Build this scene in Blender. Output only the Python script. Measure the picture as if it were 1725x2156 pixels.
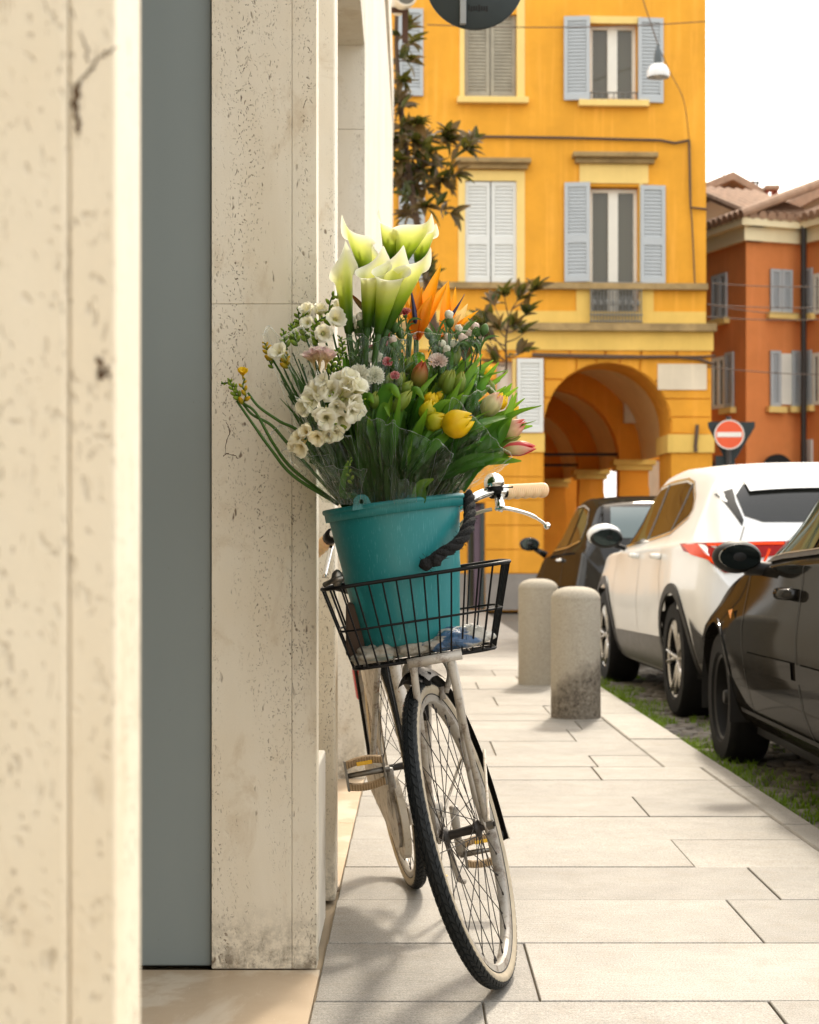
import bpy, bmesh, math, random
import numpy as np
from mathutils import Vector, Matrix, noise as mnoise
from mathutils.bvhtree import BVHTree
for _o in list(bpy.data.objects):
    bpy.data.objects.remove(_o)
R = math.radians
SC = bpy.context.scene
COL = SC.collection

# ------------------------------------------------------------------ camera, sky, sun, exposure
CAM_H = 0.97
cam_d = bpy.data.cameras.new('camera')
cam = bpy.data.objects.new('camera', cam_d)
COL.objects.link(cam)
cam.location = (0, 0, CAM_H)
cam.rotation_euler = (R(90), 0, 0)
cam_d.sensor_fit = 'VERTICAL'
cam_d.sensor_height = 36.0
cam_d.lens = 36.0 * 3600 / 2156
cam_d.shift_y = 72 / 2156
cam_d.clip_start = 0.05
cam_d.clip_end = 2000
cam_d.dof.use_dof = True
cam_d.dof.focus_distance = 3.85
cam_d.dof.aperture_fstop = 7.5
SC.camera = cam

SUN_EL, SUN_AZ = 45.0, 13.0          # azimuth measured from +Y (view direction) towards +X
world = bpy.data.worlds.new('World')
SC.world = world
world.use_nodes = True
wn = world.node_tree
wn.nodes.clear()
sky = wn.nodes.new('ShaderNodeTexSky')
sky.sky_type = 'NISHITA'
sky.sun_disc = False
sky.sun_elevation = R(SUN_EL)
sky.sun_rotation = R(SUN_AZ)
sky.air_density = 1.3
sky.dust_density = 7.0
sky.ozone_density = 0.6
veil = wn.nodes.new('ShaderNodeMix')
veil.data_type = 'RGBA'
veil.inputs[0].default_value = 0.55
veil.inputs[7].default_value = (11.0, 10.9, 10.5, 1)     # thin bright cloud over the whole sky
bgn = wn.nodes.new('ShaderNodeBackground')
bgn.inputs[1].default_value = 0.15
wo = wn.nodes.new('ShaderNodeOutputWorld')
wn.links.new(sky.outputs[0], veil.inputs[6])
wn.links.new(veil.outputs[2], bgn.inputs[0])
wn.links.new(bgn.outputs[0], wo.inputs[0])

sun_d = bpy.data.lights.new('sun', 'SUN')
sun_d.energy = 1.5
sun_d.angle = R(5)
sun_d.color = (1.0, 0.90, 0.74)
sun = bpy.data.objects.new('sun', sun_d)
COL.objects.link(sun)
sd = Vector((math.sin(R(SUN_AZ)) * math.cos(R(SUN_EL)), math.cos(R(SUN_AZ)) * math.cos(R(SUN_EL)), math.sin(R(SUN_EL))))
sun.rotation_euler = (-sd).to_track_quat('-Z', 'Y').to_euler()
sun.location = (6, 8, 12)

SC.view_settings.view_transform = 'Standard'
SC.view_settings.look = 'None'
SC.view_settings.gamma = 1.0
SC.view_settings.exposure = 1.0
SC.render.engine = 'CYCLES'
SC.cycles.use_denoising = True
SC.cycles.max_bounces = 6
SC.cycles.transparent_max_bounces = 14
SC.cycles.caustics_reflective = False
SC.cycles.caustics_refractive = False

# ------------------------------------------------------------------ helpers
FPX, CX, HY = 3600.0, 862.5, 1150.0
def P(x, y, Y):
    """point seen at photo position (x, y) standing Y metres down the street"""
    return Vector(((x - CX) / FPX * Y, Y, CAM_H - (y - HY) / FPX * Y))
def R1(x, y, Y):
    return P(447.4 + .4272 * x, 421 + .4272 * y, Y)
def lerp(a, b, t): return a + (b - a) * t
def frame(d, hint=Vector((0, 0, 1))):
    z = Vector(d).normalized()
    x = Vector(hint).cross(z)
    if x.length < 1e-4: x = Vector((1, 0, 0)).cross(z)
    x.normalize()
    return Matrix((x, z.cross(x), z)).transposed()
def m4(rot, loc):
    m = rot.to_4x4(); m.translation = loc; return m
def bez(p0, p1, p2, n):
    return [p0 * (1 - t) ** 2 + p1 * 2 * t * (1 - t) + p2 * t * t for t in [i / n for i in range(n + 1)]]
def crom(pts, n):
    P_ = [pts[0] * 2 - pts[1]] + list(pts) + [pts[-1] * 2 - pts[-2]]
    out = []
    for i in range(1, len(P_) - 2):
        a, b, c, d = P_[i - 1:i + 3]
        for k in range(n):
            t = k / n
            out.append(.5 * ((2 * b) + (c - a) * t + (2 * a - 5 * b + 4 * c - d) * t * t + (3 * b - a - 3 * c + d) * t ** 3))
    out.append(pts[-1])
    return out

class MB:
    def __init__(s): s.v = []; s.f = []; s.t = []; s.cur = 0.0
    def add(s, vs, fs, ts=None):
        o = len(s.v)
        s.v += [tuple(p) for p in vs]
        s.f += [tuple(i + o for i in q) for q in fs]
        s.t += list(ts) if ts is not None else [s.cur] * len(vs)
        return s
    def box(s, x0, x1, y0, y1, z0, z1, bev=0.0, M=None):
        if bev <= 0:
            vs = [(x, y, z) for z in (z0, z1) for y in (y0, y1) for x in (x0, x1)]
            fs = [(0, 2, 3, 1), (4, 5, 7, 6), (0, 1, 5, 4), (2, 6, 7, 3), (0, 4, 6, 2), (1, 3, 7, 5)]
        else:
            bm = bmesh.new()
            bmesh.ops.create_cube(bm, size=1)
            for v in bm.verts:
                v.co = Vector(((x0 + x1) / 2 + v.co.x * (x1 - x0), (y0 + y1) / 2 + v.co.y * (y1 - y0), (z0 + z1) / 2 + v.co.z * (z1 - z0)))
            bmesh.ops.bevel(bm, geom=bm.edges[:], offset=bev, segments=2, affect='EDGES', profile=.5)
            bm.verts.index_update()
            vs = [v.co.copy() for v in bm.verts]; fs = [tuple(v.index for v in f.verts) for f in bm.faces]
            bm.free()
        if M is not None: vs = [M @ Vector(v) for v in vs]
        return s.add(vs, fs)
    def tube(s, pts, r, n=8, cap=True, flat=None, closed=False, up=None):
        pts = [Vector(p) for p in pts]
        N = len(pts)
        rs = r if isinstance(r, (list, tuple)) else [r] * N
        vs, fs = [], []
        prev = None
        for i, p in enumerate(pts):
            if closed: d = pts[(i + 1) % N] - pts[i - 1]
            else: d = pts[min(i + 1, N - 1)] - pts[max(i - 1, 0)]
            if d.length < 1e-9: d = Vector((0, 0, 1))
            d.normalize()
            if prev is None:
                a = up if up is not None else (Vector((0, 0, 1)) if abs(d.z) < .9 else Vector((1, 0, 0)))
                x = a.cross(d).normalized()
            else:
                x = (prev - d * prev.dot(d))
                x = x.normalized() if x.length > 1e-6 else Vector((1, 0, 0))
            prev = x
            y = d.cross(x)
            for k in range(n):
                a = 2 * math.pi * k / n
                vs.append(p + x * math.cos(a) * rs[i] + y * math.sin(a) * rs[i] * (flat or 1))
        for i in range(N if closed else N - 1):
            j = (i + 1) % N
            for k in range(n):
                l = (k + 1) % n
                fs.append((i * n + k, i * n + l, j * n + l, j * n + k))
        if cap and not closed:
            fs.append(tuple(range(n - 1, -1, -1)))
            fs.append(tuple((N - 1) * n + k for k in range(n)))
        return s.add(vs, fs)
    def lathe(s, prof, n=24, M=None, ts=None):
        """prof: (r, z) pairs spun about z"""
        vs, fs, tt = [], [], []
        for q, (r, z) in enumerate(prof):
            for k in range(n):
                a = 2 * math.pi * k / n
                p = Vector((r * math.cos(a), r * math.sin(a), z))
                vs.append(M @ p if M is not None else p); tt.append(ts[q] if ts else s.cur)
        for i in range(len(prof) - 1):
            for k in range(n):
                l = (k + 1) % n
                fs.append((i * n + k, i * n + l, (i + 1) * n + l, (i + 1) * n + k))
        return s.add(vs, fs, tt)
    def prism(s, poly, a, b, M=None):
        """poly: (x, z) outline, extruded from y=a to y=b"""
        n = len(poly)
        ar = sum(poly[i][0] * poly[(i + 1) % n][1] - poly[(i + 1) % n][0] * poly[i][1] for i in range(n))
        if ar < 0: poly = poly[::-1]
        vs = [Vector((x, a, z)) for x, z in poly] + [Vector((x, b, z)) for x, z in poly]
        if M is not None: vs = [M @ v for v in vs]
        fs = [tuple(range(n)), tuple(range(2 * n - 1, n - 1, -1))]
        fs += [((i + 1) % n, i, n + i, n + (i + 1) % n) for i in range(n)]
        return s.add(vs, fs)
    def grid(s, fn, nu, nv, ts=None):
        vs = [fn(i / nu, j / nv) for i in range(nu + 1) for j in range(nv + 1)]
        tt = [ts(i / nu, j / nv) for i in range(nu + 1) for j in range(nv + 1)] if ts else None
        fs = [(i * (nv + 1) + j, (i + 1) * (nv + 1) + j, (i + 1) * (nv + 1) + j + 1, i * (nv + 1) + j + 1) for i in range(nu) for j in range(nv)]
        return s.add(vs, fs, tt)
    def blob(s, M, sub=2, seed=0, amp=0.0, freq=3):
        bm = bmesh.new()
        bmesh.ops.create_icosphere(bm, subdivisions=sub, radius=1)
        bm.verts.index_update()
        vs = []
        for v in bm.verts:
            c = v.co.copy()
            if amp: c *= 1 + amp * mnoise.noise(c * freq + Vector((seed * 3.7, seed, 0)))
            vs.append(M @ c)
        fs = [tuple(v.index for v in f.verts) for f in bm.faces]
        bm.free()
        return s.add(vs, fs)
    def mesh(s, name, mat, smooth=False, M=None):
        me = bpy.data.meshes.new(name)
        vs = s.v if M is None else [tuple(M @ Vector(p)) for p in s.v]
        me.from_pydata(vs, [], s.f)
        if any(s.t):
            at = me.attributes.new('t', 'FLOAT', 'POINT')
            at.data.foreach_set('value', s.t)
        if smooth is not False:
            me.polygons.foreach_set('use_smooth', [True] * len(me.polygons))
            if smooth is not True:
                me.set_sharp_from_angle(angle=R(smooth))
        if mat is not None: me.materials.append(mat)
        me.update()
        return me

MW = {}
def tag(o, label=None, cat=None, group=None, kind=None):
    if label: o['label'] = label
    if cat: o['category'] = cat
    if group: o['group'] = group
    if kind: o['kind'] = kind
    return o
def link(name, data, parent=None):
    o = bpy.data.objects.new(name, data)
    COL.objects.link(o)
    if parent is not None: o.parent = parent
    return o
def root(name, loc, label, cat, group=None, rz=0.0):
    o = link(name, None)
    o.empty_display_size = .1
    o.location = loc; o.rotation_euler = (0, 0, rz)
    MW[o.name] = Matrix.Translation(Vector(loc)) @ Matrix.Rotation(rz, 4, 'Z')
    return tag(o, label, cat, group)
def part(name, mb, mat, parent=None, smooth=False, local=False, **kw):
    """one mesh object; its points are in world space unless local=True"""
    M = None
    if parent is not None and not local:
        M = MW[parent.name].inverted()
    o = link(name, mb.mesh(name, mat, smooth, M), parent)
    MW[o.name] = MW[parent.name] if parent is not None else Matrix.Identity(4)
    return tag(o, **kw)
def copy_obj(o, parent, M):
    c = o.copy(); COL.objects.link(c); c.parent = parent; c.matrix_local = M
    return c

# ------------------------------------------------------------------ materials
class NT:
    def __init__(s, name):
        s.m = bpy.data.materials.new(name); s.m.use_nodes = True
        s.t = s.m.node_tree; s.t.nodes.clear()
        s.out = s.n('ShaderNodeOutputMaterial')
    def n(s, k, **kw):
        nd = s.t.nodes.new(k)
        for a, b in kw.items(): setattr(nd, a, b)
        return nd
    def l(s, a, b): s.t.links.new(a, b)
    def set(s, nd, i, v):
        if hasattr(v, 'is_output') or isinstance(v, bpy.types.NodeSocket): s.l(v, nd.inputs[i])
        else:
            if isinstance(v, tuple) and len(v) == 3 and nd.inputs[i].type == 'RGBA': v = v + (1,)
            nd.inputs[i].default_value = v
    def coord(s, scale=(1, 1, 1), rot=(0, 0, 0), src='Object'):
        c = s.n('ShaderNodeTexCoord'); mp = s.n('ShaderNodeMapping')
        s.l(c.outputs[src], mp.inputs[0])
        mp.inputs[3].default_value = scale; mp.inputs[2].default_value = rot
        return mp.outputs[0]
    def noise(s, co, scale, detail=4, rough=.55, dist=0.0):
        nd = s.n('ShaderNodeTexNoise')
        s.l(co, nd.inputs['Vector']); nd.inputs['Scale'].default_value = scale
        nd.inputs['Detail'].default_value = detail; nd.inputs['Roughness'].default_value = rough
        nd.inputs['Distortion'].default_value = dist
        return nd.outputs[0]
    def voro(s, co, scale, feature='F1', rnd=1.0):
        nd = s.n('ShaderNodeTexVoronoi', feature=feature)
        s.l(co, nd.inputs['Vector']); nd.inputs['Scale'].default_value = scale
        nd.inputs['Randomness'].default_value = rnd
        return nd.outputs['Distance']
    def ramp(s, fac, stops, interp='LINEAR'):
        nd = s.n('ShaderNodeValToRGB'); cr = nd.color_ramp; cr.interpolation = interp
        while len(cr.elements) < len(stops): cr.elements.new(.5)
        for e, (p, c) in zip(cr.elements, stops):
            e.position = p; e.color = (c, c, c, 1) if isinstance(c, (int, float)) else tuple(c) + (1,)
        s.l(fac, nd.inputs[0])
        return nd.outputs[0]
    def mix(s, fac, a, b, mode='MIX'):
        nd = s.n('ShaderNodeMix', data_type='RGBA', blend_type=mode)
        s.set(nd, 0, fac)
        for i, v in ((6, a), (7, b)):
            s.set(nd, i, v)
        return nd.outputs[2]
    def math(s, op, a, b=0.0, clamp=False):
        nd = s.n('ShaderNodeMath', operation=op, use_clamp=clamp)
        s.set(nd, 0, a); s.set(nd, 1, b)
        return nd.outputs[0]
    def bump(s, h, strength=.3, dist=.01, normal=None):
        nd = s.n('ShaderNodeBump')
        s.l(h, nd.inputs['Height']); nd.inputs['Strength'].default_value = strength
        nd.inputs['Distance'].default_value = dist
        if normal is not None: s.l(normal, nd.inputs['Normal'])
        return nd.outputs[0]
    def bsdf(s, col, rough=.6, metal=0.0, normal=None, **kw):
        b = s.n('ShaderNodeBsdfPrincipled')
        s.set(b, 'Base Color', col); s.set(b, 'Roughness', rough); s.set(b, 'Metallic', metal)
        if normal is not None: s.l(normal, b.inputs['Normal'])
        for k, v in kw.items(): s.set(b, k.replace('_', ' '), v)
        return b
    def done(s, sh):
        s.l(sh.outputs[0] if hasattr(sh, 'outputs') else sh, s.out.inputs[0]); return s.m
    def attr(s, name='t'):
        a = s.n('ShaderNodeAttribute'); a.attribute_name = name; return a.outputs['Fac']
    def rnd(s):
        return s.n('ShaderNodeObjectInfo').outputs['Random']

def plain(name, col, rough=.6, metal=0.0, var=.12, vs=6.0, bs=0.0, bscale=60.0, bdist=.002, **kw):
    """a colour with broken-up tone and fine relief"""
    n = NT(name); co = n.coord()
    f = n.noise(co, vs, 5, .6)
    c = n.mix(f, tuple(x * (1 - var * 1.6) for x in col), tuple(min(1, x * (1 + var)) for x in col))
    nm = n.bump(n.noise(co, bscale, 3), bs, bdist) if bs else None
    rr = n.math('ADD', n.math('MULTIPLY', n.noise(co, vs * 3, 3), .16), max(0.0, rough - .08))
    return n.done(n.bsdf(c, rr, metal, nm, **kw))

def petal_mat(name, stops, trans=.35, rough=.5, vein=0.0, spec=.3):
    """flower or leaf skin: colour runs along attribute t, light comes through"""
    n = NT(name)
    c = n.ramp(n.attr(), stops)
    co = n.coord((1, 1, 1))
    c = n.mix(n.math('MULTIPLY', n.noise(co, 55, 4), .28), c, n.mix(.5, c, (0, 0, 0)), 'MIX')
    if vein:
        c = n.mix(n.math('MULTIPLY', n.rnd(), vein), c, n.mix(.45, c, (.02, .05, .0)))
    nm = n.bump(n.noise(co, 160, 2), .25, .001)
    b = n.bsdf(c, rough, 0, nm, Specular_IOR_Level=spec)
    tr = n.n('ShaderNodeBsdfTranslucent'); n.l(c, tr.inputs[0])
    ms = n.n('ShaderNodeMixShader'); ms.inputs[0].default_value = trans
    n.l(b.outputs[0], ms.inputs[1]); n.l(tr.outputs[0], ms.inputs[2])
    return n.done(ms)

def travertine(name, base, pit_scale=1.0, dark=1.0, edge=0.0):
    n = NT(name); co = n.coord()
    cv = n.coord((1, 1, .28))
    big = n.noise(cv, 3.2, 5, .6, .4)
    c = n.mix(n.ramp(big, [(.3, 0), (.70, 1)]), (base[0] * .84, base[1] * .80, base[2] * .73), base)
    c = n.mix(n.math('MULTIPLY', n.ramp(n.noise(co, 1.1, 4, .65), [(.46, 0), (.70, 1)]), .45), c, (base[0] * .78, base[1] * .64, base[2] * .44))
    c = n.mix(n.math('MULTIPLY', n.ramp(n.noise(n.coord((1, 1, .5)), 9 * pit_scale, 6, .7, .6), [(.55, 0), (.68, 1)]), .5), c, (base[0] * .62, base[1] * .50, base[2] * .36))
    fine = n.noise(co, 260, 2, .6)
    c = n.mix(n.math('MULTIPLY', fine, .22), c, tuple(x * .55 for x in base))
    # pits: stretched cells that only open where a slow mask lets them
    mask = n.ramp(n.noise(n.coord((3.2, 3.2, .30)), 3.0 * pit_scale, 5, .7), [(.44, 0), (.60, 1)])
    w = n.coord((1, 1, .55))
    wn_ = n.n('ShaderNodeMix', data_type='RGBA'); wn_.inputs[0].default_value = .03
    nz = n.n('ShaderNodeTexNoise'); n.l(w, nz.inputs['Vector']); nz.inputs['Scale'].default_value = 45
    n.l(w, wn_.inputs[6]); n.l(nz.outputs[1], wn_.inputs[7])
    p1 = n.ramp(n.voro(wn_.outputs[2], 190 * pit_scale), [(.17, 1), (.33, 0)])
    p2 = n.ramp(n.voro(wn_.outputs[2], 64 * pit_scale), [(.14, 1), (.30, 0)])
    m2 = n.ramp(n.noise(n.coord((2.4, 2.4, .5)), 7 * pit_scale, 4, .7), [(.56, 0), (.62, 1)])
    pit = n.math('MAXIMUM', n.math('MULTIPLY', p1, mask), n.math('MULTIPLY', p2, m2))
    c = n.mix(n.math('MULTIPLY', pit, .8 * dark), c, (.13, .075, .035))
    h = n.math('SUBTRACT', n.math('MULTIPLY', fine, .08), pit)
    nm = n.bump(h, .7, .003)
    if edge:                                        # splash grime just above the ground
        sz = n.n('ShaderNodeSeparateXYZ'); tc = n.n('ShaderNodeTexCoord'); n.l(tc.outputs['Object'], sz.inputs[0])
        low = n.math('MULTIPLY', n.ramp(sz.outputs[2], [(.02, 1), (edge, 0)]), n.ramp(n.noise(co, 24, 5, .75), [(.42, 0), (.62, 1)]))
        c = n.mix(n.math('MULTIPLY', low, .75), c, (.10, .07, .04))
    return n.done(n.bsdf(c, .62, 0, nm, Specular_IOR_Level=.35))
# ------------------------------------------------------------------ setting materials
def granite(name, base):
    n = NT(name); co = n.coord(src='Object')
    rn = n.rnd()
    sh = n.n('ShaderNodeVectorMath', operation='ADD'); n.l(co, sh.inputs[0])
    cb = n.n('ShaderNodeCombineXYZ'); n.l(n.math('MULTIPLY', rn, 37.0), cb.inputs[0]); n.l(n.math('MULTIPLY', rn, 11.0), cb.inputs[1])
    n.l(cb.outputs[0], sh.inputs[1]); co = sh.outputs[0]
    tone = n.math('ADD', .76, n.math('MULTIPLY', rn, .40))
    c = n.mix(n.ramp(n.noise(co, 2.4, 5, .65), [(.3, 0), (.7, 1)]), tuple(x * .68 for x in base), base)
    c = n.mix(n.math('MULTIPLY', n.ramp(n.noise(co, 11, 6, .75), [(.48, 0), (.66, 1)]), .55), c, tuple(x * y for x, y in zip(base, (.72, .66, .56))))
    sp = n.noise(co, 230, 3, .75)
    c = n.mix(n.ramp(sp, [(.36, .9), (.52, 0)]), c, tuple(x * .45 for x in base))
    c = n.mix(n.math('MULTIPLY', n.ramp(sp, [(.56, 0), (.68, 1)]), .6), c, tuple(min(1, x * 1.4) for x in base))
    tn = n.n('ShaderNodeMix', data_type='RGBA', blend_type='MULTIPLY'); tn.inputs[0].default_value = 1
    n.l(c, tn.inputs[6])
    tcol = n.n('ShaderNodeCombineXYZ')
    for i in range(3): n.l(tone, tcol.inputs[i])
    n.l(tcol.outputs[0], tn.inputs[7])
    streak = n.noise(n.coord((1, 6, 1)), 14, 5, .6)
    nm = n.bump(n.math('ADD', n.math('MULTIPLY', sp, .55), streak), .6, .005)
    return n.done(n.bsdf(tn.outputs[2], n.math('ADD', .42, n.math('MULTIPLY', n.noise(co, 9, 4), .3)), 0, nm))
M_slab = granite('granite_slab', (.345, .318, .275))
M_kerb = granite('granite_kerb', (.38, .35, .30))
M_mortar = plain('sandy_mortar', (.33, .26, .17), .9, bs=.5, bscale=300)
M_road = plain('road_dirt', (.12, .10, .075), .95, var=.3, vs=14, bs=.6, bscale=90, bdist=.01)
M_cobble = plain('cobble_stone', (.20, .175, .145), .8, var=.35, vs=9, bs=.5, bscale=70, bdist=.006)
M_trav = travertine('travertine_pale', (.86, .79, .655), 1.0, 1.0, .16)
M_trav_near = travertine('travertine_near', (.87, .79, .645), .7, .38)
M_trav_far = travertine('travertine_far', (.76, .71, .61), .8, .5, .2)
M_plast_side = plain('plinth_stone', (.66, .60, .50), .7, bs=.2)

def marble():
    n = NT('threshold_marble'); co = n.coord()
    c = n.mix(n.noise(co, 2.0, 5, .6), (.54, .42, .29), (.66, .57, .44))
    st = n.ramp(n.noise(n.coord((1, .7, 1)), 3.4, 6, .6, .4), [(.44, 0), (.50, 1)])
    c = n.mix(n.math('MULTIPLY', st, .5), c, (.40, .25, .12))
    sc = n.ramp(n.noise(n.coord((40, 3, 3), (0, 0, .5)), 6, 2), [(.68, 0), (.74, 1)])
    c = n.mix(n.math('MULTIPLY', sc, .3), c, (.8, .72, .6))
    return n.done(n.bsdf(c, n.math('ADD', .22, n.math('MULTIPLY', n.noise(co, 12, 4), .3)), 0, n.bump(n.noise(co, 60, 3), .12, .002)))
M_marble = marble()
def panel_paint():
    n = NT('grey_green_metal'); co = n.coord()
    c = n.mix(n.noise(n.coord((1, 1, .2)), 2.0, 4), (.195, .228, .225), (.235, .268, .262))
    sp = n.ramp(n.voro(co, 26), [(.02, 1), (.035, 0)])
    c = n.mix(n.math('MULTIPLY', sp, .5), c, (.08, .06, .04))
    return n.done(n.bsdf(c, .38, 0, n.bump(n.noise(n.coord((3, 3, .5)), 2.2, 2), .08, .02)))
M_panel = panel_paint()

def plaster(name, base, dark=.25, run=.35):
    n = NT(name); co = n.coord()
    c = n.mix(n.ramp(n.noise(co, .9, 6, .65), [(.3, 0), (.7, 1)]), tuple(x * (1 - dark) for x in base), base)
    runs = n.ramp(n.noise(n.coord((3.5, 3.5, .22)), 2.0, 5, .65), [(.52, 0), (.72, 1)])
    pale = tuple(min(1, x * 1.12 + .035) for x in base)
    c = n.mix(n.math('MULTIPLY', runs, run), c, pale)
    c = n.mix(n.math('MULTIPLY', n.ramp(n.noise(co, 5.0, 5, .7), [(.55, 0), (.75, 1)]), .25), c, tuple(x * .72 for x in base))
    return n.done(n.bsdf(c, .85, 0, n.bump(n.noise(co, 40, 4), .25, .01), Specular_IOR_Level=.2))
M_orange = plaster('orange_plaster', (.80, .365, .036), .24, .55)
M_block = plaster('orange_block', (.79, .345, .034), .30, .45)
M_inner = plaster('portico_plaster', (.84, .32, .03), .2)
M_vault = plaster('vault_plaster', (.84, .60, .30), .2)
M_yellow = plaster('yellow_trim', (.80, .52, .13), .22, .2)
M_cream = plaster('cream_trim', (.82, .58, .20), .15, .2)
M_ledge = plain('weathered_ledge', (.36, .24, .10), .9, var=.5, vs=4, bs=.5, bscale=20, bdist=.02)
M_grayplinth = plain('plinth_grey', (.24, .21, .18), .85, var=.25, vs=3, bs=.3)
M_shut = plain('shutter_blue_grey', (.41, .425, .425), .6, var=.08, vs=3)
M_shutw = plain('shutter_white', (.66, .65, .60), .6, var=.08, vs=3)
M_shutb = plain('shutter_wood_grey', (.34, .30, .22), .75, var=.25, vs=5)
M_frame = plain('window_frame_white', (.74, .70, .60), .5, var=.06)
M_iron = plain('iron_rail', (.16, .15, .13), .6, .2)
M_red = plaster('red_plaster', (.74, .25, .075), .2, .35)
M_tile = plain('roof_tile', (.44, .27, .17), .85, var=.4, vs=6, bs=.4)
M_brickpale = plaster('old_ochre_wall', (.42, .29, .17), .3, .3)
M_chim = plaster('chimney_red', (.30, .08, .05), .2)
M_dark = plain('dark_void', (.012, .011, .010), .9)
M_pipe = plain('dark_pipe', (.035, .028, .024), .5, .3)
M_plaque = plaster('plaque_marble', (.74, .62, .45), .2, .4)
M_purple = plain('shop_purple', (.20, .13, .17), .5)
M_greenframe = plain('shop_frame_green', (.03, .045, .04), .4)
M_cable = plain('cable', (.10, .06, .035), .8)
def glass_mat(name, col, rough=.06, spec=.3):
    n = NT(name); co = n.coord()
    return n.done(n.bsdf(col, rough, 0, n.bump(n.noise(co, 1.6, 2), .06, .02), Specular_IOR_Level=.5))
M_glass = glass_mat('window_glass', (.09, .08, .05))
M_concrete = None
def concrete():
    n = NT('bollard_stone'); co = n.coord()
    c = n.mix(n.noise(co, 5, 5, .65), (.40, .35, .27), (.52, .47, .38))
    c = n.mix(n.ramp(n.noise(co, 240, 2), [(.4, .7), (.55, 0)]), c, (.24, .20, .15))
    return n.done(n.bsdf(c, .85, 0, n.bump(n.noise(co, 180, 3), .5, .003)))
M_concrete = concrete()
def concrete_stained():
    n = NT('bollard_stone_stained'); co = n.coord()
    c = n.mix(n.noise(co, 5, 5, .65), (.40, .35, .27), (.52, .47, .38))
    sz = n.n('ShaderNodeSeparateXYZ'); tc = n.n('ShaderNodeTexCoord'); n.l(tc.outputs['Object'], sz.inputs[0])
    g = n.math('ADD', n.math('MULTIPLY', sz.outputs[2], 1.9), n.math('MULTIPLY', n.noise(co, 6, 6, .7), .9))
    st = n.ramp(n.math('SUBTRACT', g, n.math('MULTIPLY', sz.outputs[0], 1.2)), [(.78, 1), (1.22, 0)])
    c = n.mix(n.math('MULTIPLY', st, n.ramp(n.noise(co, 45, 5, .8), [(.30, .25), (.6, 1)])), c, (.045, .032, .022))
    c = n.mix(n.ramp(n.noise(co, 240, 2), [(.4, .7), (.55, 0)]), c, (.24, .20, .15))
    return n.done(n.bsdf(c, .85, 0, n.bump(n.noise(co, 180, 3), .5, .003)))
M_conc_st = concrete_stained()

# ------------------------------------------------------------------ ground, road, pavement
rng = random.Random(7)
def wallx(Y): return -.2225 + .0052 * Y
def kerbx(Y): return 1.4985 - .0148 * Y
ROAD = -.06
gm = MB(); gm.box(-60, 60, -12, 90, -.5, ROAD - .012)
part('ground', gm, M_road, kind='structure')
rm = MB(); rm.add([(1.25, -6, ROAD), (13, -6, ROAD), (13, 60, ROAD), (1.0, 60, ROAD)], [(0, 1, 2, 3)])
road = part('road', rm, M_road, kind='structure')
pm = MB()
pm.prism([(-1.3, -4), (kerbx(-4) - .02, -4), (kerbx(13) - .02, 13), (kerbx(25.9) - .02, 26.6), (-1.3, 26.6)], ROAD - .004, -.010, M=Matrix(((1, 0, 0, 0), (0, 0, 1, 0), (0, 1, 0, 0), (0, 0, 0, 1))))
pave = part('pavement', pm, M_mortar, kind='structure')
rows = [-1.0, -.48, .03, .55, 1.07, 1.58, 2.1, 2.62, 3.14, 3.65, 4.18, 4.69, 5.17, 5.66, 6.14, 6.63, 7.10, 7.52, 7.92, 8.50, 9.07, 9.50, 9.86, 10.4, 11.0, 11.6, 12.2, 12.8, 13.4]
splits = {3.65: [.279], 4.18: [.868], 4.69: [.10, 1.02], 5.17: [.864], 5.66: [.33], 6.14: [.862], 6.63: [.25], 7.10: [.80], 7.92: [.40], 8.50: [.83]}
def slab_mesh(mb, quad, z1, j, bev=.0022):
    """one paving slab: quad is (x,y)x4 counter-clockwise; a worn bevel runs round the top"""
    c = (sum(p[0] for p in quad) / 4, sum(p[1] for p in quad) / 4)
    def ins(p, d):
        return (p[0] + (d if p[0] < c[0] else -d), p[1] + (d if p[1] < c[1] else -d))
    a = [ins(p, j) for p in quad]; b = [ins(p, j + bev) for p in quad]
    nx = 10; ny = 4
    vs, fs = [], []
    for p in a: vs.append((p[0], p[1], -.05))
    for p in a: vs.append((p[0], p[1], z1 - bev))
    for p in b: vs.append((p[0], p[1], z1))
    for k in range(4):
        l = (k + 1) % 4
        fs += [(k, l, 4 + l, 4 + k), (4 + k, 4 + l, 8 + l, 8 + k)]
    fs.append((8, 9, 10, 11))
    mb.add(vs, fs)
for i in range(len(rows) - 1):
    y0, y1 = rows[i], rows[i + 1]
    ki = .27 if y0 >= 7.5 else .112
    xs = [wallx(y0)] + splits.get(y0, [rng.uniform(.2, .95)] if i % 2 else [rng.uniform(-.02, .3), rng.uniform(.75, 1.0)]) 
    last = lambda yy: kerbx(yy) - ki
    for k in range(len(xs)):
        if k < len(xs) - 1: q = [(xs[k], y0), (xs[k + 1], y0), (xs[k + 1], y1), (xs[k], y1)]
        else: q = [(xs[k], y0), (last(y0), y0), (last(y1), y1), (xs[k], y1)]
        if q[1][0] - q[0][0] < .1: continue
        mb = MB(); slab_mesh(mb, q, rng.uniform(-.0026, .0014), .0018 if y0 < 7 else .0032)
        part('paving_slab', mb, M_slab, pave)
ky = [-1.0, .2, 1.5, 2.7, 3.9, 5.1, 5.96, 6.9, 7.5, 8.6, 9.9, 11.1, 12.4, 13.4]
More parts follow.
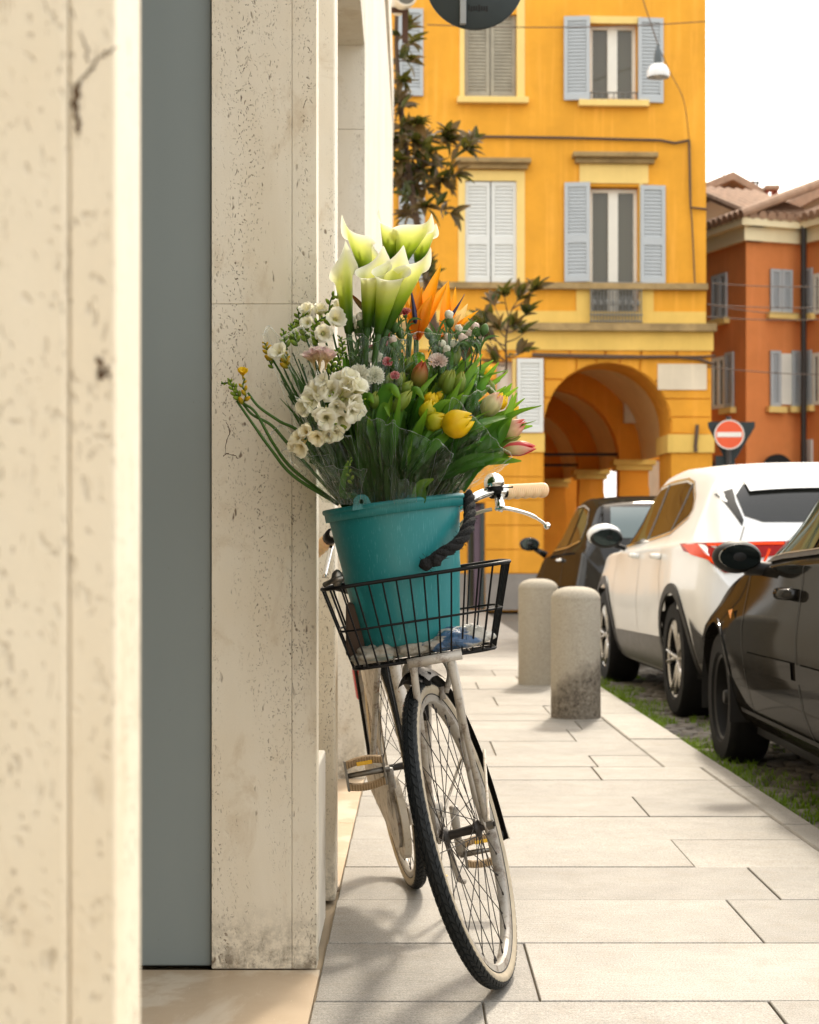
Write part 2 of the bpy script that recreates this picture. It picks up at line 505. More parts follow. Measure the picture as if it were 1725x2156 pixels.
for i in range(len(ky) - 1):
    ki = .27 if ky[i] >= 7.5 else .112
    q = [(kerbx(ky[i]) - ki, ky[i]), (kerbx(ky[i]), ky[i]), (kerbx(ky[i + 1]), ky[i + 1]), (kerbx(ky[i + 1]) - ki, ky[i + 1])]
    mb = MB(); slab_mesh(mb, q, rng.uniform(-.001, .0025), .003, .006)
    vs = mb.v
    mb.v = [(x, y, z if z > -.04 else -.12) for x, y, z in vs]
    part('kerb_stone', mb, M_kerb, pave)
# paving beyond the slabs one can tell apart
mb = MB()
yy = 13.4
while yy < 26:
    q = [(wallx(13.4) - .0 if yy < 15 else -6, yy), (kerbx(yy) - .0, yy), (kerbx(yy + .55), yy + .55), (wallx(13.4) if yy < 15 else -6, yy + .55)]
    slab_mesh(mb, q, rng.uniform(-.002, .001), .006, .004); yy += .55
part('distant_paving', mb, M_slab, pave, kind='stuff')
# cobbles along the kerb
cm = []
for s in range(5):
    mb = MB(); r2 = random.Random(s)
    mb.box(-.052, .052, -.048, .048, -.05, .016, bev=.016)
    mb.v = [(x + r2.uniform(-.008, .008), y + r2.uniform(-.008, .008), z + r2.uniform(-.006, .006)) for x, y, z in mb.v]
    cm.append(mb.mesh('cobble', M_cobble, True))
cnt = 0
yy = 5.5; row = 0
while yy < 13.2 and cnt < 296:
    for k in range(5 if yy < 10 else 4):
        if cnt >= 296: break
        o = link('cobble', cm[rng.randrange(5)], road)
        o.location = (kerbx(yy) + .085 + k * .118 + (row % 2) * .05 + rng.uniform(-.01, .01), yy + rng.uniform(-.012, .012), ROAD + rng.uniform(-.01, .004))
        o.rotation_euler = (rng.uniform(-.08, .08), rng.uniform(-.08, .08), rng.uniform(-.25, .25) + (math.pi if rng.random() < .5 else 0))
        o.scale = (rng.uniform(.9, 1.1), rng.uniform(.9, 1.15), 1)
        cnt += 1
    yy += .115; row += 1
mb = MB()
for yk in range(110):
    for xk in range(26):
        Yc = 3.0 + yk * .118; Xc = kerbx(Yc) + .085 + xk * .118 + (yk % 2) * .05
        if 5.45 < Yc < 12.6 and xk < 5: continue
        a, b = .052 * rng.uniform(.9, 1.08), .05 * rng.uniform(.9, 1.08); z = ROAD + rng.uniform(-.004, .016)
        vs = [(Xc - a, Yc - b, ROAD - .03), (Xc + a, Yc - b, ROAD - .03), (Xc + a, Yc + b, ROAD - .03), (Xc - a, Yc + b, ROAD - .03)]
        vs += [(Xc - a * .7, Yc - b * .7, z), (Xc + a * .7, Yc - b * .7, z), (Xc + a * .7, Yc + b * .7, z), (Xc - a * .7, Yc + b * .7, z)]
        mb.add(vs, [(4, 5, 6, 7), (0, 1, 5, 4), (1, 2, 6, 5), (2, 3, 7, 6), (3, 0, 4, 7)])
part('cobble_field', mb, M_cobble, road, True, kind='stuff')
# grass in the gutter
M_grass = petal_mat('grass_blade', [(0, (.07, .14, .008)), (1, (.24, .38, .02))], .5, .6)
mb = MB()
for i in range(12500):
    Y = 4.6 + 9.4 * rng.random()
    w = rng.random() ** 2.2
    if mnoise.noise(Vector((Y * 1.7, w * 2.0, 0))) < -.20 + w * .42: continue
    X = kerbx(Y) + .012 + w * .5
    h = rng.uniform(.02, .062) * (1.15 - .5 * w); a = rng.uniform(0, 6.28); wd = rng.uniform(.0018, .0036)
    lx, ly = math.cos(a) * h * .7, math.sin(a) * h * .7
    px, py = -math.sin(a) * wd, math.cos(a) * wd
    b0 = Vector((X, Y, ROAD - .004))
    vs = [b0 + Vector((px, py, 0)), b0 - Vector((px, py, 0)), b0 + Vector((lx * .4 - px * .8, ly * .4 - py * .8, h * .6)), b0 + Vector((lx * .4 + px * .8, ly * .4 + py * .8, h * .6)), b0 + Vector((lx, ly, h * .95))]
    mb.add(vs, [(0, 1, 2, 3), (3, 2, 4)], [.01, .01, .6, .6, 1])
tag(part('grass', mb, M_grass, kind='stuff'), 'bright green grass growing in the gutter along the kerb', 'grass')

# ------------------------------------------------------------------ travertine building on the left
TB = root('travertine_building', (-.3, 3.9, 0), 'pale travertine shop front with tall pilasters along the left side', 'building')
TOP = 4.6
def slab(x0, x1, y0, y1, z0, z1, mat=M_trav, bev=.004, name='stone_panel', **kw):
    m = MB(); m.box(x0, x1, y0, y1, z0, z1, bev)
    return part(name, m, mat, TB, **kw)
slab(-1.3, -.2458, 1.226, 1.345, -.02, TOP, M_trav_near, .0035)
slab(-.2452, -.2120, 1.232, 1.348, -.02, TOP, M_trav_near, .0022)
slab(-1.42, -1.3, 1.34, 7.2, -.02, TOP, M_dark, 0, 'back_wall')
# jagged crack and chips low in relief on the nearest pier
M_crack = plain('crack_dirt', (.10, .055, .025), .95, var=.4, vs=60)
def crack(pts, w, Y, seed):
    r_ = random.Random(seed); pts = [P(x, y, Y) for x, y in pts]; fine = []
    for a, b in zip(pts, pts[1:]):
        for k in range(6): fine.append(a.lerp(b, k / 6) + Vector((r_.uniform(-.0018, .0018), 0, r_.uniform(-.0015, .0015))))
    vs, fs = [], []
    for i, p in enumerate(fine):
        ww = w * r_.uniform(.25, 1.0) * (1 - abs(2 * i / len(fine) - 1) ** 4 * .8)
        d = (fine[min(i + 1, len(fine) - 1)] - fine[max(i - 1, 0)]).normalized(); nn = Vector((-d.z, 0, d.x))
        vs += [p + nn * ww, p - nn * ww]
    fs = [(2 * i, 2 * i + 1, 2 * i + 3, 2 * i + 2) for i in range(len(fine) - 1)]
    m = MB(); m.add(vs, fs); part('crack', m, M_crack, TB)
crack([(250, 97), (228, 108), (208, 122), (196, 140), (178, 160), (168, 172)], .0011, 1.2312, 1)
crack([(168, 170), (158, 190), (160, 225), (164, 262), (160, 284)], .0030, 1.2312, 2)
crack([(190, 140), (180, 100), (165, 60)], .0007, 1.2312, 3)
crack([(205, 745), (212, 780), (208, 805)], .0030, 1.2312, 4); crack([(222, 770), (228, 800)], .0022, 1.2312, 5)
crack([(470, 962), (478, 955), (497, 960), (503, 968)], .0016, 3.8996, 6); crack([(474, 955), (478, 930), (484, 905), (476, 885)], .0013, 3.8996, 7)
# grey metal panel
m = MB(); m.box(-1.3, -.4545, 3.918, 3.95, .0085, TOP, .003); part('metal_panel', m, M_panel, TB)
m = MB(); m.box(-1.3, -.4545, 3.930, 3.95, .004, .0082); part('panel_seal', m, M_dark, TB)
zj = 1.5225
for (xa, xb) in ((-.4515, -.2687), (-.2679, -.2120)):
    for (za, zb) in ((.006, zj - .0004), (zj + .0004, TOP)):
        slab(xa, xb, 3.90, 3.99, za, zb, M_trav, .0012)
m = MB(); m.box(-1.3, -.235, 3.952, 4.05, .004, TOP - .02); part('wall_core', m, M_mortar, TB)
slab(-1.3, -.40, 4.052, 4.668, .0, TOP, M_trav_far, 0, 'niche_wall')
slab(-.398, -.2185, 4.07, 4.45, 0, .44, M_plast_side, .006, 'plinth_block')
slab(-1.3, -.2035, 4.67, 4.85, 0, TOP, M_trav, .005)
slab(-.7, wallx(7), 4.852, 7.098, 3.05, TOP, M_trav_far, .004, 'lintel')
slab(-1.3, -.7, 4.852, 7.098, 0, TOP, M_trav_far, 0, 'doorway_wall')
m = MB(); m.box(-.47, -.46, 4.86, 7.09, 3.042, 3.06); part('lintel_seam', m, M_dark, TB)
for (ya, yb) in ((7.10, 9.4), (9.402, 12.2), (12.202, 14.9)):
    for (za, zb) in ((0, 1.35), (1.352, 2.7), (2.702, TOP)):
        m = MB(); m.prism([(-1.3, ya), (wallx(ya), ya), (wallx(yb), yb), (-1.3, yb)], za, zb, M=Matrix(((1, 0, 0, 0), (0, 0, 1, 0), (0, 1, 0, 0), (0, 0, 0, 1))))
        part('stone_panel', m, M_trav_far, TB)
m = MB(); m.box(-1.5, -.14, .8, 15.2, TOP, TOP + .5); part('cornice', m, M_trav_far, TB)
m = MB(); m.box(-5, -1.43, -3, 14.8, 0, 9); part('wall', m, M_trav_far, TB)
for (ya, yb) in ((1.352, 2.62), (2.622, 3.898), (4.852, 5.97), (5.972, 7.098)):
    m = MB(); m.prism([(-1.3, ya), (wallx(ya) - .002, ya), (wallx(yb) - .002, yb), (-1.3, yb)], -.02, .004, M=Matrix(((1, 0, 0, 0), (0, 0, 1, 0), (0, 1, 0, 0), (0, 0, 0, 1))))
    part('threshold', m, M_marble, TB)
# wall-mounted floodlight under the cornice, round traffic sign seen from behind
M_creampaint = plain('cream_paint', (.62, .54, .42), .5)
fl = root('wall_floodlight', P(850, 12, 14.2), 'cream cylindrical floodlight with dark lens at the top edge of the travertine wall', 'floodlight')
ax = frame(Vector((.16, -.93, -.02)))
m = MB(); m.lathe([(0, -.28), (.07, -.28), (.085, -.2), (.085, .05), (.10, .06), (.10, .12), (.085, .12), (.08, .09)], 20, m4(ax, P(850, -4, 14.25)))
part('housing', m, M_creampaint, fl, 35)
m = MB(); m.lathe([(0, .095), (.08, .095), (.08, .07)], 20, m4(ax, P(850, -4, 14.25))); part('lens', m, M_glass, fl)
a = P(852, 30, 14.3)
m = MB(); m.box(a.x - .02, a.x + .03, a.y, a.y + .04, a.z - .23, a.z + .1); m.box(wallx(14) - .12, a.x + .02, a.y + .005, a.y + .035, a.z + .02, a.z + .06)
part('bracket', m, plain('rusty_bracket', (.06, .025, .012), .8), fl)
M_signback = plain('sign_back', (.018, .026, .026), .55, .2)
sg = root('round_sign', P(1000, -43, 7.0), 'dark back of a round traffic sign cut by the top edge', 'sign')
c = P(1000, -43, 7.0)
D = m4(frame(Vector((0, -1, 0))), c)
m = MB(); m.lathe([(0, .004), (.198, .004), (.204, 0), (.204, -.012), (.198, -.016), (0, -.016)], 64, D); part('plate', m, M_signback, sg, 40)
m = MB(); m.box(c.x - .062, c.x - .036, c.y - .03, c.y - .006, c.z - .19, c.z + .19, .003); part('rail', m, plain('rail_grey', (.25, .25, .24), .45, .4), sg)
m = MB(); m.tube([c + Vector((-.049, -.02, .12)), Vector((wallx(7) - .1, c.y - .02, c.z + .12))], .02, 10); part('arm', m, M_signback, sg)
m = MB()
for k in range(8): m.box(c.x - .028 + k * .0105, c.x - .021 + k * .0105, c.y - .0062, c.y - .003, c.z - .128 - .004 * (k % 3 == 1), c.z - .110 + .005 * (k % 4 == 0))
part('stamped_mark', m, M_dark, sg)

# ------------------------------------------------------------------ yellow corner building with portico
AL = R(2.2)
YB0 = (2.0, 26.0)
def F(x, y):
    kx = (x - CX) / FPX; ta = math.tan(AL)
    Y = (YB0[1] - YB0[0] * ta) / (1 - kx * ta)
    return ((kx * Y - YB0[0]) / math.cos(AL), CAM_H + (HY - y) / FPX * Y)
def FU(x): return F(x, HY)[0]
def FZ(y): return F(1200, y)[1]
YB = root('corner_building', (YB0[0], YB0[1], 0), 'orange corner building with grey shutters and an arched portico', 'building', rz=AL)
def fbox(mb, x0, x1, y0, y1, d0, d1, bev=0):
    """box on the facade between photo positions; d is metres proud of the wall"""
    a, b = F(x0, y1), F(x1, y0)
    mb.box(a[0], b[0], -d1, -d0, a[1], b[1], bev); return mb
def ypart(name, mb, mat, parent=None, smooth=False, **kw):
    o = link(name, mb.mesh(name, mat, smooth), parent or YB); MW[o.name] = Matrix.Identity(4); return tag(o, **kw)
uL, uR = FU(560), FU(1487)
def cells(mb, u0, u1, z0, z1, holes, ya, yb):
    us = sorted({u0, u1} | {max(u0, min(u1, h[i])) for h in holes for i in (0, 1)})
    zs = sorted({z0, z1} | {max(z0, min(z1, h[i])) for h in holes for i in (2, 3)})
    for i in range(len(us) - 1):
        for j in range(len(zs) - 1):
            cu, cz = (us[i] + us[i + 1]) / 2, (zs[j] + zs[j + 1]) / 2
            if any(h[0] < cu < h[1] and h[2] < cz < h[3] for h in holes): continue
            mb.box(us[i], us[i + 1], ya, yb, zs[j], zs[j + 1])
def hole(x0, x1, y0, y1):
    a, b = F(x0, y1), F(x1, y0); return (a[0], b[0], a[1], b[1])
z_gf = FZ(735)
holes = [hole(1243, 1342, 50, 210), hole(1243, 1345, 393, 679), hole(978, 1088, 380, 597), hole(978, 1088, 30, 207), hole(700, 812, 380, 597), hole(700, 812, 30, 207)]
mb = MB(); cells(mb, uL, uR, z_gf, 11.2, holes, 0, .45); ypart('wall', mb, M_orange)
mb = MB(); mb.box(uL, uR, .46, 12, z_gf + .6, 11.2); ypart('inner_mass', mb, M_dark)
# ground floor wall with arch
ac, az, ar = FU(1279), FZ(898), (FU(1412) - FU(1145)) / 2
jl, jr = ac - ar, ac + ar
GT = .95
mb = MB()
cells(mb, uL, jl, -.02, z_gf, [hole(985, 1021, 1058, 1284), hole(1046, 1080, 760, 913)], 0, GT)
mb.box(jr, uR + .08, 0, GT, -.02, az)
N = 28
for k in range(N):
    a0, a1 = math.pi - math.pi * k / N, math.pi - math.pi * (k + 1) / N
    mb.prism([(ac + ar * math.cos(a0), az + ar * math.sin(a0)), (ac + ar * math.cos(a1), az + ar * math.sin(a1)), (ac + ar * math.cos(a1), z_gf), (ac + ar * math.cos(a0), z_gf)], GT, 0)
mb.box(jr, uR + .08, 0, GT, az, z_gf)
ypart('portico_wall', mb, M_block)
def Z1(x, y): return F((2050 + .5217 * x) / 1.9, (1400 + .5217 * y) / 1.9)
def arcpts(a0, a1, n=6):
    return [(ac + (ar + .004) * math.cos(R(lerp(a0, a1, i / n))), az + (ar + .004) * math.sin(R(lerp(a0, a1, i / n)))) for i in range(n + 1)]
def stone(poly):
    c = (sum(p[0] for p in poly) / len(poly), sum(p[1] for p in poly) / len(poly))
    q = []
    for p in poly:
        d = Vector((p[0] - c[0], p[1] - c[1])); L = d.length
        q.append((c[0] + d.x * (1 - .018 / L), c[1] + d.y * (1 - .018 / L)))
    mb = MB(); mb.prism(q, -.028, -.0005); ypart('stone_block', mb, M_block)
def angle_of(x, y):
    u, z = Z1(x, y); return math.degrees(math.atan2(z - az, u - ac))
A = [angle_of(250, 560), angle_of(340, 392), angle_of(435, 300), angle_of(545, 260), angle_of(665, 232), angle_of(795, 235), angle_of(915, 265), angle_of(1030, 320), angle_of(1110, 415), angle_of(1180, 515), angle_of(1213, 640)]
zp = lambda l: [Z1(*p) for p in l]
stone(zp([(640, 65), (825, 65)]) + arcpts(A[5], A[4]))
stone(zp([(490, 65), (640, 65)]) + arcpts(A[4], A[3]))
stone(zp([(240, 222), (240, 68), (488, 68)]) + arcpts(A[3], A[2]) + zp([(380, 228)]))
stone(zp([(240, 365), (240, 226), (378, 232)]) + arcpts(A[2], A[1]) + zp([(300, 366)]))
stone(zp([(240, 590), (240, 370), (298, 370)]) + arcpts(A[1], A[0]))
stone(zp([(827, 65), (985, 65), (975, 110)]) + arcpts(A[6], A[5]))
stone(zp([(987, 65), (1530, 65), (1530, 240), (1090, 240)]) + arcpts(A[7], A[6]) + zp([(977, 110)]))
stone(zp([(1092, 243), (1530, 243), (1530, 375), (1150, 375)]) + arcpts(A[8], A[7]))
stone(zp([(1152, 378), (1530, 378), (1530, 515), (1182, 515)]) + arcpts(A[9], A[8]))
stone(zp([(1184, 518), (1530, 518), (1530, 648)]) + arcpts(A[10], A[9]))
for (xa, xb, ys) in ((1021, 1144, [951, 1004, 1053, 1106, 1157, 1207]), (1021, 1044, [740, 800, 860, 912]), (600, 984, [951, 1004, 1053, 1106, 1157, 1207]), (600, 760, [740, 800, 860, 912]), (762, 984, [740, 800, 860, 912]), (1411, 1501, [953, 1010, 1066, 1120, 1175, 1207])):
    for i in range(len(ys) - 1):
        a, b = F(xa, ys[i + 1]), F(xb, ys[i])
        stone([(a[0], a[1]), (b[0], a[1]), (b[0], b[1]), (a[0], b[1])])
for xa, xb in ((1085, 1144),):
    a, b = F(xa, 752), F(xb, 700)
for x in range(600, 1500, 75):
    a, b = F(x, 754), F(x + 74, 737)
    stone([(a[0], a[1]), (b[0], a[1]), (b[0], b[1]), (a[0], b[1])])
# trim
for (x0, x1, y0, y1, d0, d1, mt, nm) in (
    (560, 1146, 913, 951, 0, .06, M_yellow, 'impost'), (1386 + 24, 1503, 915, 953, 0, .06, M_yellow, 'impost'),
    (560, 1501, 695, 735, 0, .05, M_yellow, 'fascia'), (560, 1505, 684, 695, 0, .16, M_ledge, 'cornice'),
    (560, 1486, 657, 683.5, .0, .035, M_yellow, 'band'), (560, 1488, 599, 606.5, 0, .12, M_ledge, 'string_course'),
    (1213, 1242, 607, 656, 0, .03, M_yellow, 'pedestal'), (1346, 1376, 607, 656, 0, .03, M_yellow, 'pedestal'),
    (560, 984, 1208, 1284, 0, .05, M_grayplinth, 'plinth'), (1022, 1144, 1208, 1284, 0, .05, M_grayplinth, 'plinth'), (1411, 1503, 1208, 1284, 0, .05, M_grayplinth, 'plinth'),
    (1384, 1487, 767, 821, .028, .05, M_plaque, 'plaque')):
    mb = MB(); fbox(mb, x0, x1, y0, y1, d0, d1); ypart(nm, mb, mt)
# impost returns on the jambs
mb = MB(); a, b = F(1412, 953), F(1412, 915)
mb.box(jr - .05, jr + .02, -.06, GT, a[1], b[1]); ypart('impost', mb, M_yellow)
def shutter(x0, x1, y0, y1, mt, d=.03, yaw=0.0, mid=None, parent=None):
    a, b = F(x0, y1), F(x1, y0)
    w, h = b[0] - a[0], b[1] - a[1]
    s = .055
    mb = MB()
    M = Matrix.Translation((a[0], -d, a[1])) @ Matrix.Rotation(yaw, 4, 'Z')
    mb.box(0, s, -.035, 0, 0, h, 0, M); mb.box(w - s, w, -.035, 0, 0, h, 0, M)
    mb.box(s, w - s, -.035, 0, 0, .09, 0, M); mb.box(s, w - s, -.035, 0, h - .07, h, 0, M)
    zs = [(.09, h - .07)]
    if mid:
        zm = h * (1 - mid); mb.box(s, w - s, -.035, 0, zm - .06, zm + .06, 0, M); zs = [(.09, zm - .06), (zm + .06, h - .07)]
    o = ypart('shutter', mb, mt, parent)
    lm = MB()
    for (z0, z1) in zs:
        k = max(3, int((z1 - z0) / .052)); st = (z1 - z0) / k
        for i in range(k):
            z = z0 + i * st
            lm.add([M @ Vector(p) for p in ((s, -.028, z + .004), (w - s, -.028, z + .004), (w - s, -.008, z + st), (s, -.008, z + st), (s, -.022, z + .0), (w - s, -.022, z + .0), (w - s, -.002, z + st - .004), (s, -.002, z + st - .004))],
                   [(0, 1, 2, 3), (7, 6, 5, 4), (0, 4, 5, 1), (3, 2, 6, 7)])
    lm.box(s, w - s, -.0015, 0, .09, h - .07, 0, M)
    ypart('louvres', lm, mt, o)
    return o
def casement(x0, x1, y0, y1, panes=2, back=.18, bars=0):
    a, b = F(x0, y1), F(x1, y0)
    w = b[0] - a[0]; t = .055
    fm = MB(); fm.box(a[0], a[0] + t, back - .03, back + .04, a[1], b[1]); fm.box(b[0] - t, b[0], back - .03, back + .04, a[1], b[1])
    fm.box(a[0] + t, b[0] - t, back - .03, back + .04, b[1] - t, b[1]); fm.box(a[0] + t, b[0] - t, back - .03, back + .04, a[1], a[1] + t)
    um = (a[0] + b[0]) / 2
    fm.box(um - .075, um + .075, back - .045, back + .03, a[1] + t, b[1] - t)
    o = ypart('window', fm, M_frame)
    for (p, q) in ((a[0] + t, um - .075), (um + .075, b[0] - t)):
        gm_ = MB(); gm_.box(p, q, back, back + .012, a[1] + t, b[1] - t); ypart('pane', gm_, M_glass, o)
    cm_ = MB()
    for (p, q) in ((a[0] + t, um - .075), (um + .075, b[0] - t)):
        pass
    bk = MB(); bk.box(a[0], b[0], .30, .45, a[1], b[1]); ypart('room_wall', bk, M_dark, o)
    return o
# top floor
for (x0, x1) in ((968, 978), (1088, 1105)):
    mb = MB(); fbox(mb, x0, x1, -80, 207, 0, .02); ypart('surround', mb, M_cream)
for (x0, x1, y0, y1) in ((962, 1112, 207.5, 219), (1217, 1365, 214, 226), (690, 850, 207.5, 219)):
    mb = MB(); fbox(mb, x0, x1, y0, y1, 0, .12, .01); ypart('sill', mb, M_cream)
shutter(979, 1032, -60, 206, M_shutb, -.10); shutter(1034, 1087, -60, 206, M_shutb, -.10)
mb = MB(); fbox(mb, 1226, 1350, 36, 49.5, 0, .03); ypart('lintel', mb, M_cream)
casement(1243, 1342, 50, 210)
shutter(1187, 1241, 38, 213, M_shut, .04, R(-7)); shutter(1342.5, 1396, 40, 217, M_shut, .04, R(4))
shutter(838, 891, 20, 203, M_shut, .04, R(3)); shutter(840, 894, 385, 596, M_shut, .04, R(3))
mb = MB(); a, b = F(1243, 210), F(1342, 196)
for k in range(9):
    u = lerp(a[0], b[0], k / 8); mb.tube([(u, -.01, a[1]), (u, -.01, b[1])], .009, 6)
mb.tube([(a[0], -.01, b[1]), (b[0], -.01, b[1])], .012, 6); ypart('rail', mb, M_iron)
# middle floor
for (x0, x1, y0, y1, d) in ((965, 979.5, 360, 598, .02), (1088, 1105, 360, 598, .02), (979.5, 1088, 360, 380.5, .02), (1220, 1365, 346, 386, .03), (1234, 1242.5, 386, 598, .02), (1345.5, 1354, 386, 598, .02)):
    mb = MB(); fbox(mb, x0, x1, y0, y1, 0, d); ypart('surround', mb, M_cream)
for (x0, x1, y0, y1) in ((958, 1116, 338, 357), (1204, 1382, 326, 345.5)):
    mb = MB(); fbox(mb, x0, x1, y0, y0 + 9, 0, .20, .015); fbox(mb, x0 + 6, x1 - 6, y0 + 9.2, y1, 0, .11, .01); ypart('hood', mb, M_ledge)
shutter(979, 1032.5, 382, 596, M_shutw, -.05, 0, .58); shutter(1035, 1088, 382, 596, M_shutw, -.05, 0, .58)
casement(1243, 1345, 395, 679)
shutter(1188, 1241, 387, 595, M_shut, .05, R(-9), .57); shutter(1347, 1400, 392, 598, M_shut, .05, R(5), .57)
mb = MB(); a, b = F(1243, 681), F(1348, 598)
for k in range(17):
    u = lerp(a[0], b[0], k / 16)
    mb.tube([(u, -.10, a[1]), (u, -.10, b[1])], .010, 6)
    if k % 2: mb.lathe([(.008, 0), (.026, .03), (.026, .08), (.008, .11)], 8, Matrix.Translation((u, -.10, (a[1] + b[1]) / 2 - .06)))
for z in (a[1] + .02, a[1] + .12, b[1] - .1, b[1]):
    mb.tube([(a[0] - .02, -.10, z), (b[0] + .02, -.10, z)], .013, 6)
for u in (a[0], b[0]): mb.tube([(u, -.10, b[1]), (u, .05, b[1])], .012, 6); mb.tube([(u, -.10, a[1] + .02), (u, .05, a[1] + .02)], .012, 6)
ypart('balcony_rail', mb, M_iron)
# ground floor: white leaf, small window, shop door
shutter(1088, 1143, 756, 911, M_shutw, .05)
casement(1046, 1080, 760, 913)
mb = MB(); fbox(mb, 1079, 1086, 756, 913, 0, .04); ypart('surround', mb, M_cream)
mb = MB(); fbox(mb, 985, 990, 1060, 1283, -.2, -.05); fbox(mb, 1013, 1021, 1060, 1283, -.2, -.02); ypart('shop_frame', mb, M_greenframe)
mb = MB(); fbox(mb, 990, 1000, 1060, 1283, -.24, -.2); ypart('shop_glass', mb, M_glass)
mb = MB(); fbox(mb, 1000, 1013, 1060, 1283, -.22, -.16); ypart('shop_door', mb, M_purple)
# cables clipped on the facade
def cable(pts, r=.014, d=.05):
    mb = MB(); mb.tube([(F(x, y)[0], -d, F(x, y)[1]) for x, y in pts], r, 6); return ypart('cable', mb, M_cable)
cable([(830, 287), (1000, 289), (1200, 292), (1390, 297), (1420, 303), (1450, 297)], .022)
cable([(1450, 297), (1452, 400), (1453, 438), (1487, 442)], .02); cable([(1453, 438), (1456, 470), (1462, 600)], .012)
cable([(1120, 747), (1250, 750), (1350, 752), (1420, 752), (1470, 757), (1502, 768)], .024, .07); cable([(1120, 750), (1300, 754), (1480, 752), (1503, 750)], .018, .08)
cable([(1466, 895), (1462, 940), (1463, 952)], .03, .09)
# portico interior: transverse arches on piers, vault, walls
piers = [(29.0, 1305, 1366, 968), (32.9, 1220, 1272, 989), (37.2, 1146, 1191, 1008)]
px_prev = None
vz = None
for (Yp, xa, xb, yc) in piers:
    X0, X1 = (xa - CX) / FPX * Yp, (xb - CX) / FPX * Yp
    zc = CAM_H + (HY - yc) / FPX * Yp
    rr = 1.22
    acx = X0 - rr
    zb = zc - .18
    mb = MB(); mb.box(X0, X1, Yp, Yp + .5, -.02, zb); part('pier', mb, M_inner, YB)
    for q in range(6):
        z0 = .3 + q * .42
        if z0 + .4 < zb:
            mb = MB(); mb.box(X0 - .012, X1 + .012, Yp - .015, Yp - .001, z0 + .012, z0 + .41); part('stone_block', mb, M_inner, YB)
    mb = MB(); mb.box(X0 - .06, X1 + .06, Yp - .06, Yp + .56, zb, zb + .09); mb.box(X0 - .11, X1 + .11, Yp - .11, Yp + .6, zb + .091, zc); part('capital', mb, M_yellow, YB)
    mb = MB(); mb.box(X0 + .001, X1 + .6, Yp + .04, Yp + .46, zc + .001, 4.6)
    for k in range(20):
        a0, a1 = math.pi * k / 20, math.pi * (k + 1) / 20
        mb.prism([(acx + rr * math.cos(a0), zc + rr * math.sin(a0)), (acx + rr * math.cos(a1), zc + rr * math.sin(a1)), (acx + rr * math.cos(a1), 4.6), (acx + rr * math.cos(a0), 4.6)], Yp + .46, Yp + .04)
    part('transverse_arch', mb, M_inner, YB)
    mb = MB(); mb.tube([(X0 - 2.4, Yp + .2, zc + .1), (X0 + .1, Yp + .2, zc + .1)], .03, 6); part('tie_rod', mb, M_pipe, YB)
    mb = MB(); mb.box(X1 + .62, X1 + .66, Yp - .3, Yp + 1.2, 0, .1); 
# vault
mb = MB()
def vault(u, v):
    Yv = 26.9 + u * 14; cxv = 3.80 - 1.28 - (Yv - 29) * .072; a = math.pi * v
    return Vector((cxv + 1.42 * math.cos(a), Yv, 2.42 + 1.55 * math.sin(a)))
mb.grid(vault, 14, 20); part('vault', mb, M_vault, YB, True)
mb = MB(); mb.prism([(.6, 26.95), (1.15, 26.95), (.2, 41), (-.5, 41)], 0, 4.3, M=Matrix(((1, 0, 0, 0), (0, 0, 1, 0), (0, 1, 0, 0), (0, 0, 0, 1)))); part('inner_wall', mb, M_inner, YB)
mb = MB(); mb.box(-.6, 4.5, 41, 41.3, 0, 4.6); part('end_wall', mb, M_inner, YB)
mb = MB(); mb.prism([(.5, 26.9), (4.4, 26.9), (3.2, 41), (-.6, 41)], -.02, .03, M=Matrix(((1, 0, 0, 0), (0, 0, 1, 0), (0, 1, 0, 0), (0, 0, 0, 1)))); part('portico_floor', mb, M_slab, YB)
mb = MB(); mb.box(3.62, 3.9, 28.83, 28.95, 3.05, 3.5, .01); part('meter_box', mb, M_creampaint, YB)
# ------------------------------------------------------------------ red building and the roofs behind it
M_rbcream = plaster('pale_cornice', (.88, .74, .46), .1, .2)
def W(x, Y): return ((x - CX) / FPX * Y, Y)
RB = root('red_building', (W(1571, 32)[0], 32, 0), 'terracotta red building with yellow cornice and tiled roof at right', 'building')
A0, K1, K2, C1 = Vector(W(1455, 34.0)), Vector(W(1571, 32)), Vector(W(1690, 32.4)), Vector(W(1790, 31.2))
zc0 = CAM_H + (HY - 508) / FPX * 32
def wallseg(p, q, z0, z1, out0, out1, mt, name, mb=None):
    d = (q - p).normalized(); nrm = Vector((d.y, -d.x))
    own = mb is None
    if own: mb = MB()
    vs = []
    for z in (z0, z1):
        for (pp, o) in ((p, out0), (q, out0), (q, out1), (p, out1)):
            r_ = pp + nrm * o; vs.append((r_.x, r_.y, z))
    mb.add(vs, [(0, 1, 2, 3), (7, 6, 5, 4), (0, 4, 5, 1), (1, 5, 6, 2), (2, 6, 7, 3), (3, 7, 4, 0)])
    if own: return part(name, mb, mt, RB)
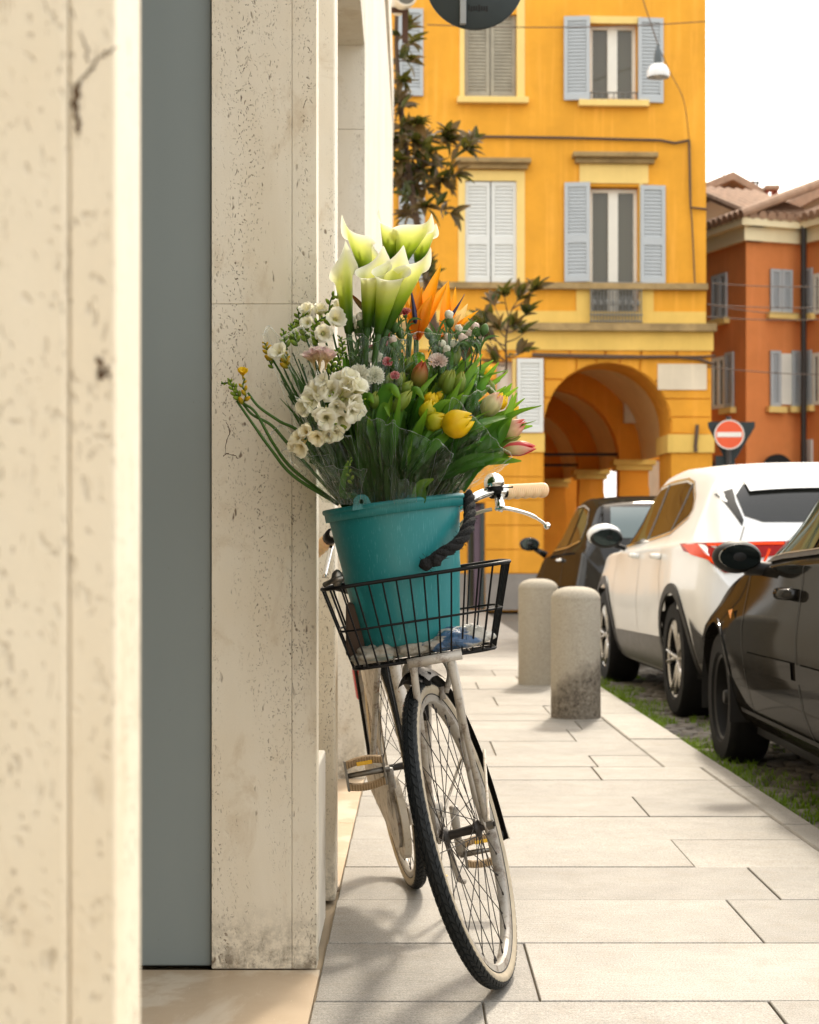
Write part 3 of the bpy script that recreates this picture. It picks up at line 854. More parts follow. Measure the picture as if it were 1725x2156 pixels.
for (p, q) in ((A0, K1), (K1, K2), (K2, C1)):
    wallseg(p, q, 0, zc0, -.3, 0, M_red, 'wall')
    e = (q - p).normalized() * .12
    wallseg(p - e * 0, q + e, zc0, zc0 + .26, -.3, .10, M_rbcream, 'cornice')
    wallseg(p - e * 0, q + e * 2, zc0 + .261, zc0 + .40, -.3, .22, M_rbcream, 'cornice')
    # tile rows: barrel tiles along the eave
    L = (q - p).length; d = (q - p).normalized(); nrm = Vector((d.y, -d.x))
    sl = MB(); a = p + nrm * .25; b = q + d * .3 + nrm * .25; a2 = p - nrm * 2.2 ; b2 = q - nrm * 2.2 + d * .3
    sl.add([(a.x, a.y, zc0 + .402), (b.x, b.y, zc0 + .402), (b2.x, b2.y, zc0 + 1.35), (a2.x, a2.y, zc0 + 1.35), (a.x, a.y, zc0 + .44), (b.x, b.y, zc0 + .44), (b2.x, b2.y, zc0 + 1.40), (a2.x, a2.y, zc0 + 1.40)],
           [(3, 2, 1, 0), (4, 5, 6, 7), (0, 1, 5, 4), (1, 2, 6, 5), (2, 3, 7, 6), (3, 0, 4, 7)])
    rf = part('roof', sl, M_tile, RB)
    tm = MB()
    k = 0
    while k * .2 < L + .3:
        s0 = p + d * (k * .2) + nrm * .27; s1 = p + d * (k * .2) - nrm * 2.1
        tm.tube([(s0.x, s0.y, zc0 + .45), (s1.x, s1.y, zc0 + 1.40)], .085, 8); k += 1
    part('tile_courses', tm, M_tile, rf, kind='stuff')
m = MB(); kp = K2 + Vector((-.05, -.30)); m.tube([(kp.x, kp.y, 0), (kp.x, kp.y, zc0 + .3)], .055, 10); part('downpipe', m, M_pipe, RB)
def rshut(p, q, x0, x1, y0, y1, mt, open_=0.0, split=True):
    """a shutter leaf or pair on a red wall between photo columns x0..x1"""
    d = (q - p).normalized(); nrm = Vector((d.y, -d.x))
    def hit(x):
        k = (x - CX) / FPX
        t = (k * p.y - p.x) / (d.x - k * d.y); return p + d * t
    a, b = hit(x0), hit(x1)
    Ym = (a.y + b.y) / 2
    z0, z1 = CAM_H + (HY - y1) / FPX * Ym, CAM_H + (HY - y0) / FPX * Ym
    w = (b - a).length
    rot = Matrix((((b - a).normalized().x, -nrm.x, 0, a.x + nrm.x * .02), ((b - a).normalized().y, -nrm.y, 0, a.y + nrm.y * .02), (0, 0, 1, z0), (0, 0, 0, 1)))
    h = z1 - z0
    mb = MB(); s = .06
    leaves = [(0, w / 2 - .005), (w / 2 + .005, w)] if split else [(0, w)]
    for (u0, u1) in leaves:
        mb.box(u0, u0 + s, -.04, 0, 0, h, 0, rot); mb.box(u1 - s, u1, -.04, 0, 0, h, 0, rot)
        mb.box(u0 + s, u1 - s, -.04, 0, 0, s, 0, rot); mb.box(u0 + s, u1 - s, -.04, 0, h - s, h, 0, rot)
    o = part('shutter', mb, mt, RB)
    lm = MB()
    for (u0, u1) in leaves:
        k = int(h / .06)
        for i in range(1, k):
            z = h * i / k
            lm.add([rot @ Vector(v) for v in ((u0 + s, -.035, z), (u1 - s, -.035, z), (u1 - s, -.005, z + .05), (u0 + s, -.005, z + .05))], [(0, 1, 2, 3)])
        lm.box(u0 + s, u1 - s, -.003, 0, s, h - s, 0, rot)
    part('louvres', lm, mt, o)
    sm = MB(); sm.box(-.08, w + .08, -.12, 0, -.12, -.005, 0, rot); part('sill', sm, M_cream, RB)
def rwin(p, q, x0, x1, y0, y1):
    d = (q - p).normalized(); nrm = Vector((d.y, -d.x))
    def hit(x):
        k = (x - CX) / FPX
        t = (k * p.y - p.x) / (d.x - k * d.y); return p + d * t
    a, b = hit(x0), hit(x1); Ym = (a.y + b.y) / 2
    z0, z1 = CAM_H + (HY - y1) / FPX * Ym, CAM_H + (HY - y0) / FPX * Ym
    e = (b - a).normalized(); w = (b - a).length; h = z1 - z0
    rot = Matrix(((e.x, -nrm.x, 0, a.x), (e.y, -nrm.y, 0, a.y), (0, 0, 1, z0), (0, 0, 0, 1)))
    fm = MB()
    for (u0, u1, v0, v1) in ((0, .07, 0, h), (w - .07, w, 0, h), (w / 2 - .05, w / 2 + .05, .07, h - .07), (.07, w - .07, 0, .07), (.07, w - .07, h - .07, h)):
        fm.box(u0, u1, -.05, -.004, v0, v1, 0, rot)
    o = part('window', fm, M_frame, RB)
    for (u0, u1) in ((.07, w / 2 - .05), (w / 2 + .05, w - .07)):
        g = MB(); g.box(u0, u1, -.02, -.006, .07, h - .07, 0, rot); part('pane', g, M_glass, o)
rshut(A0, K1, 1503, 1534, 578, 672, M_shut)
rwin(A0, K1, 1503, 1530, 752, 860); rshut(A0, K1, 1531, 1548, 742, 858, M_shut, split=False)
rshut(K1, K2, 1620, 1666, 568, 659, M_shut)
rshut(K1, K2, 1620, 1642, 739, 856, M_shut, split=False); rwin(K1, K2, 1643, 1664, 745, 852); rshut(K1, K2, 1665, 1685, 739, 856, M_shut, split=False)
rshut(K2, C1, 1692, 1714, 566, 662, M_shut, split=False); rwin(K2, C1, 1716, 1745, 575, 660)
rshut(K2, C1, 1696, 1712, 738, 854, M_shut, split=False); rwin(K2, C1, 1714, 1745, 742, 852)
rshut(K1, K2, 1687.5, 1689.5, 926, 968, M_shutw, split=False) if False else None
rshut(K2, C1, 1692, 1714, 926, 990, M_shutw, split=False)
# arched doorway low on the red wall
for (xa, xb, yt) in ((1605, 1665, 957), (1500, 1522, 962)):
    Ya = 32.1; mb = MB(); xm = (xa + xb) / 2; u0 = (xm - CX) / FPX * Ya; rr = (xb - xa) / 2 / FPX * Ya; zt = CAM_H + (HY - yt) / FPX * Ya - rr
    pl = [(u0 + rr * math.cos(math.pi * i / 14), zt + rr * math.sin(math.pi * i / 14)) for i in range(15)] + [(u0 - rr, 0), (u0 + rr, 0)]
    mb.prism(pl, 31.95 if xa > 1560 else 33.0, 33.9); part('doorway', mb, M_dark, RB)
# house with gable behind, chimney, roof slopes
HB = root('gabled_house', (P(1540, 0, 40).x, 40, 0), 'old ochre house with a low gable roof behind the red building', 'house')
g0, gp, g1 = P(1440, 425, 40), P(1532, 380, 40), P(1590, 415, 40)
mb = MB(); mb.prism([(g0.x, 0), (g1.x, 0), (g1.x, g1.z - .25), (gp.x, gp.z - .3), (g0.x, g0.z - .25)], 40, 46); part('wall', mb, M_brickpale, HB)
mb = MB()
e1 = P(1606, 422, 40)
mb.prism([(g0.x - .2, g0.z - .12), (gp.x, gp.z - .12), (gp.x, gp.z + .06), (g0.x - .2, g0.z + .06)], 39.3, 46.5); mb.prism([(gp.x, gp.z - .12), (e1.x, e1.z - .12), (e1.x, e1.z + .06), (gp.x, gp.z + .06)], 39.3, 46.5); part('roof', mb, M_tile, HB)
r0, r1 = P(1545, 384, 46.6), P(1598, 392, 46.6)
mb = MB(); mb.prism([(r0.x, r0.z - 1.2), (P(1625, 425, 46.6).x, P(1625, 425, 46.6).z - .9), (r1.x, r1.z), (r0.x, r0.z)], 46.6, 49); part('rear_roof', mb, M_tile, HB)
mb = MB()
for k in range(6):
    p_ = P(1548 + k * 9.5, 384, 47); mb.tube([p_ + Vector((0, 0, -.3)), p_ + Vector((0, 0, .05))], .03, 6)
mb.tube([P(1546, 381, 47), P(1600, 385, 47)], .03, 6); part('terrace_rail', mb, M_pipe, HB)
CB = root('chimney', P(1624, 470, 37), 'dark red chimney with open pillared cap above the red building', 'chimney')
c0 = P(1624, 470, 37)
mb = MB(); w_ = .13; mb.box(c0.x - .135, c0.x + .135, 36.87, 37.13, 6.5, P(0, 419, 37).z); part('stack', mb, M_chim, CB)
for (dx, dy) in ((-.1, -.1), (.1, -.1), (-.1, .1), (.1, .1), (0, -.1)):
    mb = MB(); mb.box(c0.x + dx - .025, c0.x + dx + .025, 37 + dy - .025, 37 + dy + .025, P(0, 419, 37).z, P(0, 402, 37).z); part('pillar', mb, M_chim, CB)
mb = MB(); mb.box(c0.x - .16, c0.x + .16, 36.84, 37.16, P(0, 401.9, 37).z, P(0, 392, 37).z, .02); part('cap', mb, M_tile, CB)
HR = root('tiled_roof_house', (P(1690, 0, 38).x, 38, 0), 'brown tiled roof slope rising at the right edge behind the red building', 'house')
mb = MB(); q = [P(1600, 470, 36), P(1655, 440, 36.5), P(1760, 385, 37), P(1760, 470, 35.5)]
mb.prism([(q[0].x, q[0].z - .1), (q[1].x, q[1].z), (q[2].x, q[2].z), (q[3].x, q[0].z - .1)], 36.2, 36.5); part('wall', mb, M_brickpale, HR)
mb = MB(); mb.prism([(P(1612, 462, 36).x, P(0, 458, 36).z), (P(1770, 385, 36).x, P(0, 374, 36).z), (P(1770, 385, 36).x, P(0, 393, 36).z), (P(1640, 462, 36).x, P(0, 463, 36).z)], 35.6, 40); 
for k in range(9):
    a_ = P(1612, 459, 36); b_ = P(1770, 376, 36); mb.tube([(a_.x, 35.7 + k * .5, a_.z), (b_.x, 35.7 + k * .5, b_.z)], .09, 8)
part('roof', mb, M_tile, HR, 40)
mb = MB(); mb.tube([P(1523, 380, 46), P(1523, 240, 46)], .014, 5); mb.tube([P(1519, 262, 46), P(1527, 260, 46)], .01, 5); 
tag(part('roof_aerial', mb, M_pipe), 'thin rooftop aerial standing above the ochre gable', 'aerial')

# ------------------------------------------------------------------ bollards
def bollard(x, Y, label, mt):
    X = (x - CX) / FPX * Y
    r_ = root('stone_bollard', (X, Y, 0), label, 'bollard', 'stone bollards along the kerb')
    mb = MB(); r = .14
    prof = [(r * 1.01, -.02), (r * 1.01, .02), (r, .30), (r, .655), (r * .995, .668)] + [(r * 1.0 * math.cos(t) ** .75, .672 + .07 * math.sin(t)) for t in [i * math.pi / 2 / 8 for i in range(8)]] + [(0.0005, .742)]
    mb.lathe(prof, 40, None)
    o = link('shaft', mb.mesh('shaft', mt, 40), r_)
bollard(1212.5, 9.70, 'nearer stone bollard with dark sooty stain on its lower half', M_conc_st)
bollard(1133.5, 12.04, 'farther clean pale stone bollard behind the stained one', M_concrete)

# ------------------------------------------------------------------ no-entry sign
c = P(1536, 915, 23)
NS = root('no_entry_sign', (c.x, c.y, 0), 'round orange-red no-entry sign with white bar on a dark post', 'sign')
M_signred = plain('sign_red', (.75, .085, .012), .4, var=.05); M_signw = plain('sign_white', (.78, .74, .66), .4, var=.05)
D = m4(frame(Vector((-.05, -1, 0))), c)
m = MB(); m.lathe([(0, 0), (.195, 0), (.195, -.01), (0, -.01)], 48, D); part('disc', m, M_signred, NS)
m = MB(); m.lathe([(.185, .001), (.2, .001), (.2, -.012), (.185, -.012)], 48, D); part('rim', m, M_signw, NS)
m = MB(); m.box(-.165, .165, -.032, .032, .002, .004, 0, D); part('bar', m, M_signw, NS)
m = MB(); m.tube([(c.x, c.y + .06, ROAD), (c.x, c.y + .06, c.z + .25)], .034, 10); part('post', m, M_pipe, NS)
t0 = P(1536, 900, 23.2)
m = MB(); m.prism([(t0.x - .30, t0.z + .07), (t0.x + .33, t0.z + .07), (t0.x + .33, t0.z - .0), (t0.x + .08, t0.z - .42), (t0.x - .08, t0.z - .42), (t0.x - .30, t0.z)], 23.12, 23.14); part('rear_plate', m, M_signback, NS)
t1 = P(1533, 968, 23)
m = MB(); m.box(t1.x - .14, t1.x + .12, 23.13, 23.18, t1.z - .08, t1.z + .06); part('lower_plate', m, M_signback, NS)

# ------------------------------------------------------------------ hanging street lamp and span wires
lc = P(1386, 158, 21)
SL = root('hanging_street_lamp', lc, 'white bell-shaped street lamp hanging on a wire before the orange facade', 'street lamp')
m = MB(); m.lathe([(.135, -.03), (.140, .0), (.134, .05), (.10, .11), (.06, .135), (.045, .14)], 28, Matrix.Translation(lc)); m.lathe([(.125, -.03), (.13, .0), (.12, .05), (.09, .1), (.04, .125)], 28, Matrix.Translation(lc))
part('shade', m, plain('lamp_white', (.72, .70, .66), .4), SL, True)
m = MB(); m.lathe([(.0, .14), (.048, .14), (.052, .2), (.04, .30), (.022, .33), (.02, .37), (0, .37)], 16, Matrix.Translation(lc)); part('socket', m, plain('lamp_socket', (.09, .10, .10), .5, .4), SL, 40)
m = MB(); m.blob(Matrix.Translation(lc + Vector((0, 0, .02))) @ Matrix.Diagonal((.06, .06, .05, 1)), 2); part('bulb', m, plain('bulb_frost', (.6, .58, .52), .3), SL, True)
top = lc + Vector((0, 0, .37))
m = MB(); m.tube(crom([P(1340, -60, 21), P(1356, 5, 21), top], 5), .007, 6)
fe = F(1450, 296); wp = Vector((YB0[0] + fe[0] * math.cos(AL), YB0[1] + fe[0] * math.sin(AL) - .06, fe[1]))
m.tube(crom([top, P(1410, 150, 22), P(1440, 212, 24), wp], 5), .006, 6); part('wire', m, M_cable, SL)
def span(p, q, sag, label, r=.008):
    pts = [p.lerp(q, t) - Vector((0, 0, sag * 4 * t * (1 - t))) for t in [i / 12 for i in range(13)]]
    m = MB(); m.tube(pts, r, 5); tag(part('span_wire', m, M_cable), label, 'wire', 'overhead wires by the red building')
span(P(1500, 596, 26), P(1800, 599, 30), .05, 'thin wire crossing the red building at the orange string course level')
span(P(1490, 641, 26), P(1800, 645, 30), .04, 'thin wire crossing the lower part of the upper red-building shutters')
span(P(1490, 640, 26), P(1690, 660, 31.8), .05, 'pale wire sloping down to the downpipe of the red building')
span(P(1490, 667, 26), P(1800, 668, 30), .05, 'thin wire crossing just below the upper windows of the red building')
span(P(1490, 772, 26), P(1800, 787, 30), .05, 'thin wire crossing the lower windows of the red building')
span(P(900, 52, 23), P(1487, 45, 25.6), .06, 'faint wire spanning the top of the orange facade')

# ------------------------------------------------------------------ magnolia tree
def magnolia_leaf_mat():
    n = NT('magnolia_leaf'); co = n.coord()
    g = n.n('ShaderNodeNewGeometry'); rn = n.rnd()
    top_ = n.mix(rn, (.020, .046, .010), (.060, .085, .016))
    bot = n.mix(rn, (.07, .050, .012), (.15, .080, .018))
    c = n.mix(g.outputs['Backfacing'], top_, bot)
    r_ = n.math('ADD', .22, n.math('MULTIPLY', g.outputs['Backfacing'], .45))
    b = n.bsdf(c, r_, 0, None, Specular_IOR_Level=.6)
    tr = n.n('ShaderNodeBsdfTranslucent'); n.set(tr, 0, n.mix(.5, c, (.25, .16, .02)))
    ms = n.n('ShaderNodeMixShader'); ms.inputs[0].default_value = .22
    n.l(b.outputs[0], ms.inputs[1]); n.l(tr.outputs[0], ms.inputs[2])
    return n.done(ms)
M_mag = magnolia_leaf_mat()
M_bark = plain('bark', (.09, .055, .032), .9, var=.3, vs=20, bs=.5)
lm = MB()
def leaf_pt(u, v):
    w = .5 * math.sin(math.pi * min(1, u ** .8 * .98 + .01)) ** .8 * .42
    x = (v - .5) * 2 * w
    return Vector((x, u, .10 * abs(v - .5) * 2 * w / .19 - .16 * u * u))
lm.grid(leaf_pt, 7, 4)
leaf_me = lm.mesh('leaf', M_mag, True)
TY = 16.6
MT = root('magnolia_tree', P(930, 0, TY).to_2d().to_3d(), 'magnolia tree with glossy dark leaves and brown undersides behind the flowers', 'tree')
base = P(930, 0, TY); base.z = 0
def tp(x, y, dy=0.0): return P(x, y, TY + dy)
trunk_pts = [base, Vector((base.x, TY, .8)), tp(925, 900), tp(915, 700), tp(880, 480), tp(850, 280), tp(835, 100), tp(840, -60)]
m = MB(); cp = crom(trunk_pts, 4); m.tube(cp, [lerp(.06, .015, i / (len(cp) - 1)) for i in range(len(cp))], 8)
part('trunk', m, M_bark, MT, True)
tw = MB()
tips = []
def twig(pts, r=.012):
    c = crom([Vector(p) for p in pts], 4); tw.tube(c, [lerp(r, .004, i / (len(c) - 1)) for i in range(len(c))], 5)
    tips.append((c[-1], (c[-1] - c[-3]).normalized()))
J = random.Random(21)
twig([tp(900, 640), tp(980, 800, .2), tp(1060, 790, .1), tp(1065, 720), tp(1075, 660), tp(1095, 625)], .02)
for (x, y, x1, y1) in ((1062, 760, 1030, 715), (1064, 740, 1020, 675), (1068, 700, 1040, 640), (1070, 690, 1110, 660), (1066, 720, 1105, 700), (1064, 750, 1095, 745), (1072, 670, 1062, 622), (1080, 650, 1125, 612), (1066, 730, 1010, 690), (1062, 770, 1040, 760), (1068, 700, 1090, 690), (1066, 710, 1050, 690)):
    twig([tp(x, y), tp((x + x1) / 2, (y + y1) / 2 + 4, J.uniform(-.15, .15)), tp(x1, y1, J.uniform(-.3, .3))], .008)
for (x, y, x1, y1) in ((850, 280, 985, 318), (855, 300, 960, 372), (850, 280, 900, 300), (853, 330, 920, 350), (856, 380, 905, 400), (862, 410, 958, 455), (860, 400, 900, 440), (845, 250, 880, 262), (848, 262, 870, 300), (852, 320, 870, 340), (858, 380, 862, 370), (862, 420, 858, 415), (846, 240, 850, 220), (840, 170, 848, 175), (838, 110, 866, 92), (838, 130, 860, 130), (836, 90, 860, 60), (850, 280, 945, 298), (852, 300, 905, 325), (852, 310, 890, 375), (854, 350, 930, 385), (870, 460, 858, 455), (845, 220, 838, 215), (850, 290, 835, 300), (853, 320, 838, 345), (857, 370, 838, 385), (900, 600, 905, 590), (905, 620, 900, 560), (985, 318, 995, 300), (935, 300, 945, 280), (850, 295, 875, 318), (855, 350, 885, 360), (850, 270, 868, 275), (853, 330, 850, 365), (857, 375, 872, 395), (852, 300, 842, 320), (850, 280, 848, 268), (856, 360, 846, 400)):
    twig([tp(x, y), tp((x + x1) / 2, (y + y1) / 2 - 3, J.uniform(-.2, .2)), tp(x1, y1, J.uniform(-.35, .35))], .008)
for k in range(5):
    twig([tp(835, 240 + k * 14), tp(815, 235 + k * 14, J.uniform(-.2, .3)), tp(J.uniform(775, 815), 232 + k * 15, J.uniform(0, .5))], .008)
crown = part('crown', tw, M_bark, MT, True)
iw = MW[crown.name].inverted()
nl = 0
for (p, d) in tips:
    k = J.choice((6, 6, 7))
    for i in range(k):
        if nl >= 298: break
        az_ = 2.4 * i + J.uniform(0, .6); el = J.uniform(.45, 1.25)
        fr = frame(d)
        v = fr @ Vector((math.cos(az_) * math.cos(el), math.sin(az_) * math.cos(el), math.sin(el)))
        v = (v + Vector((0, -.15, .35))).normalized()
        s = J.uniform(.16, .23)
        xax = v.cross(Vector((J.uniform(-.6, .6), J.uniform(-1.0, .5), .9))).normalized()
        rot = Matrix((xax, v, xax.cross(v))).transposed()
        M_ = m4(rot, p - d * J.uniform(0, .06)) @ Matrix.Diagonal((s, s, s, 1))
        o = link('leaf', leaf_me, crown); o.matrix_local = iw @ M_; nl += 1

# leaves past the ones picked out singly, joined into one mass
fm = MB()
lv_v, lv_f = [Vector(v) for v in lm.v], lm.f
for (p, d) in tips[13:]:
    for i in range(7):
        az_ = J.uniform(0, 6.28); el = J.uniform(-.2, 1.1)
        fr = frame(d); v = (fr @ Vector((math.cos(az_) * math.cos(el), math.sin(az_) * math.cos(el), math.sin(el))) + Vector((0, 0, .2))).normalized()
        s_ = J.uniform(.12, .19); xax = v.cross(Vector((J.uniform(-.7, .7), J.uniform(-1.2, .4), .8))).normalized()
        M_ = m4(Matrix((xax, v, xax.cross(v))).transposed(), p - d * J.uniform(0, .22)) @ Matrix.Diagonal((s_, s_, s_, 1))
        fm.add([M_ @ q for q in lv_v], lv_f)
part('inner_foliage', fm, M_mag, MT, True, kind='stuff')
def aged_paint(name, base, rust=.5):
    n = NT(name); co = n.coord()
    c = n.mix(n.noise(co, 14, 5, .65), tuple(x * .72 for x in base), base)
    d = n.ramp(n.noise(co, 26, 6, .75), [(.50, 0), (.64, 1)])
    c = n.mix(n.math('MULTIPLY', d, .75 * rust), c, (.10, .06, .035))
    ru = n.ramp(n.noise(co, 48, 5, .7), [(.62, 0), (.70, 1)])
    c = n.mix(n.math('MULTIPLY', ru, rust), c, (.20, .065, .018))
    return n.done(n.bsdf(c, n.math('ADD', .35, n.math('MULTIPLY', d, .35)), 0, n.bump(n.noise(co, 120, 4), .2, .001)))
M_bwhite = aged_paint('worn_white_enamel', (.50, .45, .38), 1.0)
M_bcream = aged_paint('worn_cream_enamel', (.50, .43, .33), .7)
M_chrome = plain('chrome', (.72, .70, .66), .16, 1.0, var=.12, vs=30)
M_rustchrome = aged_paint('pitted_chrome', (.36, .325, .275), .9)
M_steel = plain('dull_steel', (.20, .18, .15), .4, .9, var=.3, vs=40)
M_blackmetal = plain('black_metal', (.005, .0045, .004), .45, .0, bs=.2, bscale=90, Specular_IOR_Level=.2)
M_greasy = plain('greasy_steel', (.035, .028, .022), .5, .4, var=.4, vs=40)
M_rubber = plain('tyre_rubber', (.008, .0095, .0095), .62, var=.25, vs=30, Specular_IOR_Level=.3)
M_whitewall = plain('tyre_sidewall_cream', (.40, .33, .23), .7, var=.25, vs=25)
M_grip = plain('grip_cream', (.72, .50, .27), .45, var=.08, vs=30, Subsurface_Weight=.15)
M_pedal = plain('pedal_rubber_tan', (.33, .22, .11), .65, var=.3, vs=40)
M_reflect = plain('yellow_reflector', (.75, .42, .02), .25, var=.1)
M_saddle = plain('saddle_black', (.02, .018, .016), .5)

# ------------------------------------------------------------------ parked cars
def car_paint(name, col, rough=.22, dirt=.15, coat=.3, spec=.22):
    n = NT(name); co = n.coord()
    c = n.mix(n.math('MULTIPLY', n.noise(co, 5, 5, .7), dirt), col, (.20, .17, .13))
    sz = n.n('ShaderNodeSeparateXYZ'); tc = n.n('ShaderNodeTexCoord'); n.l(tc.outputs['Object'], sz.inputs[0])
    low = n.math('MULTIPLY', n.ramp(sz.outputs[2], [(.25, 1), (.62, 0)]), n.ramp(n.noise(co, 9, 5, .7), [(.3, 0), (.8, 1)]))
    c = n.mix(n.math('MULTIPLY', low, dirt * 2), c, (.16, .13, .10))
    return n.done(n.bsdf(c, rough, 0, n.bump(n.noise(co, 3, 2), .03, .01), Coat_Weight=coat, Coat_Roughness=.03, Specular_IOR_Level=spec))
def dark_paint(name, col, k=.20, rough=.05):
    n = NT(name); co = n.coord()
    lw = n.n('ShaderNodeLayerWeight'); lw.inputs[0].default_value = .5
    df = n.n('ShaderNodeBsdfDiffuse'); n.l(n.mix(n.math('MULTIPLY', n.noise(co, 5, 5, .7), .05), col, (.2, .17, .13)), df.inputs[0])
    gl = n.n('ShaderNodeBsdfGlossy'); gl.inputs['Roughness'].default_value = rough; gl.inputs[0].default_value = (.97, .97, .97, 1)
    f = n.math('ADD', .03, n.math('MULTIPLY', n.math('POWER', lw.outputs['Facing'], 3.0), k))
    ms = n.n('ShaderNodeMixShader'); n.l(f, ms.inputs[0]); n.l(df.outputs[0], ms.inputs[1]); n.l(gl.outputs[0], ms.inputs[2])
    return n.done(ms)
M_cwhite = car_paint('car_white', (.86, .86, .85), .25, .02, .25)
M_cblack = dark_paint('car_charcoal', (.009, .0085, .0075), .115)
M_cbrown = dark_paint('car_black', (.009, .008, .007), .075)
M_clad = plain('cladding_black', (.010, .0095, .009), .5, Specular_IOR_Level=.25, bs=.3, bscale=300)
M_clad2 = plain('cladding_grey', (.075, .068, .058), .42, bs=.2, bscale=300)
M_cglass = dark_paint('car_glass', (.012, .013, .012), .34, .02)
M_cglass2 = dark_paint('car_glass_green', (.030, .060, .045), .30, .02)
M_tyre = plain('car_tyre', (.008, .0075, .0075), .75, var=.3, vs=20, Specular_IOR_Level=.2)
M_alloy = plain('alloy_rim', (.50, .47, .43), .28, .9, var=.1)
M_steelrim = plain('steel_rim_black', (.012, .011, .010), .5, Specular_IOR_Level=.3)
M_taill = plain('tail_light_red', (.34, .005, .004), .15, var=.3, vs=20, Specular_IOR_Level=.15)
M_tailo = plain('tail_light_orange', (1.0, .07, .01), .3, var=.1, Specular_IOR_Level=.1)
M_indic = plain('indicator_orange', (.85, .16, .01), .25, Coat_Weight=1.0)
M_mirror = plain('mirror_glass', (.035, .042, .038), .04, 1.0, var=.05)
M_gap = plain('panel_gap', (.012, .011, .010), .8)
M_gapl = plain('panel_gap_soft', (.30, .28, .25), .7)

def hermite(xs, ys, x):
    xs, ys = np.array(xs, float), np.array(ys, float)
    d = np.diff(ys) / np.diff(xs)
    m = np.zeros(len(xs)); m[0], m[-1] = d[0], d[-1]
    for i in range(1, len(xs) - 1):
        m[i] = 0 if d[i - 1] * d[i] <= 0 else 2 * d[i - 1] * d[i] / (d[i - 1] + d[i]) 
    k = np.clip(np.searchsorted(xs, x) - 1, 0, len(xs) - 2)
    h = xs[k + 1] - xs[k]; t = (x - xs[k]) / h
    return (2 * t ** 3 - 3 * t ** 2 + 1) * ys[k] + (t ** 3 - 2 * t ** 2 + t) * h * m[k] + (-2 * t ** 3 + 3 * t ** 2) * ys[k + 1] + (t ** 3 - t ** 2) * h * m[k + 1]

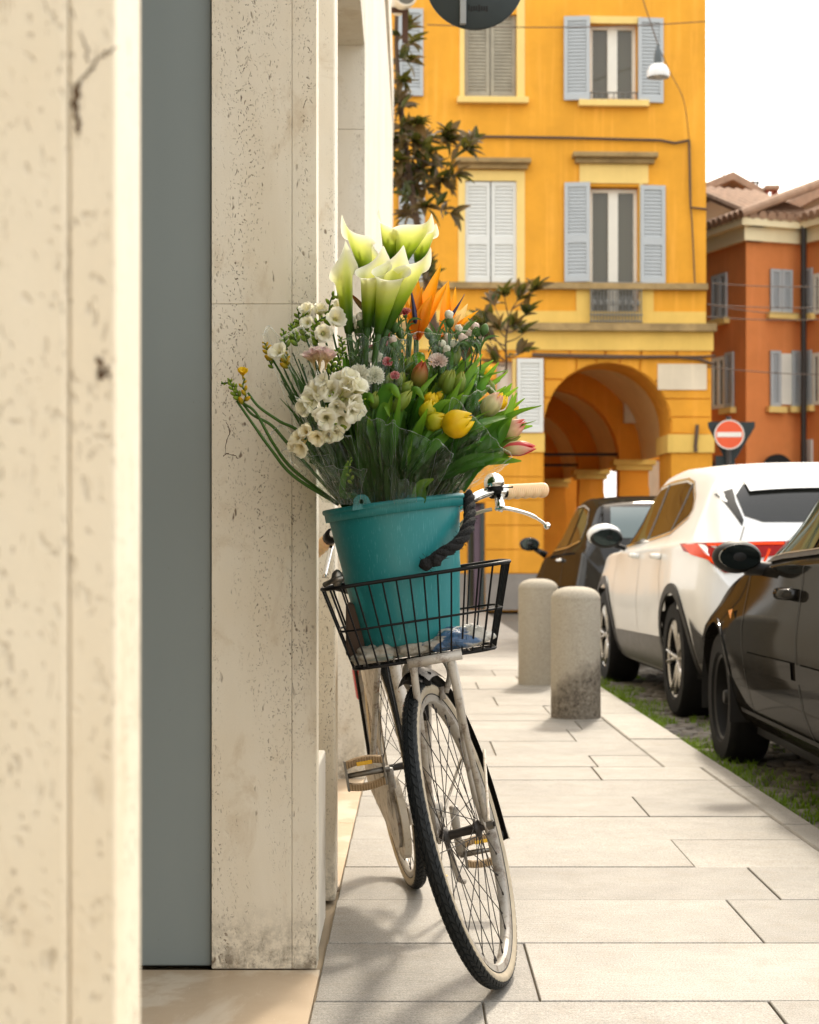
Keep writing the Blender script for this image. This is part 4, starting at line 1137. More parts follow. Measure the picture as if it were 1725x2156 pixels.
class Car:
    def __init__(s, name, label, loc, rz, ST, wheels, wr_, paint, arch_r):
        s.root = root(name, loc, label, 'car', 'parked cars', rz)
        s.M = MW[s.root.name]
        ST = np.array(ST, float)
        ys = np.concatenate([np.linspace(ST[0, 0], ST[0, 0] + .3, 16)[:-1], np.arange(ST[0, 0] + .3, ST[-1, 0] - .3, .045), np.linspace(ST[-1, 0] - .3, ST[-1, 0], 14)])
        rings = []
        for y in ys:
            zb, ws, zm, wm, zbelt, wb, zr, wr2, zt = [float(hermite(ST[:, 0], ST[:, k], y)) for k in range(1, 10)]
            g = zr - zbelt
            cp = [(0, zb), (ws * .8, zb), (ws, zb + .07), (wm, zm), (lerp(wm, wb, .75), lerp(zm, zbelt, .8)), (wb, zbelt), (lerp(wb, wr2, .16), zbelt + g * .10), (lerp(wb, wr2, .55), zbelt + g * .52), (wr2, zr), (wr2 * .84, lerp(zr, zt, .60)), (wr2 * .45, lerp(zr, zt, .93)), (0, zt)]
            rr = crom([Vector((a, 0, b)) for a, b in cp], 4)
            rings.append([(p.x, y, p.z) for p in rr])
        n = len(rings[0])
        full = [list(r_) + [(-x, y, z) for (x, y, z) in r_[-2:0:-1]] for r_ in rings]
        nn = len(full[0])
        vs = [p for r_ in full for p in r_]; fs = []
        for i in range(len(full) - 1):
            for k in range(nn):
                l = (k + 1) % nn; fs.append((i * nn + k, (i + 1) * nn + k, (i + 1) * nn + l, i * nn + l))
        fs.append(tuple(range(nn))); fs.append(tuple((len(full) - 1) * nn + k for k in range(nn - 1, -1, -1)))
        s.bvh = BVHTree.FromPolygons([Vector(v) for v in vs], fs)
        keep = []
        for f in fs:
            c = sum((Vector(vs[i]) for i in f), Vector()) / len(f)
            if len(f) == 4 and abs(c.x) > .5 and any((c.y - wy) ** 2 + (c.z - wr_) ** 2 < (arch_r - .015) ** 2 for wy in wheels): continue
            keep.append(f)
        m = MB(); m.add(vs, keep)
        s.body = s.part('body', m, paint, smooth=50)
        m = MB()
        for wy in wheels:                      # dark wheel wells
            for sx in (-1, 1):
                def well(u, v, sx=sx, wy=wy):
                    a = math.pi * (1.15 * u - .075); return Vector((sx * lerp(.52, .86, v), wy + arch_r * math.cos(a), wr_ + arch_r * math.sin(a)))
                m.grid(well, 14, 1); m.box(sx * .50 - .01, sx * .50 + .01, wy - arch_r, wy + arch_r, .15, wr_ + arch_r)
        m.box(-.72, .72, ST[0, 0] + .3, ST[-1, 0] - .3, .17, .22)
        s.part('underbody', m, M_dark)
    def part(s, name, m, mat, parent=None, smooth=True, **kw):
        o = link(name, m.mesh(name, mat, smooth), parent or s.root); MW[o.name] = s.M; return tag(o, **kw)
    def hit(s, a, b, view):
        o, d = {'side': (Vector((-3, a, b)), Vector((1, 0, 0))), 'rear': (Vector((a, -3, b)), Vector((0, 1, 0))), 'front': (Vector((a, 9, b)), Vector((0, -1, 0))), 'top': (Vector((a, b, 5)), Vector((0, 0, -1)))}[view]
        loc, nr, i, dist = s.bvh.ray_cast(o, d)
        if loc is None: return None, None
        if nr.dot(d) > 0: nr = -nr
        return loc, nr
    def patch(s, name, poly, view, mat, off=.004, step=.05, parent=None, thick=.0, smooth=True, label=None):
        bm = bmesh.new()
        vs = [bm.verts.new((a, b, 0)) for a, b in poly]
        bm.faces.new(vs)
        xs, ys = [p[0] for p in poly], [p[1] for p in poly]
        for (lo, hi, nrm) in ((min(xs), max(xs), (1, 0, 0)), (min(ys), max(ys), (0, 1, 0))):
            k = int((hi - lo) / step)
            for i in range(1, k + 1):
                c = lo + (hi - lo) * i / (k + 1)
                bmesh.ops.bisect_plane(bm, geom=bm.verts[:] + bm.edges[:] + bm.faces[:], plane_co=Vector(nrm) * c, plane_no=nrm)
        bm.verts.index_update()
        P_, last = [], None
        for v in bm.verts:
            loc, nr = s.hit(v.co.x, v.co.y, view)
            if loc is None:
                cx_, cy_ = sum(xs) / len(xs), sum(ys) / len(ys)
                for q in range(1, 30):
                    t = q / 30; loc, nr = s.hit(lerp(v.co.x, cx_, t), lerp(v.co.y, cy_, t), view)
                    if loc is not None: break
            if loc is None: loc, nr = Vector((0, 0, 0)), Vector((0, 0, 1))
            P_.append(loc + nr * off)
        fs = [tuple(v.index for v in f.verts) for f in bm.faces]
        bm.free()
        m = MB(); m.add(P_, fs)
        return s.part(name, m, mat, parent, smooth, label=label)
    def strip(s, name, pts, w, view, mat, off=.003, parent=None):
        """thin line along pts"""
        pts = [Vector((a, b)) for a, b in pts]; L, Rr = [], []
        dn = []
        for a, b in zip(pts, pts[1:]):
            k_ = max(1, int((b - a).length / .03)); dn += [a.lerp(b, i / k_) for i in range(k_)]
        pts = dn + [pts[-1]]
        for i, p in enumerate(pts):
            d = (pts[min(i + 1, len(pts) - 1)] - pts[max(i - 1, 0)]).normalized(); nr = Vector((-d.y, d.x))
            L.append(p + nr * w / 2); Rr.append(p - nr * w / 2)
        vs, fs = [], []
        for a, b in zip(L, Rr):
            for q in (a, b):
                loc, nr = s.hit(q.x, q.y, view)
                if loc is None: return None
                vs.append(loc + nr * off)
        fs = [(2 * i, 2 * i + 1, 2 * i + 3, 2 * i + 2) for i in range(len(pts) - 1)]
        m = MB(); m.add(vs, fs); return s.part(name, m, mat, parent, True)
    def arch(s, wy, wr_, r0, r1, mat, off=.010):
        vs, fs = [], []
        N = 30
        for i in range(N + 1):
            a = math.pi * (1.12 * i / N - .06)
            row = []
            for r_ in (r0, r1):
                loc, nr = s.hit(wy + r_ * math.cos(a), wr_ + r_ * math.sin(a), 'side')
                if loc is None: loc, nr = Vector((-.85, wy + r_ * math.cos(a), wr_ + r_ * math.sin(a))), Vector((-1, 0, 0))
                row.append(loc + nr * off); 
            inn = row[0].copy(); inn.x += .10
            vs += [inn, row[0], row[1], row[1] + Vector((.012, 0, 0))]
        for i in range(N):
            for k in range(3): fs.append((i * 4 + k, i * 4 + k + 1, i * 4 + k + 5, i * 4 + k + 4))
        m = MB(); m.add(vs, fs); s.part('wheel_arch', m, mat, None, 40)
    def wheel(s, x, y, r_, w, rimmat, spokes, sgn=-1, rr=.66):
        M_ = Matrix.Translation((x, y, r_)) @ Matrix.Rotation(R(90) * (1 if sgn > 0 else -1), 4, 'Y')
        m = MB(); hw = w / 2; b = r_ * rr
        m.lathe([(b, -hw * .8), (b * 1.06, -hw), (r_ * .93, -hw), (r_ * .985, -hw * .82), (r_, -hw * .6), (r_, hw * .6), (r_ * .985, hw * .82), (r_ * .93, hw), (b * 1.06, hw), (b, hw * .8)], 56, M_)
        wh = s.part('wheel', m, M_tyre, None, 35)
        m = MB(); m.lathe([(b * 1.01, hw * .82), (b * .99, hw * .88), (b * .94, hw * .80), (b * .92, hw * .1), (b * .3, hw * .05), (0, hw * .05)], 48, M_)
        s.part('rim', m, M_steelrim if spokes else rimmat, wh, 35)
        if spokes:
            for k in range(spokes):
                a = 2 * math.pi * k / spokes + .3
                for da in (-.16, .16):
                    m = MB(); m.tube([M_ @ Vector((.035 * math.cos(a), .035 * math.sin(a), hw * .66)), M_ @ Vector((b * .6 * math.cos(a + da * .6), b * .6 * math.sin(a + da * .6), hw * .74)), M_ @ Vector((b * .97 * math.cos(a + da), b * .97 * math.sin(a + da), hw * .80))], [.022, .020, .024], 8, flat=.6); s.part('spoke', m, rimmat, wh)
            m = MB(); m.lathe([(b * .93, hw * .82), (b * 1.0, hw * .90), (b * 1.0, hw * .7), (b * .93, hw * .7)], 48, M_); s.part('rim_lip', m, rimmat, wh, 35)
        else:
            for k in range(10):
                a = 2 * math.pi * k / 10; m = MB(); m.lathe([(0, 0), (.018, 0), (.02, .004)], 10, M_ @ Matrix.Translation((b * .72 * math.cos(a), b * .72 * math.sin(a), hw * .13))); s.part('rim_hole', m, M_dark, wh)
        m = MB(); m.lathe([(0, hw * .80), (.028, hw * .79), (.034, hw * .7), (.036, hw * .4)], 20, M_); s.part('hub_cap', m, rimmat, wh, 40)

# --- white crossover, rear-left view
# y, zb, ws, zm, wm, zbelt, wb, zr, wr, zt
STW = [(0.00, .42, .66, .62, .76, .80, .78, .86, .66, .88),
       (0.04, .34, .76, .62, .86, .90, .855, .98, .76, 1.00),
       (0.12, .28, .80, .64, .905, .99, .885, 1.08, .78, 1.11),
       (0.24, .25, .82, .66, .92, 1.02, .89, 1.19, .765, 1.24),
       (0.42, .23, .84, .66, .925, 1.03, .895, 1.32, .74, 1.40),
       (0.60, .22, .85, .66, .93, 1.035, .90, 1.41, .725, 1.505),
       (1.00, .21, .86, .64, .935, 1.03, .905, 1.46, .705, 1.545),
       (1.70, .20, .86, .58, .925, 1.01, .895, 1.495, .69, 1.565),
       (2.30, .20, .86, .58, .925, .99, .89, 1.47, .68, 1.545),
       (2.80, .20, .86, .60, .925, .98, .885, 1.33, .68, 1.40),
       (3.30, .21, .86, .64, .93, .975, .875, 1.08, .70, 1.13),
       (3.70, .22, .85, .64, .925, .95, .86, 1.00, .70, 1.05),
       (4.15, .25, .80, .62, .87, .86, .80, .92, .62, .97),
       (4.40, .30, .68, .58, .74, .74, .68, .80, .52, .84),
       (4.49, .36, .52, .52, .56, .62, .52, .66, .40, .69)]
RWc = .352
cw = Car('white_car', 'white crossover car parked by the kerb, seen from behind', (2.55, 9.49, ROAD), R(2.5), STW, (.87, 3.55), RWc, M_cwhite, .405)
for wy in (.87, 3.55):
    cw.arch(wy, RWc, .395, .455, M_clad)
    for sx in (-1, 1): cw.wheel(sx * .805, wy, RWc, .235, M_alloy, 5, sx)
cw.patch('side_window', [(3.12, 1.03), (2.14, 1.075), (2.06, 1.43), (2.35, 1.415), (2.78, 1.27)], 'side', M_cglass)
cw.patch('side_window', [(2.06, 1.08), (1.32, 1.125), (1.20, 1.41), (1.40, 1.435), (2.0, 1.435)], 'side', M_cglass)
cw.patch('quarter_window', [(1.27, 1.135), (.93, 1.215), (.90, 1.25), (.96, 1.31), (1.15, 1.40)], 'side', M_cglass)
trim = [(3.16, 1.02), (2.1, 1.062), (1.3, 1.108), (.9, 1.20), (.872, 1.25), (.94, 1.325), (1.16, 1.425), (1.40, 1.455), (2.05, 1.452), (2.38, 1.432), (2.80, 1.285), (3.14, 1.05)]
cw.strip('window_trim', trim, .014, 'side', M_chrome, .006)
cw.strip('window_pillar', [(2.10, 1.07), (2.03, 1.44)], .075, 'side', M_clad, .0055); cw.strip('window_pillar', [(1.295, 1.125), (1.175, 1.42)], .05, 'side', M_clad, .0055)
cw.patch('rear_window', [(-.60, 1.385), (-.3, 1.405), (.3, 1.405), (.60, 1.385), (.66, 1.32), (.645, 1.20), (.55, 1.165), (-.55, 1.165), (-.645, 1.20), (-.66, 1.32)], 'rear', M_cglass)
cw.patch('rear_quarter_trim', [(-.755, 1.33), (-.665, 1.36), (-.672, 1.28), (-.655, 1.175), (-.672, 1.14)], 'rear', M_clad, .005)
cw.patch('tail_light', [(-.905, 1.045), (-.45, 1.055), (-.45, .985), (-.60, .965), (-.665, .895), (-.80, .88), (-.865, .93), (-.905, 1.0)], 'rear', M_taill, .008)
tl = cw.part('tail_light_bar', MB(), M_taill) if False else cw.patch('tail_light', [(-.448, 1.055), (.90, 1.045), (.90, 1.0), (.45, .99), (-.448, .99)], 'rear', M_taill, .008)
cw.strip('light_guide', [(-.893, 1.035), (-.893, .985), (-.85, .93), (-.79, .892), (-.68, .905), (-.63, .955)], .016, 'rear', M_tailo, .012)
cw.strip('light_guide', [(-.86, 1.032), (-.66, 1.038), (-.46, 1.04)], .014, 'rear', M_tailo, .012)
for k in range(4): cw.strip('light_guide', [(-.80 + k * .07, .93), (-.755 + k * .07, 1.01)], .014, 'rear', M_tailo, .011)
cw.patch('bumper_cladding', [(-.80, .56), (.80, .56), (.82, .36), (-.82, .36)], 'rear', M_clad, .006)
cw.patch('bumper_vent', [(.30, .56), (.38, .62), (.38, .36), (.10, .36), (.10, .50)], 'side', M_clad, .010)
cw.patch('sill_cladding', [(1.34, .46), (3.10, .43), (3.10, .24), (1.34, .24)], 'side', M_clad2, .006)
cw.patch('rear_cladding', [(.42, .46), (.10, .48), (.06, .36), (.12, .28), (.45, .25)], 'side', M_clad2, .006)
cw.strip('door_gap', [(2.12, 1.05), (2.13, .7), (2.10, .46)], .008, 'side', M_gapl); cw.strip('door_gap', [(1.30, 1.1), (1.34, .85), (1.22, .62)], .008, 'side', M_gapl); cw.strip('door_gap', [(3.12, 1.0), (3.08, .7), (3.05, .46)], .008, 'side', M_gapl)
cw.strip('hatch_gap', [(-.66, 1.14), (-.70, 1.06), (-.62, .86), (-.60, .62)], .008, 'rear', M_gapl)
for y in (1.45, 2.30):
    h, nr = cw.hit(y, .965, 'side'); m = MB(); m.tube([h + Vector((-.004, -.11, -.004)), h + Vector((-.035, -.07, 0)), h + Vector((-.035, .05, .004)), h + Vector((-.004, .10, .004))], .013, 8, flat=1.3); cw.part('door_handle', m, M_cwhite)
h = Vector((-.90, 3.02, 1.06))
m = MB(); m.blob(Matrix.Translation(h + Vector((-.10, .01, .05))) @ Matrix.Rotation(R(-8), 4, 'Z') @ Matrix.Diagonal((.125, .075, .085, 1)), 3); mr = cw.part('wing_mirror', m, M_cwhite)
m = MB(); m.blob(Matrix.Translation(h + Vector((-.088, -.012, .033))) @ Matrix.Rotation(R(-8), 4, 'Z') @ Matrix.Diagonal((.122, .072, .078, 1)), 3); cw.part('mirror_case', m, M_clad, mr)
m = MB(); m.lathe([(0, .0), (1, 0), (1, -.05)], 24, Matrix.Translation(h + Vector((-.095, -.083, .035))) @ Matrix.Rotation(R(90), 4, 'X') @ Matrix.Diagonal((.098, .06, .1, 1))); cw.part('mirror_glass', m, M_mirror, mr, 40)
m = MB(); m.tube([h + Vector((.06, 0, -.05)), h + Vector((-.05, 0, -.01))], .03, 8, flat=.6); cw.part('mirror_foot', m, M_clad, mr)
t0_, _ = cw.hit(0.02, .80, 'top')
m = MB(); m.blob(Matrix.Translation(t0_ + Vector((0, 0, .012))) @ Matrix.Diagonal((.05, .085, .022, 1)), 2); m.tube([t0_ + Vector((0, .02, .02)), t0_ + Vector((0, -.03, .135))], [.011, .006], 8); cw.part('roof_antenna', m, M_clad)
m = MB()
cw.patch('roof_spoiler', [(-.60, .52), (.60, .52), (.58, .36), (-.58, .36)], 'top', M_cwhite, .022)
cw.patch('number_plate', [(-.26, .80), (.26, .80), (.26, .69), (-.26, .69)], 'rear', M_signw, .008)

# --- charcoal hatchback in front at right, seen along its left side
STB = [(0.00, .42, .60, .60, .70, .78, .70, .84, .60, .86),
       (0.10, .30, .76, .62, .84, .90, .80, 1.02, .66, 1.05),
       (0.40, .24, .80, .62, .865, .98, .82, 1.32, .60, 1.38),
       (0.90, .22, .81, .60, .87, .985, .83, 1.43, .57, 1.485),
       (1.60, .21, .81, .58, .87, .965, .83, 1.45, .56, 1.50),
       (2.10, .21, .81, .58, .87, .945, .825, 1.32, .57, 1.375),
       (2.60, .21, .81, .60, .87, .92, .815, 1.04, .62, 1.09),
       (2.95, .22, .81, .61, .87, .885, .80, .935, .64, .98),
       (3.45, .23, .80, .60, .865, .80, .765, .865, .60, .91),
       (3.85, .26, .74, .56, .80, .69, .70, .75, .50, .80),
       (4.04, .30, .60, .52, .66, .60, .60, .64, .42, .68),
       (4.10, .36, .46, .50, .50, .56, .46, .58, .34, .60)]
RWb = .315
cb_ = Car('charcoal_hatchback', 'charcoal hatchback car nearest the camera at the right edge', (2.335, 4.90, ROAD), R(.4), STB, (.70, 3.23), RWb, M_cblack, .365)
for wy in (.70, 3.23):
    cb_.arch(wy, RWb, .355, .375, M_cblack, .006)
    for sx in (-1, 1): cb_.wheel(sx * .745, wy, RWb, .19, M_steelrim, 0, sx, .64)
cb_.patch('side_window', [(2.52, .975), (1.62, 1.015), (1.58, 1.36), (1.74, 1.36), (2.10, 1.24)], 'side', M_cglass2)
cb_.patch('side_window', [(1.52, 1.02), (.85, 1.05), (.92, 1.34), (1.50, 1.37)], 'side', M_cglass2)
cb_.patch('windscreen', [(-.50, 1.66), (.50, 1.66), (.60, 2.62), (-.60, 2.62)], 'top', M_cglass, .004)
cb_.strip('window_seal', [(2.62, .955), (2.1, .985), (1.6, 1.0), (.8, 1.035)], .022, 'side', M_clad, .007)
cb_.strip('window_trim', [(2.60, .968), (2.1, .998), (1.6, 1.013), (.8, 1.048)], .006, 'side', plain('trim_bronze', (.30, .24, .18), .35, .6), .010)
cb_.strip('pillar_trim', [(2.64, .985), (2.30, 1.17), (2.08, 1.28), (1.74, 1.395), (1.5, 1.41)], .026, 'side', M_clad, .006)
cb_.strip('door_gap', [(2.60, .93), (2.58, .7), (2.52, .45), (2.50, .28)], .009, 'side', M_gap); cb_.strip('door_gap', [(1.56, .98), (1.56, .7), (1.50, .4), (1.42, .28)], .009, 'side', M_gap)
cb_.patch('rub_strip', [(2.50, .575), (1.60, .585), (1.60, .515), (2.50, .505)], 'side', M_cblack, .010); cb_.patch('rub_strip', [(1.52, .585), (.95, .59), (.95, .52), (1.52, .515)], 'side', M_cblack, .010)
cb_.strip('sill_line', [(2.80, .30), (1.1, .30)], .02, 'side', M_clad, .006)
cb_.patch('side_indicator', [(2.90, .735), (2.80, .745), (2.80, .70)], 'side', M_indic, .012, .02)
h, nr = cb_.hit(1.74, .845, 'side'); m = MB(); m.tube([h + Vector((0, -.11, 0)), h + Vector((-.04, -.075, 0)), h + Vector((-.04, .06, .0)), h + Vector((0, .10, 0))], .016, 8, flat=1.4); cb_.part('door_handle', m, M_cblack)
m = MB(); m.blob(Matrix.Translation(h + Vector((.004, 0, -.005))) @ Matrix.Diagonal((.01, .07, .035, 1)), 2); cb_.part('handle_cup', m, M_gap)
h = Vector((-.865, 2.32, .985))
mrm = MB(); mrm.blob(Matrix.Translation(h + Vector((-.07, .02, .0))) @ Matrix.Diagonal((.104, .075, .070, 1)), 4); mr = cb_.part('wing_mirror', mrm, M_clad)
prof = [(0, 0), (.97, 0), (1, -.2)]
m = MB(); m.lathe(prof, 36, Matrix.Translation(h + Vector((-.07, -.052, .0))) @ Matrix.Rotation(R(90), 4, 'X') @ Matrix.Diagonal((.086, .054, .1, 1))); cb_.part('mirror_glass', m, M_mirror, mr, 40)
m = MB(); m.tube([h + Vector((-.03, .03, -.045)), h + Vector((.05, .03, -.05)), h + Vector((.12, .03, -.06))], [.05, .045, .05], 10, flat=.7); cb_.part('mirror_foot', m, M_clad, mr)
m = MB(); m.add([cb_.hit(2.62, .965, 'side')[0] + Vector((-.008, 0, 0)), cb_.hit(2.36, .985, 'side')[0] + Vector((-.008, 0, 0)), cb_.hit(2.36, 1.10, 'side')[0] + Vector((-.008, 0, 0))], [(0, 1, 2)]); cb_.part('mirror_gusset', m, M_clad)

# --- small dark rounded car further along
STF = [(0.00, .42, .56, .60, .66, .80, .66, .86, .56, .88),
       (0.08, .32, .70, .62, .78, .92, .76, 1.04, .64, 1.07),
       (0.22, .26, .74, .62, .81, .97, .775, 1.22, .61, 1.27),
       (0.50, .23, .76, .60, .82, .98, .78, 1.38, .585, 1.44),
       (1.10, .22, .76, .58, .82, .965, .78, 1.435, .57, 1.49),
       (1.60, .22, .76, .58, .82, .95, .775, 1.40, .57, 1.46),
       (2.00, .22, .76, .58, .82, .935, .77, 1.24, .58, 1.29),
       (2.40, .22, .76, .60, .82, .915, .76, .99, .62, 1.04),
       (2.90, .23, .75, .60, .815, .84, .73, .90, .58, .95),
       (3.30, .27, .66, .56, .72, .72, .62, .78, .46, .83),
       (3.50, .32, .50, .52, .56, .60, .48, .64, .36, .68),
       (3.55, .38, .36, .50, .40, .54, .36, .56, .28, .58)]
cf = Car('small_dark_car', 'small rounded black car parked ahead of the white crossover', (2.28, 14.6, ROAD), R(4.0), STF, (.62, 2.92), .29, M_cbrown, .335)
for wy in (.62, 2.92):
    cf.arch(wy, .29, .325, .345, M_cbrown, .005)
    for sx in (-1, 1): cf.wheel(sx * .70, wy, .29, .18, M_alloy, 5, sx)
cf.patch('side_window', [(2.28, .985), (1.22, 1.03), (1.20, 1.38), (1.55, 1.37), (1.95, 1.21)], 'side', M_cglass)
cf.patch('quarter_window', [(1.12, 1.035), (.62, 1.09), (.66, 1.22), (.82, 1.34), (1.10, 1.38)], 'side', M_cglass)
cf.strip('window_trim', [(2.34, .972), (1.2, 1.015), (.6, 1.075)], .014, 'side', M_chrome, .006)
cf.strip('window_trim', [(2.32, 1.0), (1.97, 1.23), (1.56, 1.392), (1.15, 1.40), (.8, 1.355), (.62, 1.22), (.59, 1.09)], .012, 'side', M_rustchrome, .006)
cf.patch('rear_window', [(-.50, 1.37), (.50, 1.37), (.56, 1.10), (-.56, 1.10)], 'rear', glass_mat('car_glass_sky', (.10, .13, .13), .03))
cf.strip('door_gap', [(1.17, 1.0), (1.17, .7), (1.10, .35)], .009, 'side', M_gap); cf.strip('door_gap', [(2.38, .95), (2.36, .65), (2.30, .35)], .009, 'side', M_gap)
h, nr = cf.hit(1.32, .90, 'side'); m = MB(); m.tube([h + Vector((0, -.09, 0)), h + Vector((-.03, -.06, 0)), h + Vector((-.03, .05, 0)), h + Vector((0, .08, 0))], .014, 8); cf.part('door_handle', m, M_chrome)
h = Vector((-.84, 2.20, 1.02))
m = MB(); m.blob(Matrix.Translation(h + Vector((-.115, 0, .03))) @ Matrix.Diagonal((.10, .065, .068, 1)), 3); mr = cf.part('wing_mirror', m, M_cbrown)
m = MB(); m.lathe([(0, 0), (1, 0), (1, -.1)], 28, Matrix.Translation(h + Vector((-.115, -.061, .03))) @ Matrix.Rotation(R(90), 4, 'X') @ Matrix.Diagonal((.082, .054, .1, 1))); cf.part('mirror_glass', m, M_mirror, mr, 40)
m = MB(); m.tube([h + Vector((-.07, .01, -.01)), h + Vector((.05, .01, -.08))], [.022, .035], 8); cf.part('mirror_foot', m, M_cbrown, mr)
# ------------------------------------------------------------------ bicycle
RC = Vector((.012, 4.88, 0)); FCp = Vector((.190, 3.80, 0))
Fh = (FCp - RC); WB = Fh.length; Fh = Fh / WB
LEAN = R(9.3); STEER = R(-22.5)
Lh = Vector((-Fh.y, Fh.x, 0))
Ub = Vector((0, 0, math.cos(LEAN))) - Lh * math.sin(LEAN)
Lb = Lh * math.cos(LEAN) + Vector((0, 0, math.sin(LEAN)))
BT = m4(Matrix((Fh, Lb, Ub)).transposed(), RC)
RW = .345
HA = R(70)
axd = Vector((-math.cos(HA), 0, math.sin(HA)))
axp = Vector((WB - .05 / math.sin(HA), 0, RW))
def ax_at(u): return axp + axd * ((u - RW) / axd.z)
FT = BT @ Matrix.Translation(axp) @ Matrix.Rotation(STEER, 4, axd) @ Matrix.Translation(-axp)
BK = root('bicycle', RC, 'worn white step-through bicycle leaning by the wall with flowers in its basket', 'bicycle')
V3 = Vector
def btube(mb, pts, r, n=10, M=BT, sm=0, flat=None):
    pts = [V3(p) for p in pts]
    if sm: pts = crom(pts, sm)
    if isinstance(r, tuple): r = [lerp(r[0], r[1], i / (len(pts) - 1)) for i in range(len(pts))]
    return mb.tube([M @ p for p in pts], r, n, flat=flat)

def wheel(M, hub, name):
    """M: bike-space matrix, hub: axle centre"""
    W_ = M @ Matrix.Translation(hub) @ Matrix(((1, 0, 0, 0), (0, 0, 1, 0), (0, -1, 0, 0), (0, 0, 0, 1)))   # z of the lathe -> across the bike
    m = MB()
    prof = [(.308, -.012), (.3115, -.0125), (.312, -.009), (.300, -.0075), (.296, 0), (.300, .0075), (.312, .009), (.3115, .0125), (.308, .012), (.297, .0115), (.2925, .006), (.2925, -.006), (.297, -.0115), (.308, -.012)]
    m.lathe(prof, 96, W_)
    wh = part(name, m, M_rustchrome, BK, 40)
    # tyre
    m = MB(); t = .0182; c = RW - .019
    sect = [(c + t * math.cos(a), t * 1.03 * math.sin(a)) for a in [R(x) for x in range(-68, 69, 8)]]
    m.lathe(sect, 110, W_); part('tyre', m, M_rubber, wh, True)
    for s in (-1, 1):
        m = MB()
        sw = [(c + t * math.cos(a), s * t * 1.03 * math.sin(a)) for a in [R(x) for x in range(64, 101, 6)]] + [(.3125, s * .0115)]
        m.lathe(sw, 96, W_); part('sidewall', m, M_whitewall, wh, True)
        m = MB(); m.tube([W_ @ V3((.3128 * math.cos(k * math.pi / 48), .3128 * math.sin(k * math.pi / 48), s * .0128)) for k in range(96)], .0013, 5, closed=True); part('tyre_bead', m, M_rubber, wh, True)
    m = MB()
    N = 96
    for k in range(N):                      # block tread: centre diamonds and shoulder lugs
        for (off, wv, h, shear) in ((-.72, .20, .0022, .5), (-.24, .19, .0024, -.6), (.24, .19, .0024, .6), (.72, .20, .0022, -.5)):
            a0 = (k + (.5 if abs(off) < .5 else 0)) * 2 * math.pi / N
            vs = []
            for hh in (0, h):
                for (da, dw) in ((-1, -1), (1, -1), (1, 1), (-1, 1)):
                    e = .92 if hh else 1.0
                    aa = a0 + (da * .40 * e + dw * shear * .45) * 2 * math.pi / N
                    ph = off + dw * wv * e
                    r_ = c + (t + hh) * math.cos(ph)
                    vs.append(W_ @ V3((r_ * math.cos(aa), r_ * math.sin(aa), (t * 1.03 + hh) * math.sin(ph))))
            m.add(vs, [(4, 5, 6, 7), (0, 1, 5, 4), (1, 2, 6, 5), (2, 3, 7, 6), (3, 0, 4, 7)])
    part('tread', m, M_rubber, wh, kind='stuff')
    m = MB(); m.lathe([(0, -.078), (.006, -.078), (.006, -.055), (.009, -.055), (.009, -.045), (.019, -.042), (.021, -.036), (.019, -.033), (.011, -.028), (.010, 0), (.011, .028), (.019, .033), (.021, .036), (.019, .042), (.009, .045), (.009, .055), (.006, .055), (.006, .078), (0, .078)], 20, W_)
    part('hub', m, M_greasy, wh, 40)
    for s in (-1, 1):
        m = MB(); m.lathe([(0, s * .0735), (.011, s * .0735), (.011, s * .060), (0, s * .060)], 6, W_); part('axle_nut', m, M_steel, wh)
    for k in range(36):
        s = 1 if k % 2 else -1
        ar_ = 2 * math.pi * (k + .5) / 36
        cross = (1 if (k // 2) % 2 else -1) * R(62)
        p0 = W_ @ V3((.0185 * math.cos(ar_ + cross), .0185 * math.sin(ar_ + cross), s * .037))
        p1 = W_ @ V3((.2955 * math.cos(ar_), .2955 * math.sin(ar_), s * .003))
        m = MB(); m.tube([p0, p1], .00115, 5, cap=False); pn = p1 + (p0 - p1).normalized() * .014; m.tube([p1, pn], .0022, 5)
        part('spoke', m, M_greasy, wh)
    return wh
wf = wheel(FT, V3((WB, 0, RW)), 'front_wheel')
wr = wheel(BT, V3((0, 0, RW)), 'rear_wheel')

# frame
BB = V3((.46, 0, .285))
m = MB()
btube(m, [ax_at(.735), ax_at(.93)], .019, 14)
btube(m, [ax_at(.765), BB], .0165, 12)
btube(m, [ax_at(.89), V3((.70, 0, .66)), V3((.53, 0, .50)), V3((.405, 0, .46))], .0145, 12, sm=6)
btube(m, [BB, V3((.295, 0, .80))], .0155, 12)
for s in (-1, 1):
    btube(m, [V3((.30, s * .018, .765)), V3((.0, s * .066, RW))], .0085, 8)
    btube(m, [V3((.44, s * .03, .285)), V3((.25, s * .05, .31)), V3((0, s * .066, RW))], .0095, 8)
Wb = BT @ Matrix.Translation(BB) @ Matrix(((1, 0, 0, 0), (0, 0, 1, 0), (0, -1, 0, 0), (0, 0, 0, 1)))
m.lathe([(0, -.045), (.024, -.045), (.024, .045), (0, .045)], 18, Wb)
part('frame', m, M_bwhite, BK, 40)
# head badge, cables
m = MB(); btube(m, [ax_at(.86) + V3((.019, -.012, 0)), ax_at(.82) + V3((.021, 0, 0))], .006, 8); part('head_badge', m, M_chrome, BK)
